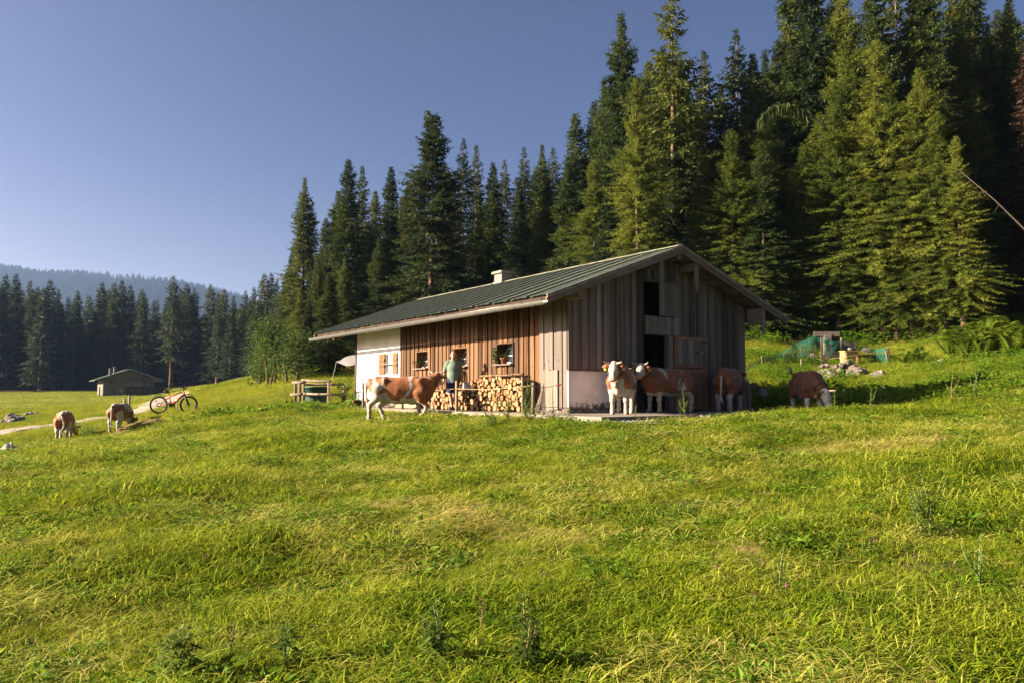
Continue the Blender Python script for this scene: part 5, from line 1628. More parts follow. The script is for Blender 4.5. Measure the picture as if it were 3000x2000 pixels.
b_lo, b_hi = side(1228,1185,-.2)[0], side(1166,1185,-.2)[0]
t_ = empty('yellow_panel', W(-.1,0,0), BANG, 'yellow board leaning low against the wall behind the walking cow', 'board')
MB().hexa([(-.30,b_lo,.01),(-.30,b_hi,.01),(-.27,b_hi,.01),(-.27,b_lo,.01),(-.02,b_lo,.20),(-.02,b_hi,.21),(.01,b_hi,.2),(.01,b_lo,.2)]).build('board', M['yellow_board'], t_)
MB().box((-.34,b_lo-.02,-.0),(-.305,b_hi+.02,.03)).build('foot_batten', M['dark_wood'], t_)

# ------------------------------------------------------------------ electric fence along the apron
fp = [P(1065,1194,26.4), P(1178,1213,24.0), P(1338,1200,21.3), P(1560,1218,18.4)]
fh = [None, .8, 1.0, 1.0]
ef = empty('electric_fence', fp[2], 0, 'rough wooden stakes with a strand of electric fence tape along the front of the barn', 'fence')
tops = []
for i, p in enumerate(fp):
    ht = (1.0, .9, .98, .90)[i]; z0 = g(p.x, p.y)-.12
    q = p-fp[2]; q.z = 0
    lean = Vector((random.uniform(-.03,.03), random.uniform(-.03,.03), 0))
    top = Vector((q.x, q.y, z0-fp[2].z+ht+.1))+lean
    MB().tube([(q.x,q.y,z0-fp[2].z), (q.x+lean.x*.5,q.y,z0-fp[2].z+ht*.5), top], [.05,.047,.043], 8).build('post', M['post_wood'], ef)
    MB().tube([Vector((top.x-.03, top.y-.05, (.62,.62,.64,.70)[i]-fp[2].z)), Vector((top.x-.03, top.y-.09, (.62,.62,.64,.70)[i]-fp[2].z))], .014, 6).build('insulator', M['black_plastic'], ef)
    tops.append(Vector((top.x-.03, top.y-.09, (.62,.62,.64,.70)[i]-fp[2].z)))
_b, _z = side(1630, 1127, -.3); end = W(-.3,_b,_z)-fp[2]
for p, q in list(zip(tops[:-1], tops[1:]))+[(tops[3], end)]:
    MB().tube([p.lerp(q, k/6)-Vector((0,0,.05*math.sin(math.pi*k/6))) for k in range(7)], .008, 5).build('tape', M['tape'], ef)
MB().tube([end, end+Vector((.06,.02,.0)), end+Vector((.17,.06,.02))], [.016,.022,.010], 7).build('gate_handle', M['red_paint'], ef)
c = P(1250, 1240, 20.9)

# pasture fence of thin stakes and wire behind the bicycle
pf = empty('wire_fence', (P(372,1200,38).x, P(372,1200,38).y, 0), 0, 'thin pasture fence of stakes and pale wires behind the red bicycle', 'fence')
base = pf.location.copy()
prev = None
for i, (u, vt, d, r) in enumerate(((378,1157,33,.045),(364,1164,36,.05),(519,1175,33.5,.022),(572,1172,31.8,.012),(660,1162,32.5,.012),(712,1164,33.5,.012),(832,1136,28.6,.009),(862,1150,30.0,.02))):
    p = P(u, 1200, d); zt = P(u, vt, d).z; z0 = g(p.x, p.y)
    MB().tube([(p.x-base.x,p.y-base.y,z0-.1),(p.x-base.x,p.y-base.y,zt)], r, 7).build('stake', M['post_wood'] if r > .015 else M['iron'], pf)
    here = [Vector((p.x-base.x, p.y-base.y-.03, zt-.06)), Vector((p.x-base.x, p.y-base.y-.03, zt-.28))]
    if prev and i != 1:
        for a_, b_ in zip(prev, here): MB().tube([a_.lerp(b_, k/5)-Vector((0,0,.06*math.sin(math.pi*k/5))) for k in range(6)], .0035, 4).build('wire', M['post_wood'], pf)
    if i != 1: prev = here

# ------------------------------------------------------------------ trough pen: rail fence round a green tub
o_ = P(930, 1185, 30.6); zb = g(o_.x, o_.y)
rf = empty('rail_fence', (o_.x, o_.y, zb), 0, 'round-rail wooden fence standing around the green water tub', 'fence')
def pz(zx, zy, d):                                   # point read in the enlarged view of the pen
    q = P(800+zx/3.92, 850+zy/3.92, d); return Vector((q.x-o_.x, q.y-o_.y, q.z-zb))
for zx, d, zt in ((255,30.6,1075),(305,29.8,1062),(352,31.2,1036),(640,29.6,1050),(815,31.8,1085)):
    q = pz(zx, zt, d); gg = g(q.x+o_.x, q.y+o_.y)-zb
    MB().tube([(q.x,q.y,gg-.15),(q.x+.01,q.y,gg+.4),q], [.062,.058,.055], 9, mc=1).build('post', [M['post_wood'], M['bleached_wood']], rf)
for a_, b_, r in (((225,1058,30.2),(368,1052,29.9),.062),((332,1030,31.0),(668,1042,29.45),.05),((370,1078,31.3),(815,1080,31.7),.048),((205,1196,30.1),(335,1186,29.6),.062),((318,1183,31.0),(655,1190,29.4),.048),((640,1190,29.7),(822,1195,31.6),.048)):
    MB().tube([pz(*a_), pz(*a_).lerp(pz(*b_),.5)-Vector((0,0,.015)), pz(*b_)], r, 9, mc=1).build('rail', [M['post_wood'], M['bleached_wood']], rf)
c = P(926, 1176, 31.3)
tb = empty('water_tub', (c.x, c.y, g(c.x, c.y)), 0, 'dark green round plastic water tub inside the rail fence', 'tub')
MB().lathe((0,0,0), [(.40,0),(.44,.35),(.47,.72),(.50,.72),(.50,.77),(.46,.77),(.42,.66)], 28, cap=False).build('shell', M['green_tub'], tb)
MB().lathe((0,0,.6), [(.0,0),(.43,.0)], 28, cap=False).build('water', M['glass'], tb)

# ------------------------------------------------------------------ bicycle
bp = P(508, 1214, 31.2)
bk = empty('bicycle', (bp.x, bp.y, g(bp.x, bp.y)), R(6), 'red electric mountain bike leaning upright in the meadow by the wire fence', 'bicycle')
def V3(x, z, y=0): return (x, y, z)
RW = .365
for cx_, nm in ((-.60,'wheel'),(.60,'wheel')):
    w = empty('wheel', (cx_,0,RW)); w.parent = bk
    MB().ring((0,0,0),(0,1,0),RW-.028,.030,36,7).build('tyre', M['rubber'], w)
    MB().ring((0,0,0),(0,1,0),RW-.065,.013,32,5).build('rim', M['black_plastic'], w)
    m = MB(); m.tube([(0,-.05,0),(0,.05,0)], .03, 10)
    for k in range(20):
        t = 2*math.pi*k/20; m.tube([(.02*math.cos(t+.6),.02*(-1)**k,.02*math.sin(t+.6)),((RW-.07)*math.cos(t),0,(RW-.07)*math.sin(t))], .0022, 3)
    m.build('spokes', M['iron'], w)
    MB().lathe((0,0,0),[(.075,-.002),(.09,-.002),(.09,.002),(.075,.002)],20,cap=False).build('brake_disc', M['zinc'], w).rotation_euler = (R(90),0,0)
    for s_ in (.9,-.6):
        MB().box((-.02+.2*math.cos(2.4*s_),-.014,.2*math.sin(2.4*s_)-.02),(.03+.2*math.cos(2.4*s_),.014,.2*math.sin(2.4*s_)+.02)).build('reflector', M['orange_plastic'], w)
HT, HBt, ST, BB_, RA, FA = (.36,.95),(.43,.74),(-.20,.80),(-.10,.36),(-.60,RW),(.60,RW)
m = MB()
m.tube([V3(*HT),V3(*HBt)], .032, 10)
m.tube([V3(HT[0]+.02,HT[1]-.04),V3(-.165,.69)], .024, 9)
m.tube([V3(HBt[0],HBt[1]+.06),V3(BB_[0]+.04,BB_[1]+.04)], [.045,.052], 10)
m.tube([V3(*ST),V3(BB_[0],BB_[1])], .022, 9)
for s_ in (-1,1):
    m.tube([V3(-.17,.68,.03*s_),V3(RA[0],RA[1],.06*s_)], .012, 7); m.tube([V3(BB_[0],BB_[1],.04*s_),V3(RA[0],RA[1],.06*s_)], .015, 7)
m.build('frame', M['red_paint'], bk)
m = MB()
for s_ in (-1,1): m.tube([V3(.44,.72,.06*s_),V3(.53,.52,.062*s_),V3(FA[0],FA[1],.065*s_)], [.019,.024,.018], 8)
m.tube([V3(.44,.72,-.075),V3(.44,.72,.075)], .024, 8); m.build('fork', M['black_plastic'], bk)
m = MB(); m.tube([V3(.36,.95),V3(.35,1.0),V3(.42,1.03)], .022, 8); m.tube([(.40,-.36,1.07),(.42,-.15,1.04),(.42,.15,1.04),(.40,.36,1.07)], .014, 8)
for s_ in (-1,1): m.tube([(.40,.36*s_,1.07),(.39,.24*s_,1.06)], .02, 8); m.tube([(.43,.22*s_,1.06),(.50,.26*s_,1.02)], .008, 6)
m.box((.36,-.04,1.05),(.40,.04,1.13)); m.build('handlebar', M['black_plastic'], bk)
m = MB(); m.hexa([(-.38,-.07,.965),(-.38,.07,.965),(-.08,.018,.975),(-.08,-.018,.975),(-.39,-.075,1.01),(-.39,.075,1.01),(-.06,.02,1.0),(-.06,-.02,1.0)]); m.build('saddle', M['black_plastic'], bk)
MB().tube([V3(*ST),V3(-.235,.97)], .016, 8).build('seat_post', M['black_plastic'], bk)
MB().box((-.36,-.04,.86),(-.24,.04,.96)).build('saddle_bag', M['black_plastic'], bk)
m = MB()
m.tube([V3(-.55,.80),V3(-.40,.86),V3(-.22,.84)], .012, 6); m.tube([V3(-.88,.66),V3(-.75,.76),V3(-.58,.79),V3(-.34,.72)], .016, 6); m.build('mudguard', M['black_plastic'], bk)
m = MB(); m.tube([V3(.38,.76),V3(.60,.80),V3(.80,.72)], .015, 6); m.build('mudguard', M['black_plastic'], bk)
m = MB(); m.hexa([(-.17,-.05,.29),(.02,-.05,.28),(.02,.05,.28),(-.17,.05,.29),(-.19,-.05,.40),(.05,-.05,.44),(.05,.05,.44),(-.19,.05,.40)]); m.build('motor', M['black_plastic'], bk)
m = MB(); m.ring((-.08,.06,.35),(0,1,0),.085,.006,24,5)
for s_ in (-1,1): m.tube([(-.08,.07*s_,.35),(-.08+.12*s_,.08*s_,.35-.11*s_)], .011, 6); m.box((-.13+.12*s_,.08*s_-.02 if s_>0 else -.16,.225 if s_>0 else .445),(-.03+.12*s_,.16 if s_>0 else -.06,.245 if s_>0 else .465))
m.build('crank', M['iron'], bk)
m = MB(); m.tube([V3(-.08,.435,.06),V3(-.60,RW+.05,.06)], .006, 4); m.tube([V3(-.08,.265,.06),V3(-.60,RW-.12,.06)], .006, 4); m.ring((-.60,.05,RW),(0,1,0),.06,.012,16,5); m.build('chain', M['iron'], bk)
MB().tube([V3(-.28,.34,.06),V3(-.34,.005,.17)], .010, 6).build('kick_stand', M['black_plastic'], bk)

# ------------------------------------------------------------------ hen run: shelter, netting on stakes, nest box, hen
sc_ = P(2490, 1065, 38)
def cz(zx, zy, d):                                   # point read in the enlarged view of the run (scale 4.9, origin 2180, 940)
    return P(2180+zx/4.9, 940+zy/4.9, d)
hs_ = empty('hen_shelter', (sc_.x, sc_.y, g(sc_.x, sc_.y)), 0, 'small weathered board shelter with a sloping roof inside the netted hen run', 'shelter')
so = hs_.location
def loc(v): return Vector(v)-so
tl, tr_, bl = cz(1000,185,37.2), cz(1360,185,37.2), cz(1110,640,37.4)
back = 2.6
m = MB()
zt = cz(1000,160,37.2).z; zt2 = zt-.62
p0, p1 = loc(tl), loc(tr_)
m.hexa([(p0.x,p0.y,zt-.05-so.z),(p1.x,p1.y,zt-.05-so.z),(p1.x+1.2,p1.y+back,zt2-so.z-.05),(p0.x+1.2,p0.y+back,zt2-so.z-.05),(p0.x,p0.y,zt-so.z),(p1.x,p1.y,zt-so.z),(p1.x+1.2,p1.y+back,zt2-so.z),(p0.x+1.2,p0.y+back,zt2-so.z)])
m.build('roof', M['black_plastic'], hs_)
MB().box((p0.x-.02,p0.y-.05,zt-.22-so.z),(p1.x+.02,p1.y-.02,zt+.02-so.z)).build('fascia_board', M['bleached_wood'], hs_)
for zx0, zx1 in ((1108,1146),(1150,1186)):
    a_, b_ = loc(cz(zx0,640,37.5)), loc(cz(zx1,640,37.5))
    MB().box((a_.x,a_.y,-.3),(b_.x,a_.y+.03,zt-.2-so.z)).build('plank', M['post_wood'], hs_)
for k in range(9):                                       # rear and side boards in the shade
    a_ = loc(cz(1190+k*47,640,39.0)); MB().box((a_.x,a_.y,-.2),(a_.x+.19,a_.y+.03,zt-.30-so.z-.10*k/9)).build('plank', M['dark_wood'], hs_)
for zx, d in ((1405,37.2),(1605,39.0),(1190,37.3)):
    a_ = loc(cz(zx,640,d)); MB().tube([(a_.x,a_.y,-.3),(a_.x,a_.y,(zt-.28 if zx != 1605 else zt-.6)-so.z)], .055 if zx == 1405 else .035, 8).build('post', M['post_wood'], hs_)
b0_ = loc(cz(1140,640,37.3)); MB().box((b0_.x,b0_.y-.18,.35),(b0_.x+.36,b0_.y-.02,1.35)).build('nest_board', M['bleached_wood'], hs_)
c = cz(1508,640,36.8)
t_ = empty('nest_box', (c.x, c.y, g(c.x,c.y)), .1, 'small bright pine box standing in front of the hen shelter', 'box')
m = MB(); m.box((-.33,-.25,0),(.33,.25,.7)); m.build('body', M['pine_box'], t_)
MB().hexa([(-.38,-.32,.70),(.38,-.32,.70),(.38,.3,.72),(-.38,.3,.72),(-.38,-.32,.74),(.38,-.32,.74),(.38,.3,.76),(-.38,.3,.76)]).build('lid', M['pine_box'], t_)
for x in (-.29,.26): MB().box((x,-.275,.02),(x+.05,-.251,.69)).build('batten', M['pine_box'], t_)
MB().ball((.12,.05,.84), .13, n=10, sc=(1.2,1,.7)).build('drinker', M['zinc'], t_)
c = cz(995,640,36.6)
hn = empty('hen', (c.x, c.y, g(c.x,c.y)), R(10), 'small black hen on the slope beside the netted shelter', 'hen')
Bh = Body(); Bh.chain([(.10,0,.24),(-.08,0,.24)], [.11,.10], k=.05).chain([(.13,0,.28),(.20,0,.42)], [.07,.045], k=.04).cap((.20,0,.43),(.22,0,.44),.042,.036,k=.02).chain([(-.12,0,.27),(-.27,0,.42)], [.07,.03], k=.05)
for s_ in (-1,1): Bh.chain([(0,.05*s_,.18),(.02,.05*s_,.02),(.07,.05*s_,.012)], [.03,.012,.012], k=.02)
link('body', Bh.mesh('body', .014), hn, M['feather_black'])
MB().hexa([(.17,-.006,.46),(.25,-.006,.46),(.25,.006,.46),(.17,.006,.46),(.17,-.004,.50),(.24,-.004,.49),(.24,.004,.49),(.17,.004,.50)]).build('comb', M['flower_red'], hn)
MB().tube([(.25,0,.44),(.285,0,.43)], [.014,.003], 6).build('beak', M['tag_yellow'], hn)
# netting: stakes, sagging sheet from stake to stake and over the shelter
nt = empty('net_run', (sc_.x, sc_.y, 0), 0, 'green netting hung on pale stakes around the hen run', 'netting')
no = nt.location
stakes = [((250,505),(268,740),34.5),((575,455),(550,640),36.5),((818,370),(800,640),37.5),((820,545),(810,690),35.0),((1015,395),(1008,640),37.0),((935,420),(935,610),38.5),((1660,490),(1655,620),37.2),((1780,415),(1785,600),38.8),((2030,420),(2075,670),36.0),((2045,365),(2105,590),37.5),((2060,400),(2098,640),36.8)]
for (tx,ty),(bx,by),d in stakes:
    a_, b_ = cz(tx,ty,d)-no, cz(bx,by,d)-no; b_.z = g(b_.x+no.x,b_.y+no.y)-.1
    MB().tube([b_, a_], .030 if d < 36.9 else .022, 7).build('stake', M['bleached_wood'] if d < 38 else M['iron'], nt)
def net_strip(top, bot, sag=.12):
    n = 8; vs, fs = [], []
    seg = len(top)-1
    for i in range(seg):
        for k in range(n+(1 if i == seg-1 else 0)):
            t = k/n; a_ = top[i].lerp(top[i+1], t)-Vector((0,0,sag*math.sin(math.pi*t))); b_ = bot[i].lerp(bot[i+1], t)
            for j in range(5):
                q = a_.lerp(b_, j/4); q = q+Vector((random.uniform(-.02,.02), .08*math.sin(5*t+j), 0)); vs.append(q)
    C_ = len(vs)//5
    for i in range(C_-1):
        for j in range(4): fs.append((i*5+j,(i+1)*5+j,(i+1)*5+j+1,i*5+j+1))
    m = MB(); m._add(vs, fs, 0, True); return m.build('net_sheet', M['net_green'], nt)
q = lambda x,y,d: cz(x,y,d)-no
top = [q(20,640,33.5),q(248,505,34.5),q(570,455,36.0),q(820,370,36.8),q(1040,205,37.1)]
mid = [q(30,700,33.5),q(262,640,34.5),q(560,620,36.0),q(815,640,36.8),q(1108,640,37.2)]
net_strip([q(60,600,33.8),q(440,470,36.5),q(720,320,37.5),q(1010,190,37.3)], [q(70,660,33.8),q(450,560,36.0),q(820,520,36.7),q(1110,420,37.0)], .08)
net_strip(top, mid, .15)
net_strip([q(1110,215,37.0),q(1195,215,37.0),q(1405,265,37.0),q(1620,330,38.0)], [q(1195,500,37.0),q(1195,500,37.0),q(1405,470,37.0),q(1620,460,38.0)], .25)
net_strip([q(1360,150,37.2),q(1560,290,38.0),q(1760,360,38.4),q(2040,372,36.5)], [q(1420,300,37.0),q(1620,420,37.5),q(1790,450,37.8),q(2050,430,36.3)], .12)
net_strip([q(1785,400,38.4),q(2030,380,36.2),q(2100,380,37.2)], [q(1785,600,38.4),q(2080,670,36.0),q(2110,600,37.2)], .05)
net_strip([q(1010,190,37.2),q(1250,230,36.9),q(1420,270,36.9)], [q(1060,300,37.0),q(1250,330,36.8),q(1420,330,36.9)], .15)
MB().tube([q(1220,545,36.5), q(1550,495,36.3), q(2040,440,35.9), q(2340,420,36.5)], .006, 5).build('strand', M['tape'], nt)
# stake in shade beside the barn's corner
c = P(2196,1196,21.8)
t_ = empty('wooden_post', (c.x, c.y, g(c.x,c.y)), 0, 'single dark wooden post beside the shaded end corner of the barn', 'post')
MB().tube([(0,0,-.1),(.0,0,.5),(-.06,0,.95)], [.07,.065,.06], 9).build('shaft', M['dark_wood'], t_)
MB().tube([(-.10,-.06,.75),(-.10,-.10,.75)], .014, 6).build('insulator', M['black_plastic'], t_)
# ------------------------------------------------------------------ trees
def twig_quads(P0, D, L, Wd, rng, flat=0.6):
    """rhombic twigs: arrays of base points, directions, lengths, widths"""
    D = D/np.linalg.norm(D, axis=1, keepdims=True)
    up = np.tile(np.array([0,0,1.0]), (len(D),1))+rng.normal(0, flat, (len(D),3))
    S = np.cross(D, up); S /= np.linalg.norm(S, axis=1, keepdims=True)+1e-9
    m = P0+D*(L*.42)[:,None]; t = P0+D*L[:,None]-np.array([0,0,1.0])*(L*.12)[:,None]
    V = np.stack([P0, m-S*Wd[:,None]/2, t, m+S*Wd[:,None]/2], 1).reshape(-1,3)
    return V
def spruce_crown(seed, H, base, Rm, nb, step, tl, tw, droop=.35, broken=False, gaps=.1, irr=.3, pw=.78):
    rng = np.random.default_rng(seed); out = []
    bare = []
    ga = 0
    for i in range(nb):
        f = (i+rng.random())/nb
        t = f**1.12                                        # more branches low down
        h = base+(H-base)*t
        if rng.random() < gaps: continue
        lobes = 1+irr*(math.sin(h*1.9+seed)*.5+math.sin(h*.7+seed*3)*.5)
        L = (Rm*(1-t)**pw*lobes*rng.uniform(.62,1.12)+.18)
        if broken and t > .86: L = max(L, .9*rng.uniform(.3,1.3))
        if t < .12: L *= rng.uniform(.5,1)
        ga += 2.39996+rng.normal(0,.25); az = ga
        el = -.22+.85*t**1.6+rng.normal(0,.10)
        dh = np.array([math.cos(az), math.sin(az), 0]); sd = np.array([-math.sin(az), math.cos(az), 0])
        s = np.arange(.14 if t > .5 else .28, 1.0, step/max(L,.3)); s = s+rng.uniform(-.02,.02,len(s))
        if len(s) < 2: s = np.array([.3,.8])
        dr = droop*(1-t*.75)
        pos = dh*(L*s*math.cos(el))[:,None]; pos[:,2] += h+L*(s*math.sin(el)-dr*s**2+.55*dr*s**4)
        pos += rng.normal(0,.03,pos.shape)
        tap = np.minimum(1, (1-s)*1.6+.35)*min(1, .45+L/2.2)
        for sg in (-1, 1):
            D = dh*rng.uniform(.4,.9)+sd*sg*.75+rng.normal(0,.22,(len(s),3)); D[:,2] -= rng.uniform(.05,.45,len(s))
            l = tl*tap*rng.uniform(.65,1.25,len(s)); out.append((pos, D, l, tw*l/tl*rng.uniform(.8,1.2,len(s))+.02))
            if L > 1.2:                                      # second rank, longer sprays carrying the layer outwards
                k = rng.random(len(s)) < .7
                if k.any():
                    q = pos[k]+sd*sg*(tl*.55)*tap[k][:,None]; q[:,2] -= .10*tap[k]
                    D = dh*.8+sd*sg*.6+rng.normal(0,.3,(k.sum(),3)); D[:,2] -= rng.uniform(.1,.6,k.sum())
                    l = tl*.8*tap[k]*rng.uniform(.6,1.2,k.sum()); out.append((q, D, l, tw*.9*l/tl+.02))
        D = dh*.35+rng.normal(0,.2,(len(s),3)); D[:,2] -= 1.0; l = tl*.75*tap*rng.uniform(.5,1.3,len(s)); out.append((pos, D, l, tw*.8*l/tl+.02))
        D = dh*.9+rng.normal(0,.25,(len(s),3)); D[:,2] += .25; l = tl*.7*tap; out.append((pos, D, l, tw*l/tl+.02))
    n = 26
    z = np.linspace(H-.9, H-.02, n) if not broken else np.linspace(H-2.2, H-1.2, n)
    D = np.stack([np.cos(np.arange(n)*2.4), np.sin(np.arange(n)*2.4), np.full(n,.7)], 1); l = np.linspace(.38,.10,n)
    out.append((np.stack([np.zeros(n),np.zeros(n),z],1), D, l, l*.3))
    V = np.concatenate([twig_quads(p, d, l, w, rng) for p, d, l, w in out])
    return V
def crown_mesh(V, mat):
    me = np_mesh('crown', V, np.arange(len(V)).reshape(-1,4)); me.materials.append(mat); return me
def trunk_mesh(seed, H, r, base, broken=False, stubs=26):
    rnd = random.Random(seed); m = MB()
    pts = [(0,0,-.6),(0,0,0),(0.02,0,.5)]+[(rnd.uniform(-.05,.05), rnd.uniform(-.05,.05), H*k/8) for k in range(1,8)]+[(0,0,H-(.2 if not broken else .0))]
    rs = [r*1.5,r*1.35,r*1.08]+[r*(1-k/8.6) for k in range(1,8)]+[.015 if not broken else .05]
    m.tube(pts, rs, 9)
    for k in range(stubs):                                  # dead snags below and inside the crown
        z = rnd.uniform(.8, H*.55); a_ = rnd.uniform(0,6.28); L = rnd.uniform(.5,1.7); d = Vector((math.cos(a_), math.sin(a_), rnd.uniform(-.35,.1)))
        q = Vector((0,0,z)); m.tube([q, q+d*L*.6, q+d*L+Vector((0,0,-.12))], [.022,.014,.005], 4)
    return m.mesh('trunk', M['bark'])
H0 = 26.0
VARS = {}
def variant(key, mat, seed, base, Rm, nb, step, tl, tw, **k):
    st = k.pop('stubs', 26)
    VARS[key] = (crown_mesh(spruce_crown(seed, H0, base, Rm, nb, step, tl, tw, **k), M[mat]), trunk_mesh(seed, H0, .30, base, k.get('broken', False), st))
variant('dense_a', 'spruce_a', 1, 1.6, 4.4, 640, .17, .50, .15)
variant('dense_b', 'spruce_a', 2, 2.2, 4.0, 600, .17, .48, .15, irr=.45)
variant('dense_c', 'spruce_b', 3, 1.2, 4.8, 640, .17, .52, .16, droop=.5)
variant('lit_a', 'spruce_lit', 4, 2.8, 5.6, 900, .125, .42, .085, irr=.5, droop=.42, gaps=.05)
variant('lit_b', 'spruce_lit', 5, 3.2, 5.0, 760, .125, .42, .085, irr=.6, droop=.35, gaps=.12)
variant('sparse_a', 'spruce_b', 6, 4.0, 3.9, 330, .17, .50, .15, irr=.6, droop=.2, gaps=.25, stubs=50)
variant('sparse_b', 'spruce_a', 7, 5.0, 4.6, 330, .17, .55, .17, irr=.7, droop=.3, gaps=.3, stubs=50)
variant('narrow', 'spruce_b', 8, 2.0, 2.9, 420, .17, .46, .14, irr=.4)
variant('broken', 'spruce_b', 9, 2.0, 4.6, 560, .18, .56, .17, broken=True, irr=.5, droop=.45, gaps=.12, pw=.62)
variant('dead', 'spruce_dead', 10, 1.5, 2.9, 380, .17, .48, .12, irr=.5, droop=.55, gaps=.15)
variant('far_a', 'spruce_far', 12, 2.0, 4.6, 270, .42, .85, .30, irr=.35)
variant('far_b', 'spruce_far', 13, 3.5, 4.0, 240, .42, .85, .30, irr=.5)
variant('far_c', 'spruce_far', 14, 7.0, 4.2, 190, .42, .85, .30, irr=.5, gaps=.2, stubs=40)

def tree(u, vt, d, var, label, wx=1.0, group=None, rot=None):
    top = P(u, vt, d); x, y = top.x, top.y
    zb = g(x, y); Ht = max(3.0, top.z-zb)
    t = empty('spruce_tree', (x, y, zb), random.uniform(0, 6.28) if rot is None else rot, label, 'spruce tree', group)
    s = Ht/H0; w = s**.6*wx if s > .5 else s**.8*wx*1.05
    t.scale = (w, w, s)
    cm, tm = VARS[var]
    link('crown', cm, t); link('trunk', tm, t)
    return t
random.seed(77)
GB, GL = 'spruces of the forest behind the barn', 'spruces of the forest beyond the far hut'
NAMED = [
 (893,522,70,'dense_b','spruce on the outer edge of the forest, next to the pale sky',.9),
 (1022,468,62,'dense_a','tall full spruce rising over the far white end of the barn',1.0),
 (1062,487,68,'narrow','slim spruce close beside the tall full one over the white wall',1.1),
 (1146,490,70,'dense_c','spruce between the slim one and the one with the broken tip',.9),
 (1268,338,56,'broken','broad spruce with a bare broken tip above the barn roof',1.15),
 (1358,405,66,'sparse_a','first of two slim spruces next to the broken-tipped spruce',.85),
 (1396,425,68,'narrow','second of two slim spruces next to the broken-tipped spruce',1.0),
 (1535,430,70,'sparse_a','thin-topped spruce above the chimney of the barn',.9),
 (1588,425,66,'dense_b','pointed spruce between the chimney and the roof peak',.85),
 (1685,333,58,'dense_a','broad dark spruce where the tree line starts to climb',1.05),
 (1820,42,52,'dense_b','tall lopsided spruce left of the tallest gappy spruce against the sky',1.0),
 (1862,230,46,'lit_b','olive spruce in front of the tall lopsided one, its trunk showing',.8),
 (1968,-25,50,'sparse_b','tallest spruce with a gappy crown against the sky above the roof peak',1.15),
 (2062,150,54,'narrow','short spruce tucked beside the gappy tallest one',1.2),
 (2156,85,52,'sparse_a','thin-topped spruce standing in the sky gap above the gable',1.0),
 (2205,160,51,'dense_c','drooping spruce at the near side of the sky gap',.9),
 (2310,-60,51,'dense_a','great dark spruce whose crown leaves the top of the picture beside the sky gap',1.05),
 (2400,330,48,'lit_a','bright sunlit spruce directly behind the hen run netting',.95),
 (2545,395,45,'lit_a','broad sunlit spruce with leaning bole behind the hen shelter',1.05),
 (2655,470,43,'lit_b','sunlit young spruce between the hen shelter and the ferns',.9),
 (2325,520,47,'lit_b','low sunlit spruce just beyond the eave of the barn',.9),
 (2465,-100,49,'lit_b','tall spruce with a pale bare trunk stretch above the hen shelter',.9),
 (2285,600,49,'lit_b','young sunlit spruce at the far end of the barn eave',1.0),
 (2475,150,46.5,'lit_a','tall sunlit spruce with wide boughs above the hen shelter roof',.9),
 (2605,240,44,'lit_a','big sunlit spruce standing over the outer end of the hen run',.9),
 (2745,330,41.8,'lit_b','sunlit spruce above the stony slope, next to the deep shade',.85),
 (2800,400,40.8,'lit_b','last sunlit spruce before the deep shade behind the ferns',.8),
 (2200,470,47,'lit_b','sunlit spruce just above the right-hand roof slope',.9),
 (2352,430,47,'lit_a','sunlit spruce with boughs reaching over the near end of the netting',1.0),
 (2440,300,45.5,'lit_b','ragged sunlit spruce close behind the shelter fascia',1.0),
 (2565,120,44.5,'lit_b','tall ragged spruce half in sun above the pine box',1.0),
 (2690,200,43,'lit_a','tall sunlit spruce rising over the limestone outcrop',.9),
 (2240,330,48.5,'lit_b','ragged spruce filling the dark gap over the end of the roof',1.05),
 (2890,70,50,'narrow','slim spruce in the small gap of sky near the corner',1.0),
 (3005,120,45,'dead','dry brown spruce at the shaded edge behind the ferns',1.15)]
for u, vt, d, var, lab, wx in NAMED: tree(u, vt, d, var, lab, wx)
FILL = [(965,800,47,'dense_c'),(1010,760,50,'dense_b'),(905,880,52,'dense_c'),(2240,150,55,'dense_b'),(2370,-120,50,'dense_c'),(2440,-60,55,'dense_b'),(2550,-150,48,'dense_a'),(2620,-60,52,'sparse_b'),(2700,-140,48,'dense_b'),(2790,-40,50,'dense_a'),(2840,-90,54,'dense_c'),
 (2955,-10,54,'dense_b'),(3040,-120,48,'dense_a'),(3130,-100,44,'dense_b'),(3230,-150,42,'dense_c'),(2740,120,47,'dense_c'),(2850,260,47,'sparse_b'),(2760,420,46,'dense_b'),(1740,300,58,'dense_c'),(1770,240,56,'dense_b'),(1900,180,58,'dense_a'),
 (2010,240,60,'dense_b'),(2110,250,60,'dense_c'),(1620,432,72,'sparse_a'),(1478,468,74,'sparse_a'),(1445,478,70,'dense_c'),(860,720,72,'dense_c'),(915,590,74,'narrow'),(955,640,66,'dense_c'),(990,560,72,'dense_b'),(1100,560,72,'dense_a'),(1200,540,68,'dense_a'),(1320,520,62,'dense_c'),
 (840,800,78,'dense_b'),(1440,560,62,'dense_a'),(1520,540,60,'dense_c'),(1600,520,58,'dense_a'),(1660,480,54,'dense_b'),(1740,470,50,'lit_b'),(1780,560,48,'dense_c'),(1980,420,49,'dense_c'),(2060,430,47,'dense_a'),(2140,380,46,'lit_b'),(2230,420,45,'dense_b'),(2480,640,47.5,'lit_b'),(2720,760,42,'lit_b'),(1240,640,60,'lit_b'),(930,760,60,'dense_c'),(880,850,58,'lit_b'),(1110,700,60,'dense_b'),(970,800,56,'lit_b')]
for u, vt, d, var in FILL: tree(u, vt, d, var, 'dark spruce in the dense forest behind the barn', random.uniform(.85,1.1), GB)
SKU = [600,700,830,893,1022,1146,1268,1396,1535,1685,1820,1968,2062,2156,2240,2400,3400]
SKV = [880,860,800,600,520,540,420,470,480,400,150,80,220,180,150,-60,-60]
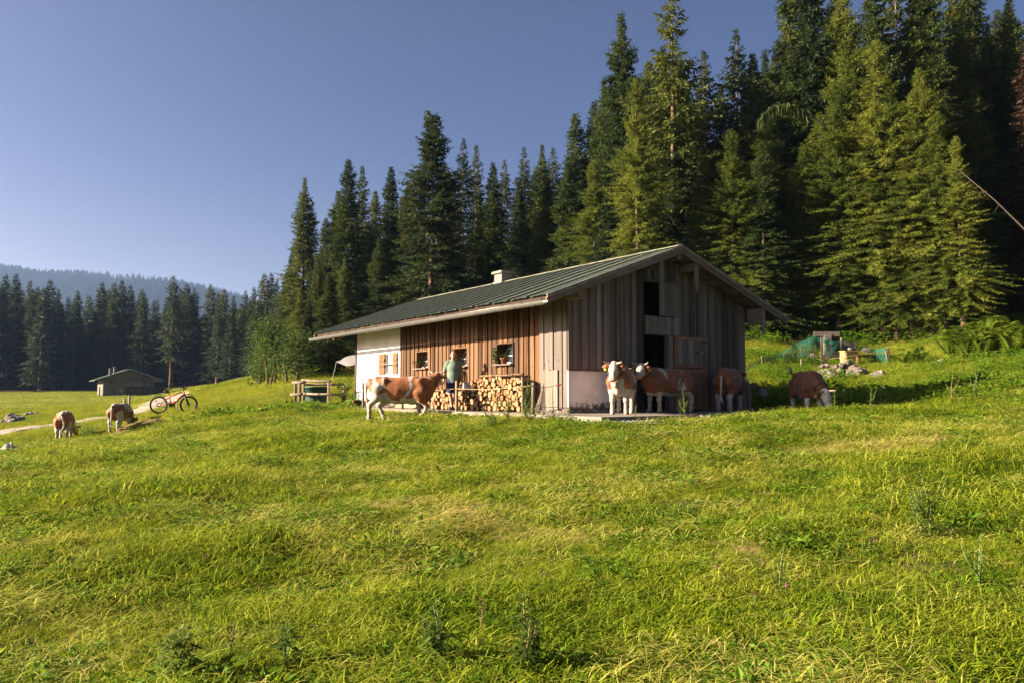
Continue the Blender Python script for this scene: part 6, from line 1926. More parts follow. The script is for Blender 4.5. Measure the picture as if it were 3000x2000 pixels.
for k in range(70):
    u = random.uniform(880, 3350); d = random.uniform(58, 105) if u < 2300 else random.uniform(50, 90)
    vt = float(np.interp(u, SKU, SKV))+random.uniform(40, 260)
    tree(u, vt, d, random.choice(['dense_a','dense_b','dense_c','narrow','dense_c']), 'dark spruce in the dense forest behind the barn', random.uniform(.9,1.15), GB)
# the forest edge beyond the hut
LEFT = [(-60,820,165),(18,805,170),(48,803,168),(88,824,178),(128,845,160),(148,820,182),(172,848,172),(200,872,180),(228,852,176),(262,866,190),(300,827,172),(318,850,182),(335,828,186),(358,822,174),(382,836,188),(422,858,166),(460,880,186),(508,808,158),(530,846,182),(548,832,176),(570,843,188),(617,832,168),(640,858,180),(657,846,172),(685,868,186),(720,852,170),(745,842,178),(775,802,160),(795,800,166),(812,818,150),(830,850,130),(760,880,140),(700,905,150)]
for i, (u, vt, d) in enumerate(LEFT):
    lab, grp = 'shaded spruce in the forest edge beyond the far hut', GL
    if u == 508: lab, grp = 'tall spruce with a long bare trunk at the forest edge beside the hut', None
    if u == 775: lab, grp = 'first of a pair of thin spruces between the far forest and the near one', None
    if u == 795: lab, grp = 'second of a pair of thin spruces between the far forest and the near one', None
    tree(u, vt, d, 'far_c' if u in (508, 617, 570) else random.choice(['far_a','far_b','far_a']), lab, random.uniform(1.0,1.25), grp)
for k in range(125):
    u = random.uniform(-420, 870); d = random.uniform(160, 250) if u < 640 else random.uniform(110, 220)
    e = float(np.interp(u, [-900,0,300,600,720,880], [152,152,168,164,100,62]))
    d = max(d, e+3)
    lim = float(np.interp(u, [-420,0,60,200,300,420,508,560,700,800,870], [830,840,830,880,860,890,850,860,880,840,800]))
    tree(u, lim+random.uniform(0, 60), d, random.choice(['far_a','far_b','far_a']), 'shaded spruce in the forest edge beyond the far hut', random.uniform(1.0,1.3), GL)
# the same forest goes on round the meadow, out of the frame on the sunny side
for k in range(46):
    x = random.uniform(-190, -110); y = random.uniform(150, 235)
    t = empty('spruce_tree', (x, y, g(x, y)), random.uniform(0,6.28), 'shaded spruce in the forest edge beyond the far hut', 'spruce tree', GL)
    t.scale = (1.1, 1.1, random.uniform(.85,1.1)); cm, tm = VARS[random.choice(['far_a','far_b'])]; link('crown', cm, t); link('trunk', tm, t)

# every tree of the two forests is told apart by the stand it belongs to and its place in it, counted from the meadow
NUM = 'front second third fourth fifth sixth seventh eighth ninth tenth eleventh twelfth thirteenth fourteenth fifteenth sixteenth seventeenth eighteenth nineteenth twentieth'.split()
NUM += ['twenty-'+w for w in 'first second third fourth fifth sixth seventh eighth ninth'.split()]
STANDS = {GB: [(-9e9,900,'at the outer edge of the near forest'),(900,1010,'above the tub pen'),(1010,1170,'above the white wall'),(1170,1400,'above the windows of the barn'),(1400,1560,'behind the chimney'),(1560,1800,'above the middle of the roof'),(1800,2080,'above the roof peak'),(2080,2330,'above the far eave'),(2330,2560,'behind the hen shelter'),(2560,2760,'above the stony slope'),(2760,3010,'above the ferns')],
          GL: [(-60,60,'above the big grey boulder'),(60,160,'above the two low rocks'),(160,270,'beside the far hut'),(270,330,'behind the hut chimneys'),(330,420,'behind the hut gable'),(420,480,'behind the hut annex'),(480,560,'around the long bare trunk'),(560,640,'above the bend of the track'),(640,720,'above the upper track'),(720,900,'above the maple saplings')]}
for grp, stands in STANDS.items():
    ts = [o for o in COL.objects if o.get('group') == grp and o.parent is None]
    for lo, hi, where in stands:
        row = sorted([o for o in ts if lo <= o.location.x/o.location.y*F_PX+CX < hi], key=lambda o: o.location.y)
        for i, o in enumerate(row): o['label'] = ('frontmost' if i == 0 else NUM[min(i, len(NUM)-1)]+' from the front')+' of the '+('dark' if grp == GB else 'distant')+' spruces '+where

# broadleaf saplings at the forest edge
def broadleaf(u, v, d, h, w, n, label, seed, leafm='maple_leaf'):
    rnd = random.Random(seed); b = P(u, v, d); zb = g(b.x, b.y)
    t = empty('maple_tree', (b.x, b.y, zb), 0, label, 'broadleaf tree')
    tr = MB(); tips = []
    for k in range(3):
        x0 = rnd.uniform(-.5,.5)*w*.4; pts = [Vector((x0,rnd.uniform(-.3,.3),-.2))]
        for j in range(1,6): pts.append(Vector((x0+rnd.uniform(-.2,.2)+(k-1)*.12*j*w*.3, rnd.uniform(-.3,.3), h*.9*j/5)))
        tr.tube(pts, [.09,.08,.065,.05,.035,.015], 7)
        for j in range(16):
            f = rnd.uniform(.15,1); i = min(4,int(f*5)); q = pts[i].lerp(pts[i+1], f*5-i); a_ = rnd.uniform(0,6.28); L = w*.55*(1.15-f*.75)*rnd.uniform(.5,1.1)
            e = q+Vector((math.cos(a_)*L, math.sin(a_)*L, rnd.uniform(-.05,.45)*L)); tr.tube([q, e], [.022,.006], 4); tips += [e, q.lerp(e,.65), q.lerp(e,.4)]
    tr.build('trunk', M['bark'], t)
    rng = np.random.default_rng(seed)
    C = np.array([tuple(p) for p in tips]); idx = rng.integers(0, len(C), n)
    p = C[idx]+rng.normal(0, .36, (n,3)); D = rng.normal(0,1,(n,3)); D[:,2] -= .3; l = rng.uniform(.09,.17,n)
    V = twig_quads(p, D, l, l*.75, rng, .5); link('crown', crown_mesh(V, M[leafm]), t)
broadleaf(800, 1108, 47, 4.2, 2.6, 4200, 'pale green maple sapling at the forest edge left of the barn', 3)
broadleaf(855, 1104, 45, 2.9, 1.8, 2400, 'lower leafy maple sapling crowding against the pale green one', 4)
broadleaf(760, 1118, 52, 2.2, 1.7, 2400, 'low bushy sapling at the outer foot of the pale green maple', 5)

# dead pole leaning out of the shade, and a spruce top bent over by snow
a_, b_ = P(2808, 498, 38.5), P(3030, 700, 36.5)
t = empty('dead_pole', a_, 0, 'bare dead trunk leaning out of the dark trees near the corner', 'dead tree')
d_ = b_-a_
MB().tube([(0,0,0), d_*.5+Vector((0,0,.15)), d_, d_*1.9+Vector((0,0,-1))], [.02,.035,.05,.09], 8).build('trunk', M['dead_bark'], t)
for f, L in ((.33,.45),(.55,.3)): MB().tube([d_*f+Vector((0,0,.1)), d_*f+Vector((-.1,.1,-L*.5)), d_*f+Vector((-.25,.1,-L))], [.02,.014,.005], 5).build('dead_branch', M['dead_bark'], t)
a_ = P(2405, 360, 44.0)
t = empty('bent_spruce', a_, 0, 'thin spruce bent over in an arch with hanging twigs among the sunlit trees', 'spruce tree')
arc = [P(u, v, 44.0)-a_ for u, v in ((2425,385),(2405,360),(2370,335),(2310,305),(2260,312),(2225,350))]
MB().tube(arc, [.05,.045,.04,.03,.02,.01], 7).build('trunk', M['dead_bark'], t)
rng = np.random.default_rng(8); pts = []
for i in range(2, 5):
    for k in range(150): pts.append(tuple(arc[i].lerp(arc[i+1], rng.random())))
pts = np.array(pts); D = rng.normal(0,.16,(len(pts),3)); D[:,2] -= 1; l = rng.uniform(.3,.85,len(pts))
link('crown', crown_mesh(twig_quads(pts+rng.normal(0,.06,pts.shape), D, l, np.full(len(pts),.06), rng), M['spruce_dead'] if False else M['spruce_a']), t)
# ------------------------------------------------------------------ rocks
def gp(u, v, d0=3.5):
    d = d0
    for _ in range(160):
        p = P(u, v, d)
        if p.z <= g(p.x, p.y): return Vector((p.x, p.y, g(p.x, p.y)))
        d *= 1.02
    return p
def rock_mesh(seed, rough=.35):
    bm = bmesh.new(); bmesh.ops.create_icosphere(bm, subdivisions=4, radius=1)
    rnd = random.Random(seed); o = Vector((rnd.uniform(0,50), rnd.uniform(0,50), rnd.uniform(0,50)))
    from mathutils import noise
    pl = [(Vector((rnd.uniform(-1,1), rnd.uniform(-1,1), rnd.uniform(-.2,1))).normalized(), rnd.uniform(.55,.85)) for _ in range(7)]
    for v in bm.verts:
        p = v.co.copy()
        for n_, dd in pl:                                   # cleaved faces
            q = p.dot(n_)
            if q > dd: p -= n_*(q-dd)*.85
        k = 1+rough*noise.fractal(p*1.6+o, 1.0, 2.0, 5)+.10*noise.noise(p*7+o)
        v.co = p*k
    me = bpy.data.meshes.new('rock'); bm.to_mesh(me); bm.free()
    return me
ROCKS = [rock_mesh(s) for s in (1,2,3,4,5)]
def rock(u, v, d, w, h, label, mat='limestone', k=0, rz=None, depth=None, sink=.35, group=None, name='boulder'):
    p = P(u, v, d); me = ROCKS[k % 5].copy(); me.materials.append(M[mat])
    o = link(name, me); o.location = (p.x, p.y, g(p.x,p.y)+h*(.5-sink)); o.scale = (w/2, (depth or w*.7)/2, h*.75)
    o.rotation_euler = (random.uniform(-.15,.15), random.uniform(-.15,.15), random.uniform(0,6.28) if rz is None else rz)
    return tag(o, label, 'rock', group)
random.seed(90)
rock(28, 1226, 50, 1.6, .75, 'large dark grey boulder in the grass beyond the gravel track', 'grey_rock', 0, .3)
rock(82, 1204, 60, 1.0, .42, 'first of two low grey rocks lying together beyond the track', 'grey_rock', 1, .2)
rock(102, 1204, 61, .9, .36, 'second of two low grey rocks lying together beyond the track', 'grey_rock', 2, .2)
rock(26, 1318, 20.8, .52, .36, 'pale white boulder half sunk in the grass below the track', 'white_rock', 3, .1)
rock(58, 1322, 20.6, .36, .26, 'smaller shaded stone lying against the pale white boulder', 'grey_rock', 4, .4)
rock(415, 1262, 27.2, 2.2, .42, 'mossy brown rock mound in front of the grazing cow by the bicycle', 'mossy', 1, .1, 1.2, .30)
rock(455, 1272, 26.2, .5, .3, 'small pale stone at the foot of the mossy mound', 'white_rock', 2)
for i, (u, v, d, w, h, lab) in enumerate((
 (2215,1140,27.5,.8,.5,'orange mossy boulder beside the shaded post behind the barn'),
 (2235,1158,26.5,.7,.5,'dark cracked boulder below the orange mossy one'),
 (2420,1110,33,1.0,.4,'low ragged limestone ledge just behind the grazing dark cow'),
 (2452,1100,33.5,1.1,.5,'broken limestone outcrop in the middle of the stony slope'),
 (2485,1092,34,1.2,.5,'upper slab of the limestone outcrop below the pine box'),
 (2505,1112,32.5,.9,.5,'steep pale limestone block at the lower edge of the outcrop'),
 (2440,1128,31.5,.7,.3,'small limestone lump at the foot of the outcrop'),
 (2575,1112,31.5,.9,.32,'flat limestone rock apart from the outcrop toward the ferns'),
 (2592,1140,27,.8,.25,'dark rock lying on the edge of the barn shadow'),
 (2322,1030,39,.5,.3,'round white stone in the hen run below the trees'),
 (2372,1015,40,.6,.28,'pale stone at the upper edge of the hen run'),
 (2410,1078,35.5,.9,.3,'limestone ledge at the foot of the hen shelter'),
 (2540,1000,41,.9,.35,'pale rock under the tree beside the shelter roof'),
 (2762,1058,32,.5,.22,'small reddish stone in the long grass below the ferns'),
 (2198,1185,22.6,.9,.16,'flat stone lying in the shade by the barn corner'))):
    rock(u, v, d, w, h, lab, ('mossy' if i == 0 else 'grey_rock') if i in (0, 1, 8) else 'limestone', i)
# loose white gravel spilled below the edge of the slab
rng = np.random.default_rng(4); m = MB()
for k in range(420):
    u = rng.normal(1850, 75); v = rng.normal(1240, 5.5); p = gp(u, v, 13)
    r = rng.uniform(.012,.035); m.ball((p.x, p.y, p.z+r*.4), r, n=5, sc=(1.2, rng.uniform(.7,1.1), .7))
tag(m.build('gravel', M['white_rock']), 'loose pale gravel spilled along the front of the concrete slab', 'gravel', kind='stuff')

# ------------------------------------------------------------------ single weeds that stand out
def weed(u, v, h, label, seed, style='thistle', leafm='thistle_leaf', d0=3.5, n=16, leafL=.16, spread=1.0, branches=0, name='thistle', lean=.05, stem='stem_brown', d=None):
    rnd = random.Random(seed)
    p = gp(u, v, d0) if d is None else Vector((P(u,v,d).x, P(u,v,d).y, g(P(u,v,d).x, P(u,v,d).y)))
    t = empty(name, p, rnd.uniform(0,6.28), label, 'weed')
    st, lf = MB(), MB()
    axes = [([Vector((0,0,-.05)), Vector((rnd.uniform(-1,1)*lean*h, rnd.uniform(-1,1)*lean*h, h*.5)), Vector((rnd.uniform(-1,1)*lean*h*2, rnd.uniform(-1,1)*lean*h*2, h))], 1.0)]
    for k in range(branches):
        f = rnd.uniform(.1,.55); a_ = rnd.uniform(0,6.28); b0 = axes[0][0][0].lerp(axes[0][0][2], f); L = h*rnd.uniform(.35,.6)
        axes.append(([b0, b0+Vector((math.cos(a_)*L*.35*spread, math.sin(a_)*L*.35*spread, L*.5)), b0+Vector((math.cos(a_)*L*.5*spread, math.sin(a_)*L*.5*spread, L))], .6))
    for pts, s in axes:
        st.tube(pts, [.011*s*(h/.5)**.5,.008*s*(h/.5)**.5,.003], 6)
        ga = rnd.uniform(0,6.28)
        for k in range(int(n*(1 if s == 1 else .6))):
            f = (k+.5)/n/(1 if s == 1 else .6); f = min(f, .99)
            q = pts[0].lerp(pts[1], f*2) if f < .5 else pts[1].lerp(pts[2], f*2-1)
            ga += 2.4; L = leafL*s*(1.15-f*.75)*rnd.uniform(.8,1.2)
            dr = Vector((math.cos(ga), math.sin(ga), rnd.uniform(.05,.8)))
            if style == 'thistle':                            # lobed leaf: mid blade with side lobes
                lf.leaf(q, dr, (0,0,1), L, L*.26, 0, .5)
                dn = dr.normalized(); sd = dn.cross(Vector((0,0,1))).normalized()
                for e in (.3,.5,.7):
                    for sg in (-1,1): lf.leaf(q+dn*L*e, dn*.6+sd*sg+Vector((0,0,rnd.uniform(-.2,.3))), (0,0,1), L*.27*(1.1-e*.5), L*.10, 0, .2)
            else: lf.leaf(q, dr, (0,0,1), L, L*.38, 0, .5)
        if style == 'thistle':
            for j in range(0): lf.ball(pts[2]+Vector((rnd.uniform(-.02,.02), rnd.uniform(-.02,.02), rnd.uniform(-.03,.01))), .011*(h/.5)**.3, n=5)
    st.build('stem', M[stem], t); lf.build('leaves', M[leafm], t)
    return t
weed(1540,1985,.44,'tall thistle with a red-brown stem low in the middle of the meadow',1,n=46,branches=4,leafL=.14)
weed(2722,1588,.62,'tall branching thistle with dark stem on the right meadow',2,n=40,branches=5,leafL=.18,lean=.04,stem='stem_green')
weed(2690,1560,.36,'slender thistle shoot leaning beside the tall branching thistle',3,n=26,leafL=.12)
weed(2285,1750,.36,'thin grey-green thistle beside the clover heads',4,n=36,leafL=.08,stem='stem_green')
weed(530,1985,.26,'dark leafy thistle at the lower edge of the meadow',5,n=34,leafL=.17,branches=3,stem='stem_green')
weed(1290,1992,.38,'broad-leaved thistle just left of the tall red-stemmed one',6,n=36,leafL=.16,branches=3,stem='stem_green')
weed(835,1992,.32,'pale thistle with an upright tip at the lower edge of the meadow',7,n=38,leafL=.15,stem='stem_green')
weed(2870,1745,.4,'leafy weed in long grass near the lower right meadow',8,style='x',leafm='herb_leaf',n=22,branches=3,leafL=.10,stem='stem_green',name='weed')
weed(2005,1245,.70,'pale prickly thistle standing up against the dark stable door',9,d=17.2,n=26,branches=2,leafL=.17,stem='stem_green',lean=.03)
weed(1538,1255,1.05,'tallest thistle of the clump by the fence stake',10,d=17.6,n=30,branches=4,leafL=.20,stem='stem_green')
weed(1490,1262,.75,'bushy thistle on the woodpile side of the clump by the stake',11,d=17.4,n=26,branches=5,leafL=.22,spread=1.6,stem='stem_green')
weed(1440,1262,.5,'low spreading thistle at the far side of the clump by the stake',12,d=17.5,n=24,branches=5,leafL=.2,spread=2,stem='stem_green')
weed(1555,1268,.6,'thistle with dense leaves in front of the clump by the stake',13,d=17.0,n=26,branches=5,leafL=.2,spread=1.6,stem='stem_green')
weed(1350,1270,.65,'single thin thistle in front of the man and the stake',14,d=17.3,n=18,leafL=.14,stem='stem_green')
weed(1624,1248,.75,'slim thistle in front of the bleached boards at the barn corner',15,d=17.6,n=18,leafL=.12,stem='stem_green')
weed(1668,1246,.62,'thin weed in front of the white plaster panel',16,d=17.4,n=18,leafL=.13,stem='stem_green')
weed(1862,1238,.36,'dry brown dock stalk on the gravel before the lit cow',17,d=16.9,n=9,style='x',leafL=.11,leafm='herb_leaf',name='dock')
weed(2445,1205,.55,'thin thistle stalk beside the head of the grazing dark cow',18,d=18.6,n=36,leafL=.16,stem='stem_green')
weed(2475,1195,.65,'taller thistle stalk near the grazing dark cow',19,d=19.5,n=18,leafL=.16,stem='stem_green')
weed(2550,1190,.6,'branching thistle in front of the barn shadow',20,d=19.5,n=20,leafL=.2,branches=2,stem='stem_green')
weed(2790,1185,.8,'tall dry weed at the far end of the barn shadow',21,d=19.5,n=20,leafL=.15,branches=3,name='weed',style='x',leafm='herb_leaf')
weed(2860,1178,.8,'feathery weed standing near the end of the barn shadow',22,d=19.5,n=22,leafL=.13,branches=3,name='weed',style='x',leafm='herb_leaf',stem='stem_green')
weed(930,1232,.45,'low green bush of weeds at the corner of the pen',23,d=26,n=24,branches=6,leafL=.18,spread=2.2,name='weed',style='x',leafm='herb_leaf',stem='stem_green')
weed(880,1238,.35,'leafy weed in front of the rail fence posts',24,d=25.5,n=22,branches=6,leafL=.16,spread=2.2,name='weed',style='x',leafm='herb_leaf',stem='stem_green')
weed(250,1262,.8,'dark nettle clump between the two grazing spotted cows',25,d=28.5,n=26,branches=7,leafL=.2,spread=2.2,name='nettle',style='x',leafm='herb_leaf',stem='stem_green')
weed(275,1266,.7,'second nettle stand beside the dark clump between the cows',26,d=28.0,n=26,branches=7,leafL=.2,spread=2.2,name='nettle',style='x',leafm='herb_leaf',stem='stem_green')
# clover heads, pink or gone brown
for i, (u, v, pink) in enumerate(((2300,1752,1),(2270,1757,0),(2232,1630+35,0),(2545,1612,0),(2525,1622,0),(2560,1612,1),(2612,1585,0),(2632,1608,0),(2130,1718,0),(2095,1712,1),(2205,1772,0),(2210,1790,0),(1010,1742,1),(1590,1718,1),(2400,1690,0),(600,1645,1))):
    p = gp(u, v+14); t = empty('clover', p, 0, ('pink clover head on the mown grass' if pink else 'withered brown clover head on the mown grass'), 'flower', 'pink clover heads' if pink else 'brown clover heads')
    h = random.uniform(.10,.15)
    MB().tube([(0,0,-.02),(.01,0,h)], .0022, 4).build('stem', M['stem_green'], t)
    m = MB()
    for k in range(26):
        d_ = Vector((random.gauss(0,1), random.gauss(0,1), random.gauss(.3,1))).normalized(); m.leaf(Vector((.01,0,h))+d_*.004, d_, (.1,.2,1), .013, .006)
    m.build('flower_head', M['flower_purple' if pink else 'clover_dead'], t)
for i, (u, v) in enumerate(((663,1990),(2750,1340),(1400,1905))):
    p = gp(u, v); t = empty('dock', p, 0, ('rusty dock spike in the lower meadow', 'rusty dock spike behind the tall branching thistle', 'bent rusty dock stalk in the dark grass')[i], 'weed')
    h = .30; MB().tube([(0,0,-.02),(.02,0,h*.5),(.03,.02,h)], .003, 5).build('stem', M['stem_brown'], t)
    m = MB()
    for k in range(60): m.leaf((.03*random.random(), .02*random.random(), h*random.uniform(.55,1)), (random.uniform(-1,1), random.uniform(-1,1), .5), (0,0,1), .016, .010)
    m.build('seed_head', M['orange_plastic'] if False else M['shutter_wood'], t)

# ------------------------------------------------------------------ ferns and undergrowth by the trees
def frond_mesh(seed):
    rnd = random.Random(seed); m = MB(); n = 18
    pts = [Vector((.62*f**1.0, 0, 1.0*f-.42*f*f*f)) for f in [k/n for k in range(n+1)]]
    m.tube([pts[0], pts[6], pts[12], pts[18]], [.012,.009,.006,.002], 5)
    for k in range(3, n+1):
        f = k/n; L = .30*math.sin(math.pi*min(1, f*.92+.06))**.8+.02; tg = (pts[k]-pts[k-1]).normalized()
        for s in (-1, 1):
            d = (tg*.45+Vector((0, s, 0))).normalized()
            m.leaf(pts[k], d, tg.cross(d)*s, L, .055, 0, .25)
    return m.mesh('frond', M['fern_leaf'])
FR = [frond_mesh(s) for s in (1,2)]
for i, (u, v, d, s, n, lab) in enumerate((
 (2790,1062,32.5,.95,12,'lowest bright green fern on the slope under the dark trees'),
 (2835,1050,32,1.15,13,'tall bright fern with an upright tip in the middle of the fern clump'),
 (2880,1052,31.5,1.0,12,'fern in front of the two tallest ones'),
 (2915,1040,32.5,1.3,13,'tallest arching fern near the corner'),
 (2965,1050,31,1.1,12,'fern at the outermost end of the fern clump'),
 (2860,1035,34,1.1,12,'fern at the back of the clump against the dark forest'),
 (2690,1072,33.5,.6,10,'small fern below the leaning bole'),
 (2645,1066,34,.55,10,'small fern near the outer net stake'))):
    p = P(u, v, d); t = empty('fern', (p.x, p.y, g(p.x,p.y)), random.uniform(0,6), lab, 'fern', None, s*1.45)
    for k in range(n):
        o = link('frond', random.choice(FR), t); o.rotation_euler = (random.uniform(-.15,.15), random.uniform(-.75,.15), 2*math.pi*k/n+random.uniform(-.2,.2)); sc_k = random.uniform(.8,1.15); o.scale = (sc_k,)*3

# ------------------------------------------------------------------ grass: blades in tufts, scattered over the meadow
def tuft_mesh(name, mat, seed, n, rad, h0, h1, w, lean, curl, heads=0, flat=False):
    rng = np.random.default_rng(seed); V, Q, T = [], [], []
    for i in range(n):
        a_ = rng.uniform(0, 2*np.pi); r = rad*np.sqrt(rng.random()); b = np.array([r*np.cos(a_), r*np.sin(a_), -.015])
        az = rng.uniform(0, 2*np.pi); L = rng.uniform(h0, h1); le = abs(rng.normal(lean, .25)); d = np.array([np.cos(az), np.sin(az), 0]); s = np.array([-d[1], d[0], 0])*w*rng.uniform(.7,1.3)
        k0 = len(V)
        if flat: b[2] = rng.uniform(.0, .07)
        for j, f in enumerate((0, .4, .75, 1)):
            ang = le+curl*f*f
            if flat: p = b+d*L*f+np.array([0,0,L*(.12*np.sin(np.pi*f)+rng.uniform(-.01,.02))])
            else: p = b+d*L*f*np.sin(min(ang,1.9))+np.array([0,0,1])*L*f*np.cos(min(ang,1.75))
            ww = (1, .85, .55, 0)[j]
            if j < 3: V += [p-s*ww/2, p+s*ww/2]
            else: V.append(p)
        Q += [(k0,k0+1,k0+3,k0+2),(k0+2,k0+3,k0+5,k0+4)]; T.append((k0+4,k0+5,k0+6))
        if heads and i < heads:
            for q in range(7):
                c = V[k0+6]-np.array([0,0,.012*q]); e = rng.normal(0,.012,3); k1 = len(V); V += [c, c+e+np.array([.006,0,.01]), c+e*1.6+np.array([0,0,.016])]; T.append((k1,k1+1,k1+2))
    me = np_mesh(name, np.array(V), np.array(Q), np.array(T)); me.materials.append(M[mat]); return me
def herb_mesh(name, mat, seed, n, rad, L0, L1, wr, h):
    rnd = random.Random(seed); m = MB()
    for i in range(n):
        a_ = rnd.uniform(0,6.28); r = rad*math.sqrt(rnd.random()); p = Vector((r*math.cos(a_), r*math.sin(a_), h*rnd.random())); L = rnd.uniform(L0,L1)
        m.leaf(p, (math.cos(a_+rnd.uniform(-1,1)), math.sin(a_+rnd.uniform(-1,1)), rnd.uniform(-.1,.9)), (rnd.uniform(-.5,.5), rnd.uniform(-.5,.5), 1), L, L*wr, 0, .4)
    me = m.mesh(name, M[mat]); return me
def scatter(name, label, meshes, x, y, q, dens, gsc, seed, tilt=.25, s0=.75, s1=1.3, zoff=0.0, cat='grass', yscale=1.0):
    z = ground(x, y)+zoff
    keep = (dens[q] > 0).any(1); q = q[keep]
    used, inv = np.unique(q, return_inverse=True); q = inv.reshape(-1,4)
    me = np_mesh(name, np.stack([x,y,z],-1)[used], q)
    add_attr(me, 'dens', dens[used]); add_attr(me, 'gsc', gsc[used])
    o = tag(link(name, me), label, cat, kind='stuff')
    ng = bpy.data.node_groups.new(name, 'GeometryNodeTree')
    ng.interface.new_socket('Geometry', in_out='INPUT', socket_type='NodeSocketGeometry'); ng.interface.new_socket('Geometry', in_out='OUTPUT', socket_type='NodeSocketGeometry')
    n, l = ng.nodes, ng.links
    gi, go = n.new('NodeGroupInput'), n.new('NodeGroupOutput')
    ds = n.new('GeometryNodeDistributePointsOnFaces'); ds.inputs['Seed'].default_value = seed
    a1 = n.new('GeometryNodeInputNamedAttribute'); a1.data_type = 'FLOAT'; a1.inputs['Name'].default_value = 'dens'
    a2 = n.new('GeometryNodeInputNamedAttribute'); a2.data_type = 'FLOAT'; a2.inputs['Name'].default_value = 'gsc'
    l.new(gi.outputs[0], ds.inputs['Mesh']); l.new(a1.outputs['Attribute'], ds.inputs['Density'])
    jn = n.new('GeometryNodeJoinGeometry')
    for i, mm in enumerate(meshes):
        po = bpy.data.objects.new(name+'_tuft', mm)
        oi = n.new('GeometryNodeObjectInfo'); oi.inputs['Object'].default_value = po; oi.inputs['As Instance'].default_value = True
        l.new(oi.outputs['Geometry'], jn.inputs[0])
    ip = n.new('GeometryNodeInstanceOnPoints'); ip.inputs['Pick Instance'].default_value = True
    l.new(ds.outputs['Points'], ip.inputs['Points']); l.new(jn.outputs[0], ip.inputs['Instance'])
    rv = n.new('FunctionNodeRandomValue'); rv.data_type = 'FLOAT_VECTOR'; rv.inputs[0].default_value = (-tilt,-tilt,0); rv.inputs[1].default_value = (tilt,tilt,6.283); rv.inputs['Seed'].default_value = seed+1
    er = n.new('FunctionNodeEulerToRotation'); l.new(rv.outputs[0], er.inputs[0]); l.new(er.outputs[0], ip.inputs['Rotation'])
    rs = n.new('FunctionNodeRandomValue'); rs.data_type = 'FLOAT'; rs.inputs[2].default_value = s0; rs.inputs[3].default_value = s1; rs.inputs['Seed'].default_value = seed+2
    mu = n.new('ShaderNodeMath'); mu.operation = 'MULTIPLY'; l.new(rs.outputs[1], mu.inputs[0]); l.new(a2.outputs['Attribute'], mu.inputs[1])
    l.new(mu.outputs[0], ip.inputs['Scale']); l.new(ip.outputs[0], go.inputs[0])
    md = o.modifiers.new('tufts', 'NODES'); md.node_group = ng
    return o
SHORT = [tuft_mesh('grass_tuft', 'grass_short', s, 44, .13, .05, .13, .0065, .45, .9) for s in (1,2,3)]
LONG = [tuft_mesh('grass_tuft', 'grass_long', s, 22, .11, .12, .30, .0058, .6, 1.1, heads=6) for s in (4,5,6)]
HAY = [tuft_mesh('hay_strands', 'grass_hay', s, 24, .22, .10, .30, .0048, 1.2, .3, flat=True) for s in (7,8,9)]
HERB = [herb_mesh('herb', 'herb_leaf', s, 40, .13, .018, .042, .75, .08) for s in (10,11,13)]+[herb_mesh('herb', 'herb_leaf', 14, 16, .12, .05, .085, .5, .07)]+[herb_mesh('herb', 'herb_leaf', 12, 9, .07, .06, .11, .4, .05)]
WILD = [tuft_mesh('grass_tuft', 'grass_far', s, 26, .24, .08, .26, .014, .45, .8, heads=4) for s in (13,14,15)]
def base_mask(x, y):
    return sstep(.05, .6, pad_dist(x, y)+(fbm(x/.7, y/.7, 81)-.5)*.8)*(pad_dist(x, y) > .05)*(sstep(1.7, 2.5, path_dist(x, y)))*(1-.9*forest_mask(x, y))
xa, ya, qa = polar(-.72, .72, 190, 2.4, 30, 105)
ra = np.hypot(xa, ya); bmk = base_mask(xa, ya); stw = straw_mask(xa, ya)
n1 = fbm(xa/1.9+3, ya/1.4, 61); n2 = fbm(xa/.55, ya/.55, 62); n3 = fbm(xa/1.2+9, ya/1.0, 63); n4 = fbm(xa/2.6, ya/2.2+4, 64)
fall = np.clip((6/ra)**.75, 0, 1.6)
gs = np.clip((ra/7)**.33, .9, 1.7)
mown = 1-sstep(-.5, .8, ya-np.interp(xa/ya*F_PX+CX, [-900,300,1000,1500,2000,2200,2400,2700,3000,3600], [28,27,26,24,24,24,24,20,20,20]))
tuss = sstep(.52,.70,n4)
scatter('grass', 'short mown grass of the meadow', SHORT, xa, ya, qa, 205*fall*bmk*(.15+1.5*sstep(.2,.8,n2))*(1-.5*stw), gs*(.75+.85*tuss)*(1-.3*stw), 1)
scatter('grass', 'longer arching grass stems among the mown grass', LONG, xa, ya, qa, 54*fall*bmk*sstep(.34,.64,n3)*(1-.8*stw)+22*fall*bmk*(1-mown), gs*(.85+.5*(1-mown)+.5*tuss), 11)
scatter('hay', 'dry cut hay strands lying on the meadow', HAY, xa, ya, qa, 40*fall*bmk*sstep(.46,.72,n1)*sstep(.3,.6,n2)*mown+26*fall*bmk*stw+7*fall*bmk, gs, 21, tilt=.12)
scatter('herbs', 'clover and broad leaves among the meadow grass', HERB, xa, ya, qa, 52*fall*bmk*sstep(.42,.66,fbm(xa/.7, ya/.6+8, 65))*(1-.8*stw)+14*fall*bmk*(1-mown), gs*(1+.9*(1-mown)), 31)
WEEDS = [herb_mesh('weed_spray', 'herb_leaf', s, 70, .28, .05, .12, .5, .35) for s in (31,32)]
xb, yb, qb = polar(-.74, .74, 150, 28, 90, 60)
rb = np.hypot(xb, yb); bm2 = base_mask(xb, yb)
scatter('grass', 'unmown meadow grass around the barn and track', WILD, xb, yb, qb, 19*np.clip(40/rb, .4, 1.3)*bm2*(.5+fbm(xb/4, yb/4, 66)), .95+.0*rb+.5*sstep(40,90,rb), 41)
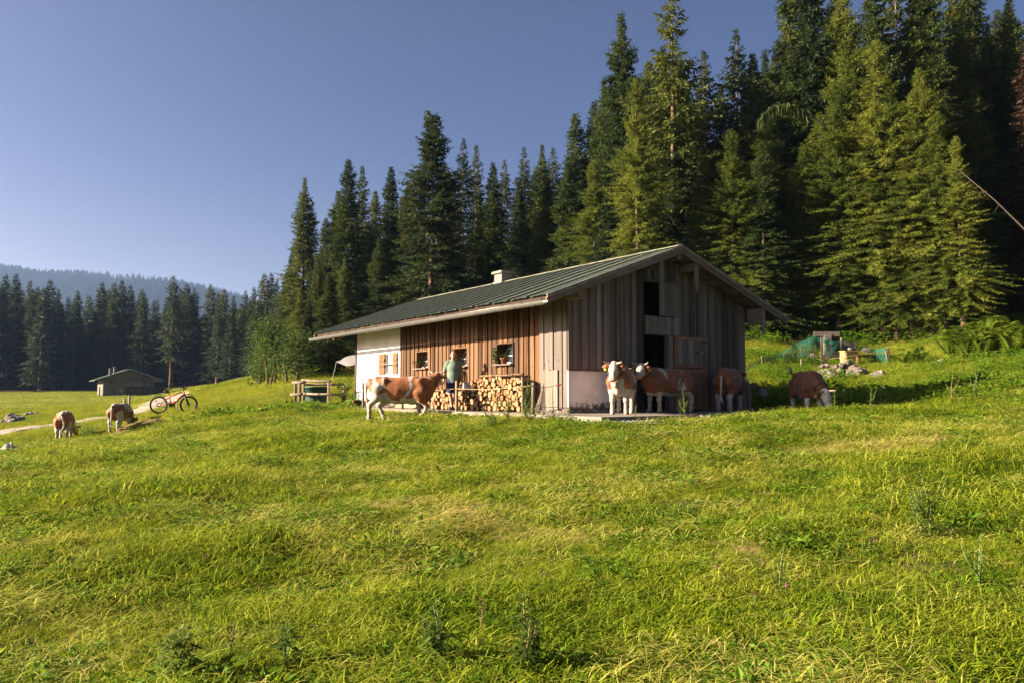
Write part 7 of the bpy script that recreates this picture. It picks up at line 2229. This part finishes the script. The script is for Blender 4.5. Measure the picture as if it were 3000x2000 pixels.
scatter('herbs', 'leafy weeds on the slope around the hen run', WEEDS, xb, yb, qb, 5*bm2*sstep(.45,.65,fbm(xb/2.5, yb/2.5, 67))*(xb > 4)*(pad_dist(xb, yb) > 1.5), np.full(len(xb), 1.0), 43)
xc, yc, qc = polar(-.76, .4, 130, 86, 190, 50)
scatter('grass', 'distant meadow grass before the far hut', WILD, xc, yc, qc, 1.3*base_mask(xc, yc), np.full(len(xc), 1.15), 51)
# undergrowth along the foot of the trees
xd, yd, qd = polar(-.05, .74, 150, 36, 66, 50)
fm = forest_mask(xd, yd)
band = sstep(.05,.5,fm)*(1-sstep(2.5, 7, yd-np.interp(xd/yd*F_PX+CX, [600,1000,1300,1700,2200,2600,3000,3600], [90,58,50,50,46,43.5,44,33])))
UNDER = [herb_mesh('undergrowth_spray', 'herb_leaf', s, 60, .45, .10, .22, .55, .55) for s in (21,22)]+[herb_mesh('undergrowth_spray', 'spruce_dead', 23, 26, .4, .15, .4, .08, .3)]
scatter('undergrowth', 'leafy undergrowth along the foot of the forest', UNDER, xd, yd, qd, 3.2*band, np.full(len(xd), 1.0), 61, cat='undergrowth')

# ------------------------------------------------------------------ the far wooded mountain
RIDGE = [(-1600,800),(-900,770),(-300,772),(0,787),(115,806),(230,806),(367,816),(450,822),(497,831),(597,851),(650,866),(697,877),(800,905),(900,940),(1100,1000),(1500,1060),(2200,1110)]
MD = 2300.0
xm, ym, qm = polar(-1.1, .3, 170, 1250, 3150, 50)
um = xm/ym*F_PX+CX
crest = CAM_Z+(1149-np.interp(um, [r[0] for r in RIDGE], [r[1] for r in RIDGE]))/F_PX*MD
tt = (ym-MD)/(MD*.42); prof_ = np.clip(1-np.where(tt < 0, (-tt), tt*1.2), 0, 1); prof_ = prof_*prof_*(3-2*prof_)*.35+prof_*.65
zm = 2+crest*prof_*(1+.10*(fbm(xm/240, ym/240, 71)-.5)*(1-prof_)*2)+(fbm(xm/90, ym/90, 72)-.5)*20*np.clip(1-prof_*1.02, 0, 1)
zm = np.where(prof_ <= 0, -2.5, zm)
me = np_mesh('mountain', np.stack([xm,ym,zm],-1), qm, smooth=True)
tag(link('mountain', me, mats=M['hill']), kind='structure')
mini = [crown_mesh(spruce_crown(s, 10, .4, 2.3, 46, 1.1, 1.7, .8), M['hill_spruce']) for s in (31,32)]
m_d = .0085*(prof_ > .05)*np.where(um > -900, 1, .3)*np.where((um > 250)&(um < 480)&(prof_ > .93), .25, 1)
me = np_mesh('forest', np.stack([xm,ym,zm-.3],-1), qm); 
def scatter_hill():
    global ground
    keep = ground
    ground = lambda x, y: zm-.3
    scatter('forest', 'far spruce forest covering the hazy mountain', mini, xm, ym, qm, m_d, np.full(len(xm), 1.45), 71, tilt=.03, s0=.7, s1=1.5, cat='forest')
    ground = keep
scatter_hill()

# ------------------------------------------------------------------ evening haze in the valley
m, n, l, out = newmat('haze')
pv = n.new('ShaderNodeVolumePrincipled')
pv.inputs['Color'].default_value = (0.36, 0.56, 1.0, 1)
pv.inputs['Density'].default_value = 0.00009
pv.inputs['Anisotropy'].default_value = 0.25
l.new(pv.outputs[0], out.inputs['Volume'])
M['haze'] = m
zt = float(zm.max())+25
hz = MB().box((-3400,-3400,-5),(3400,3400,zt)).build('haze', M['haze'])
tag(hz, 'thin blue evening haze filling the valley', 'haze', kind='stuff')
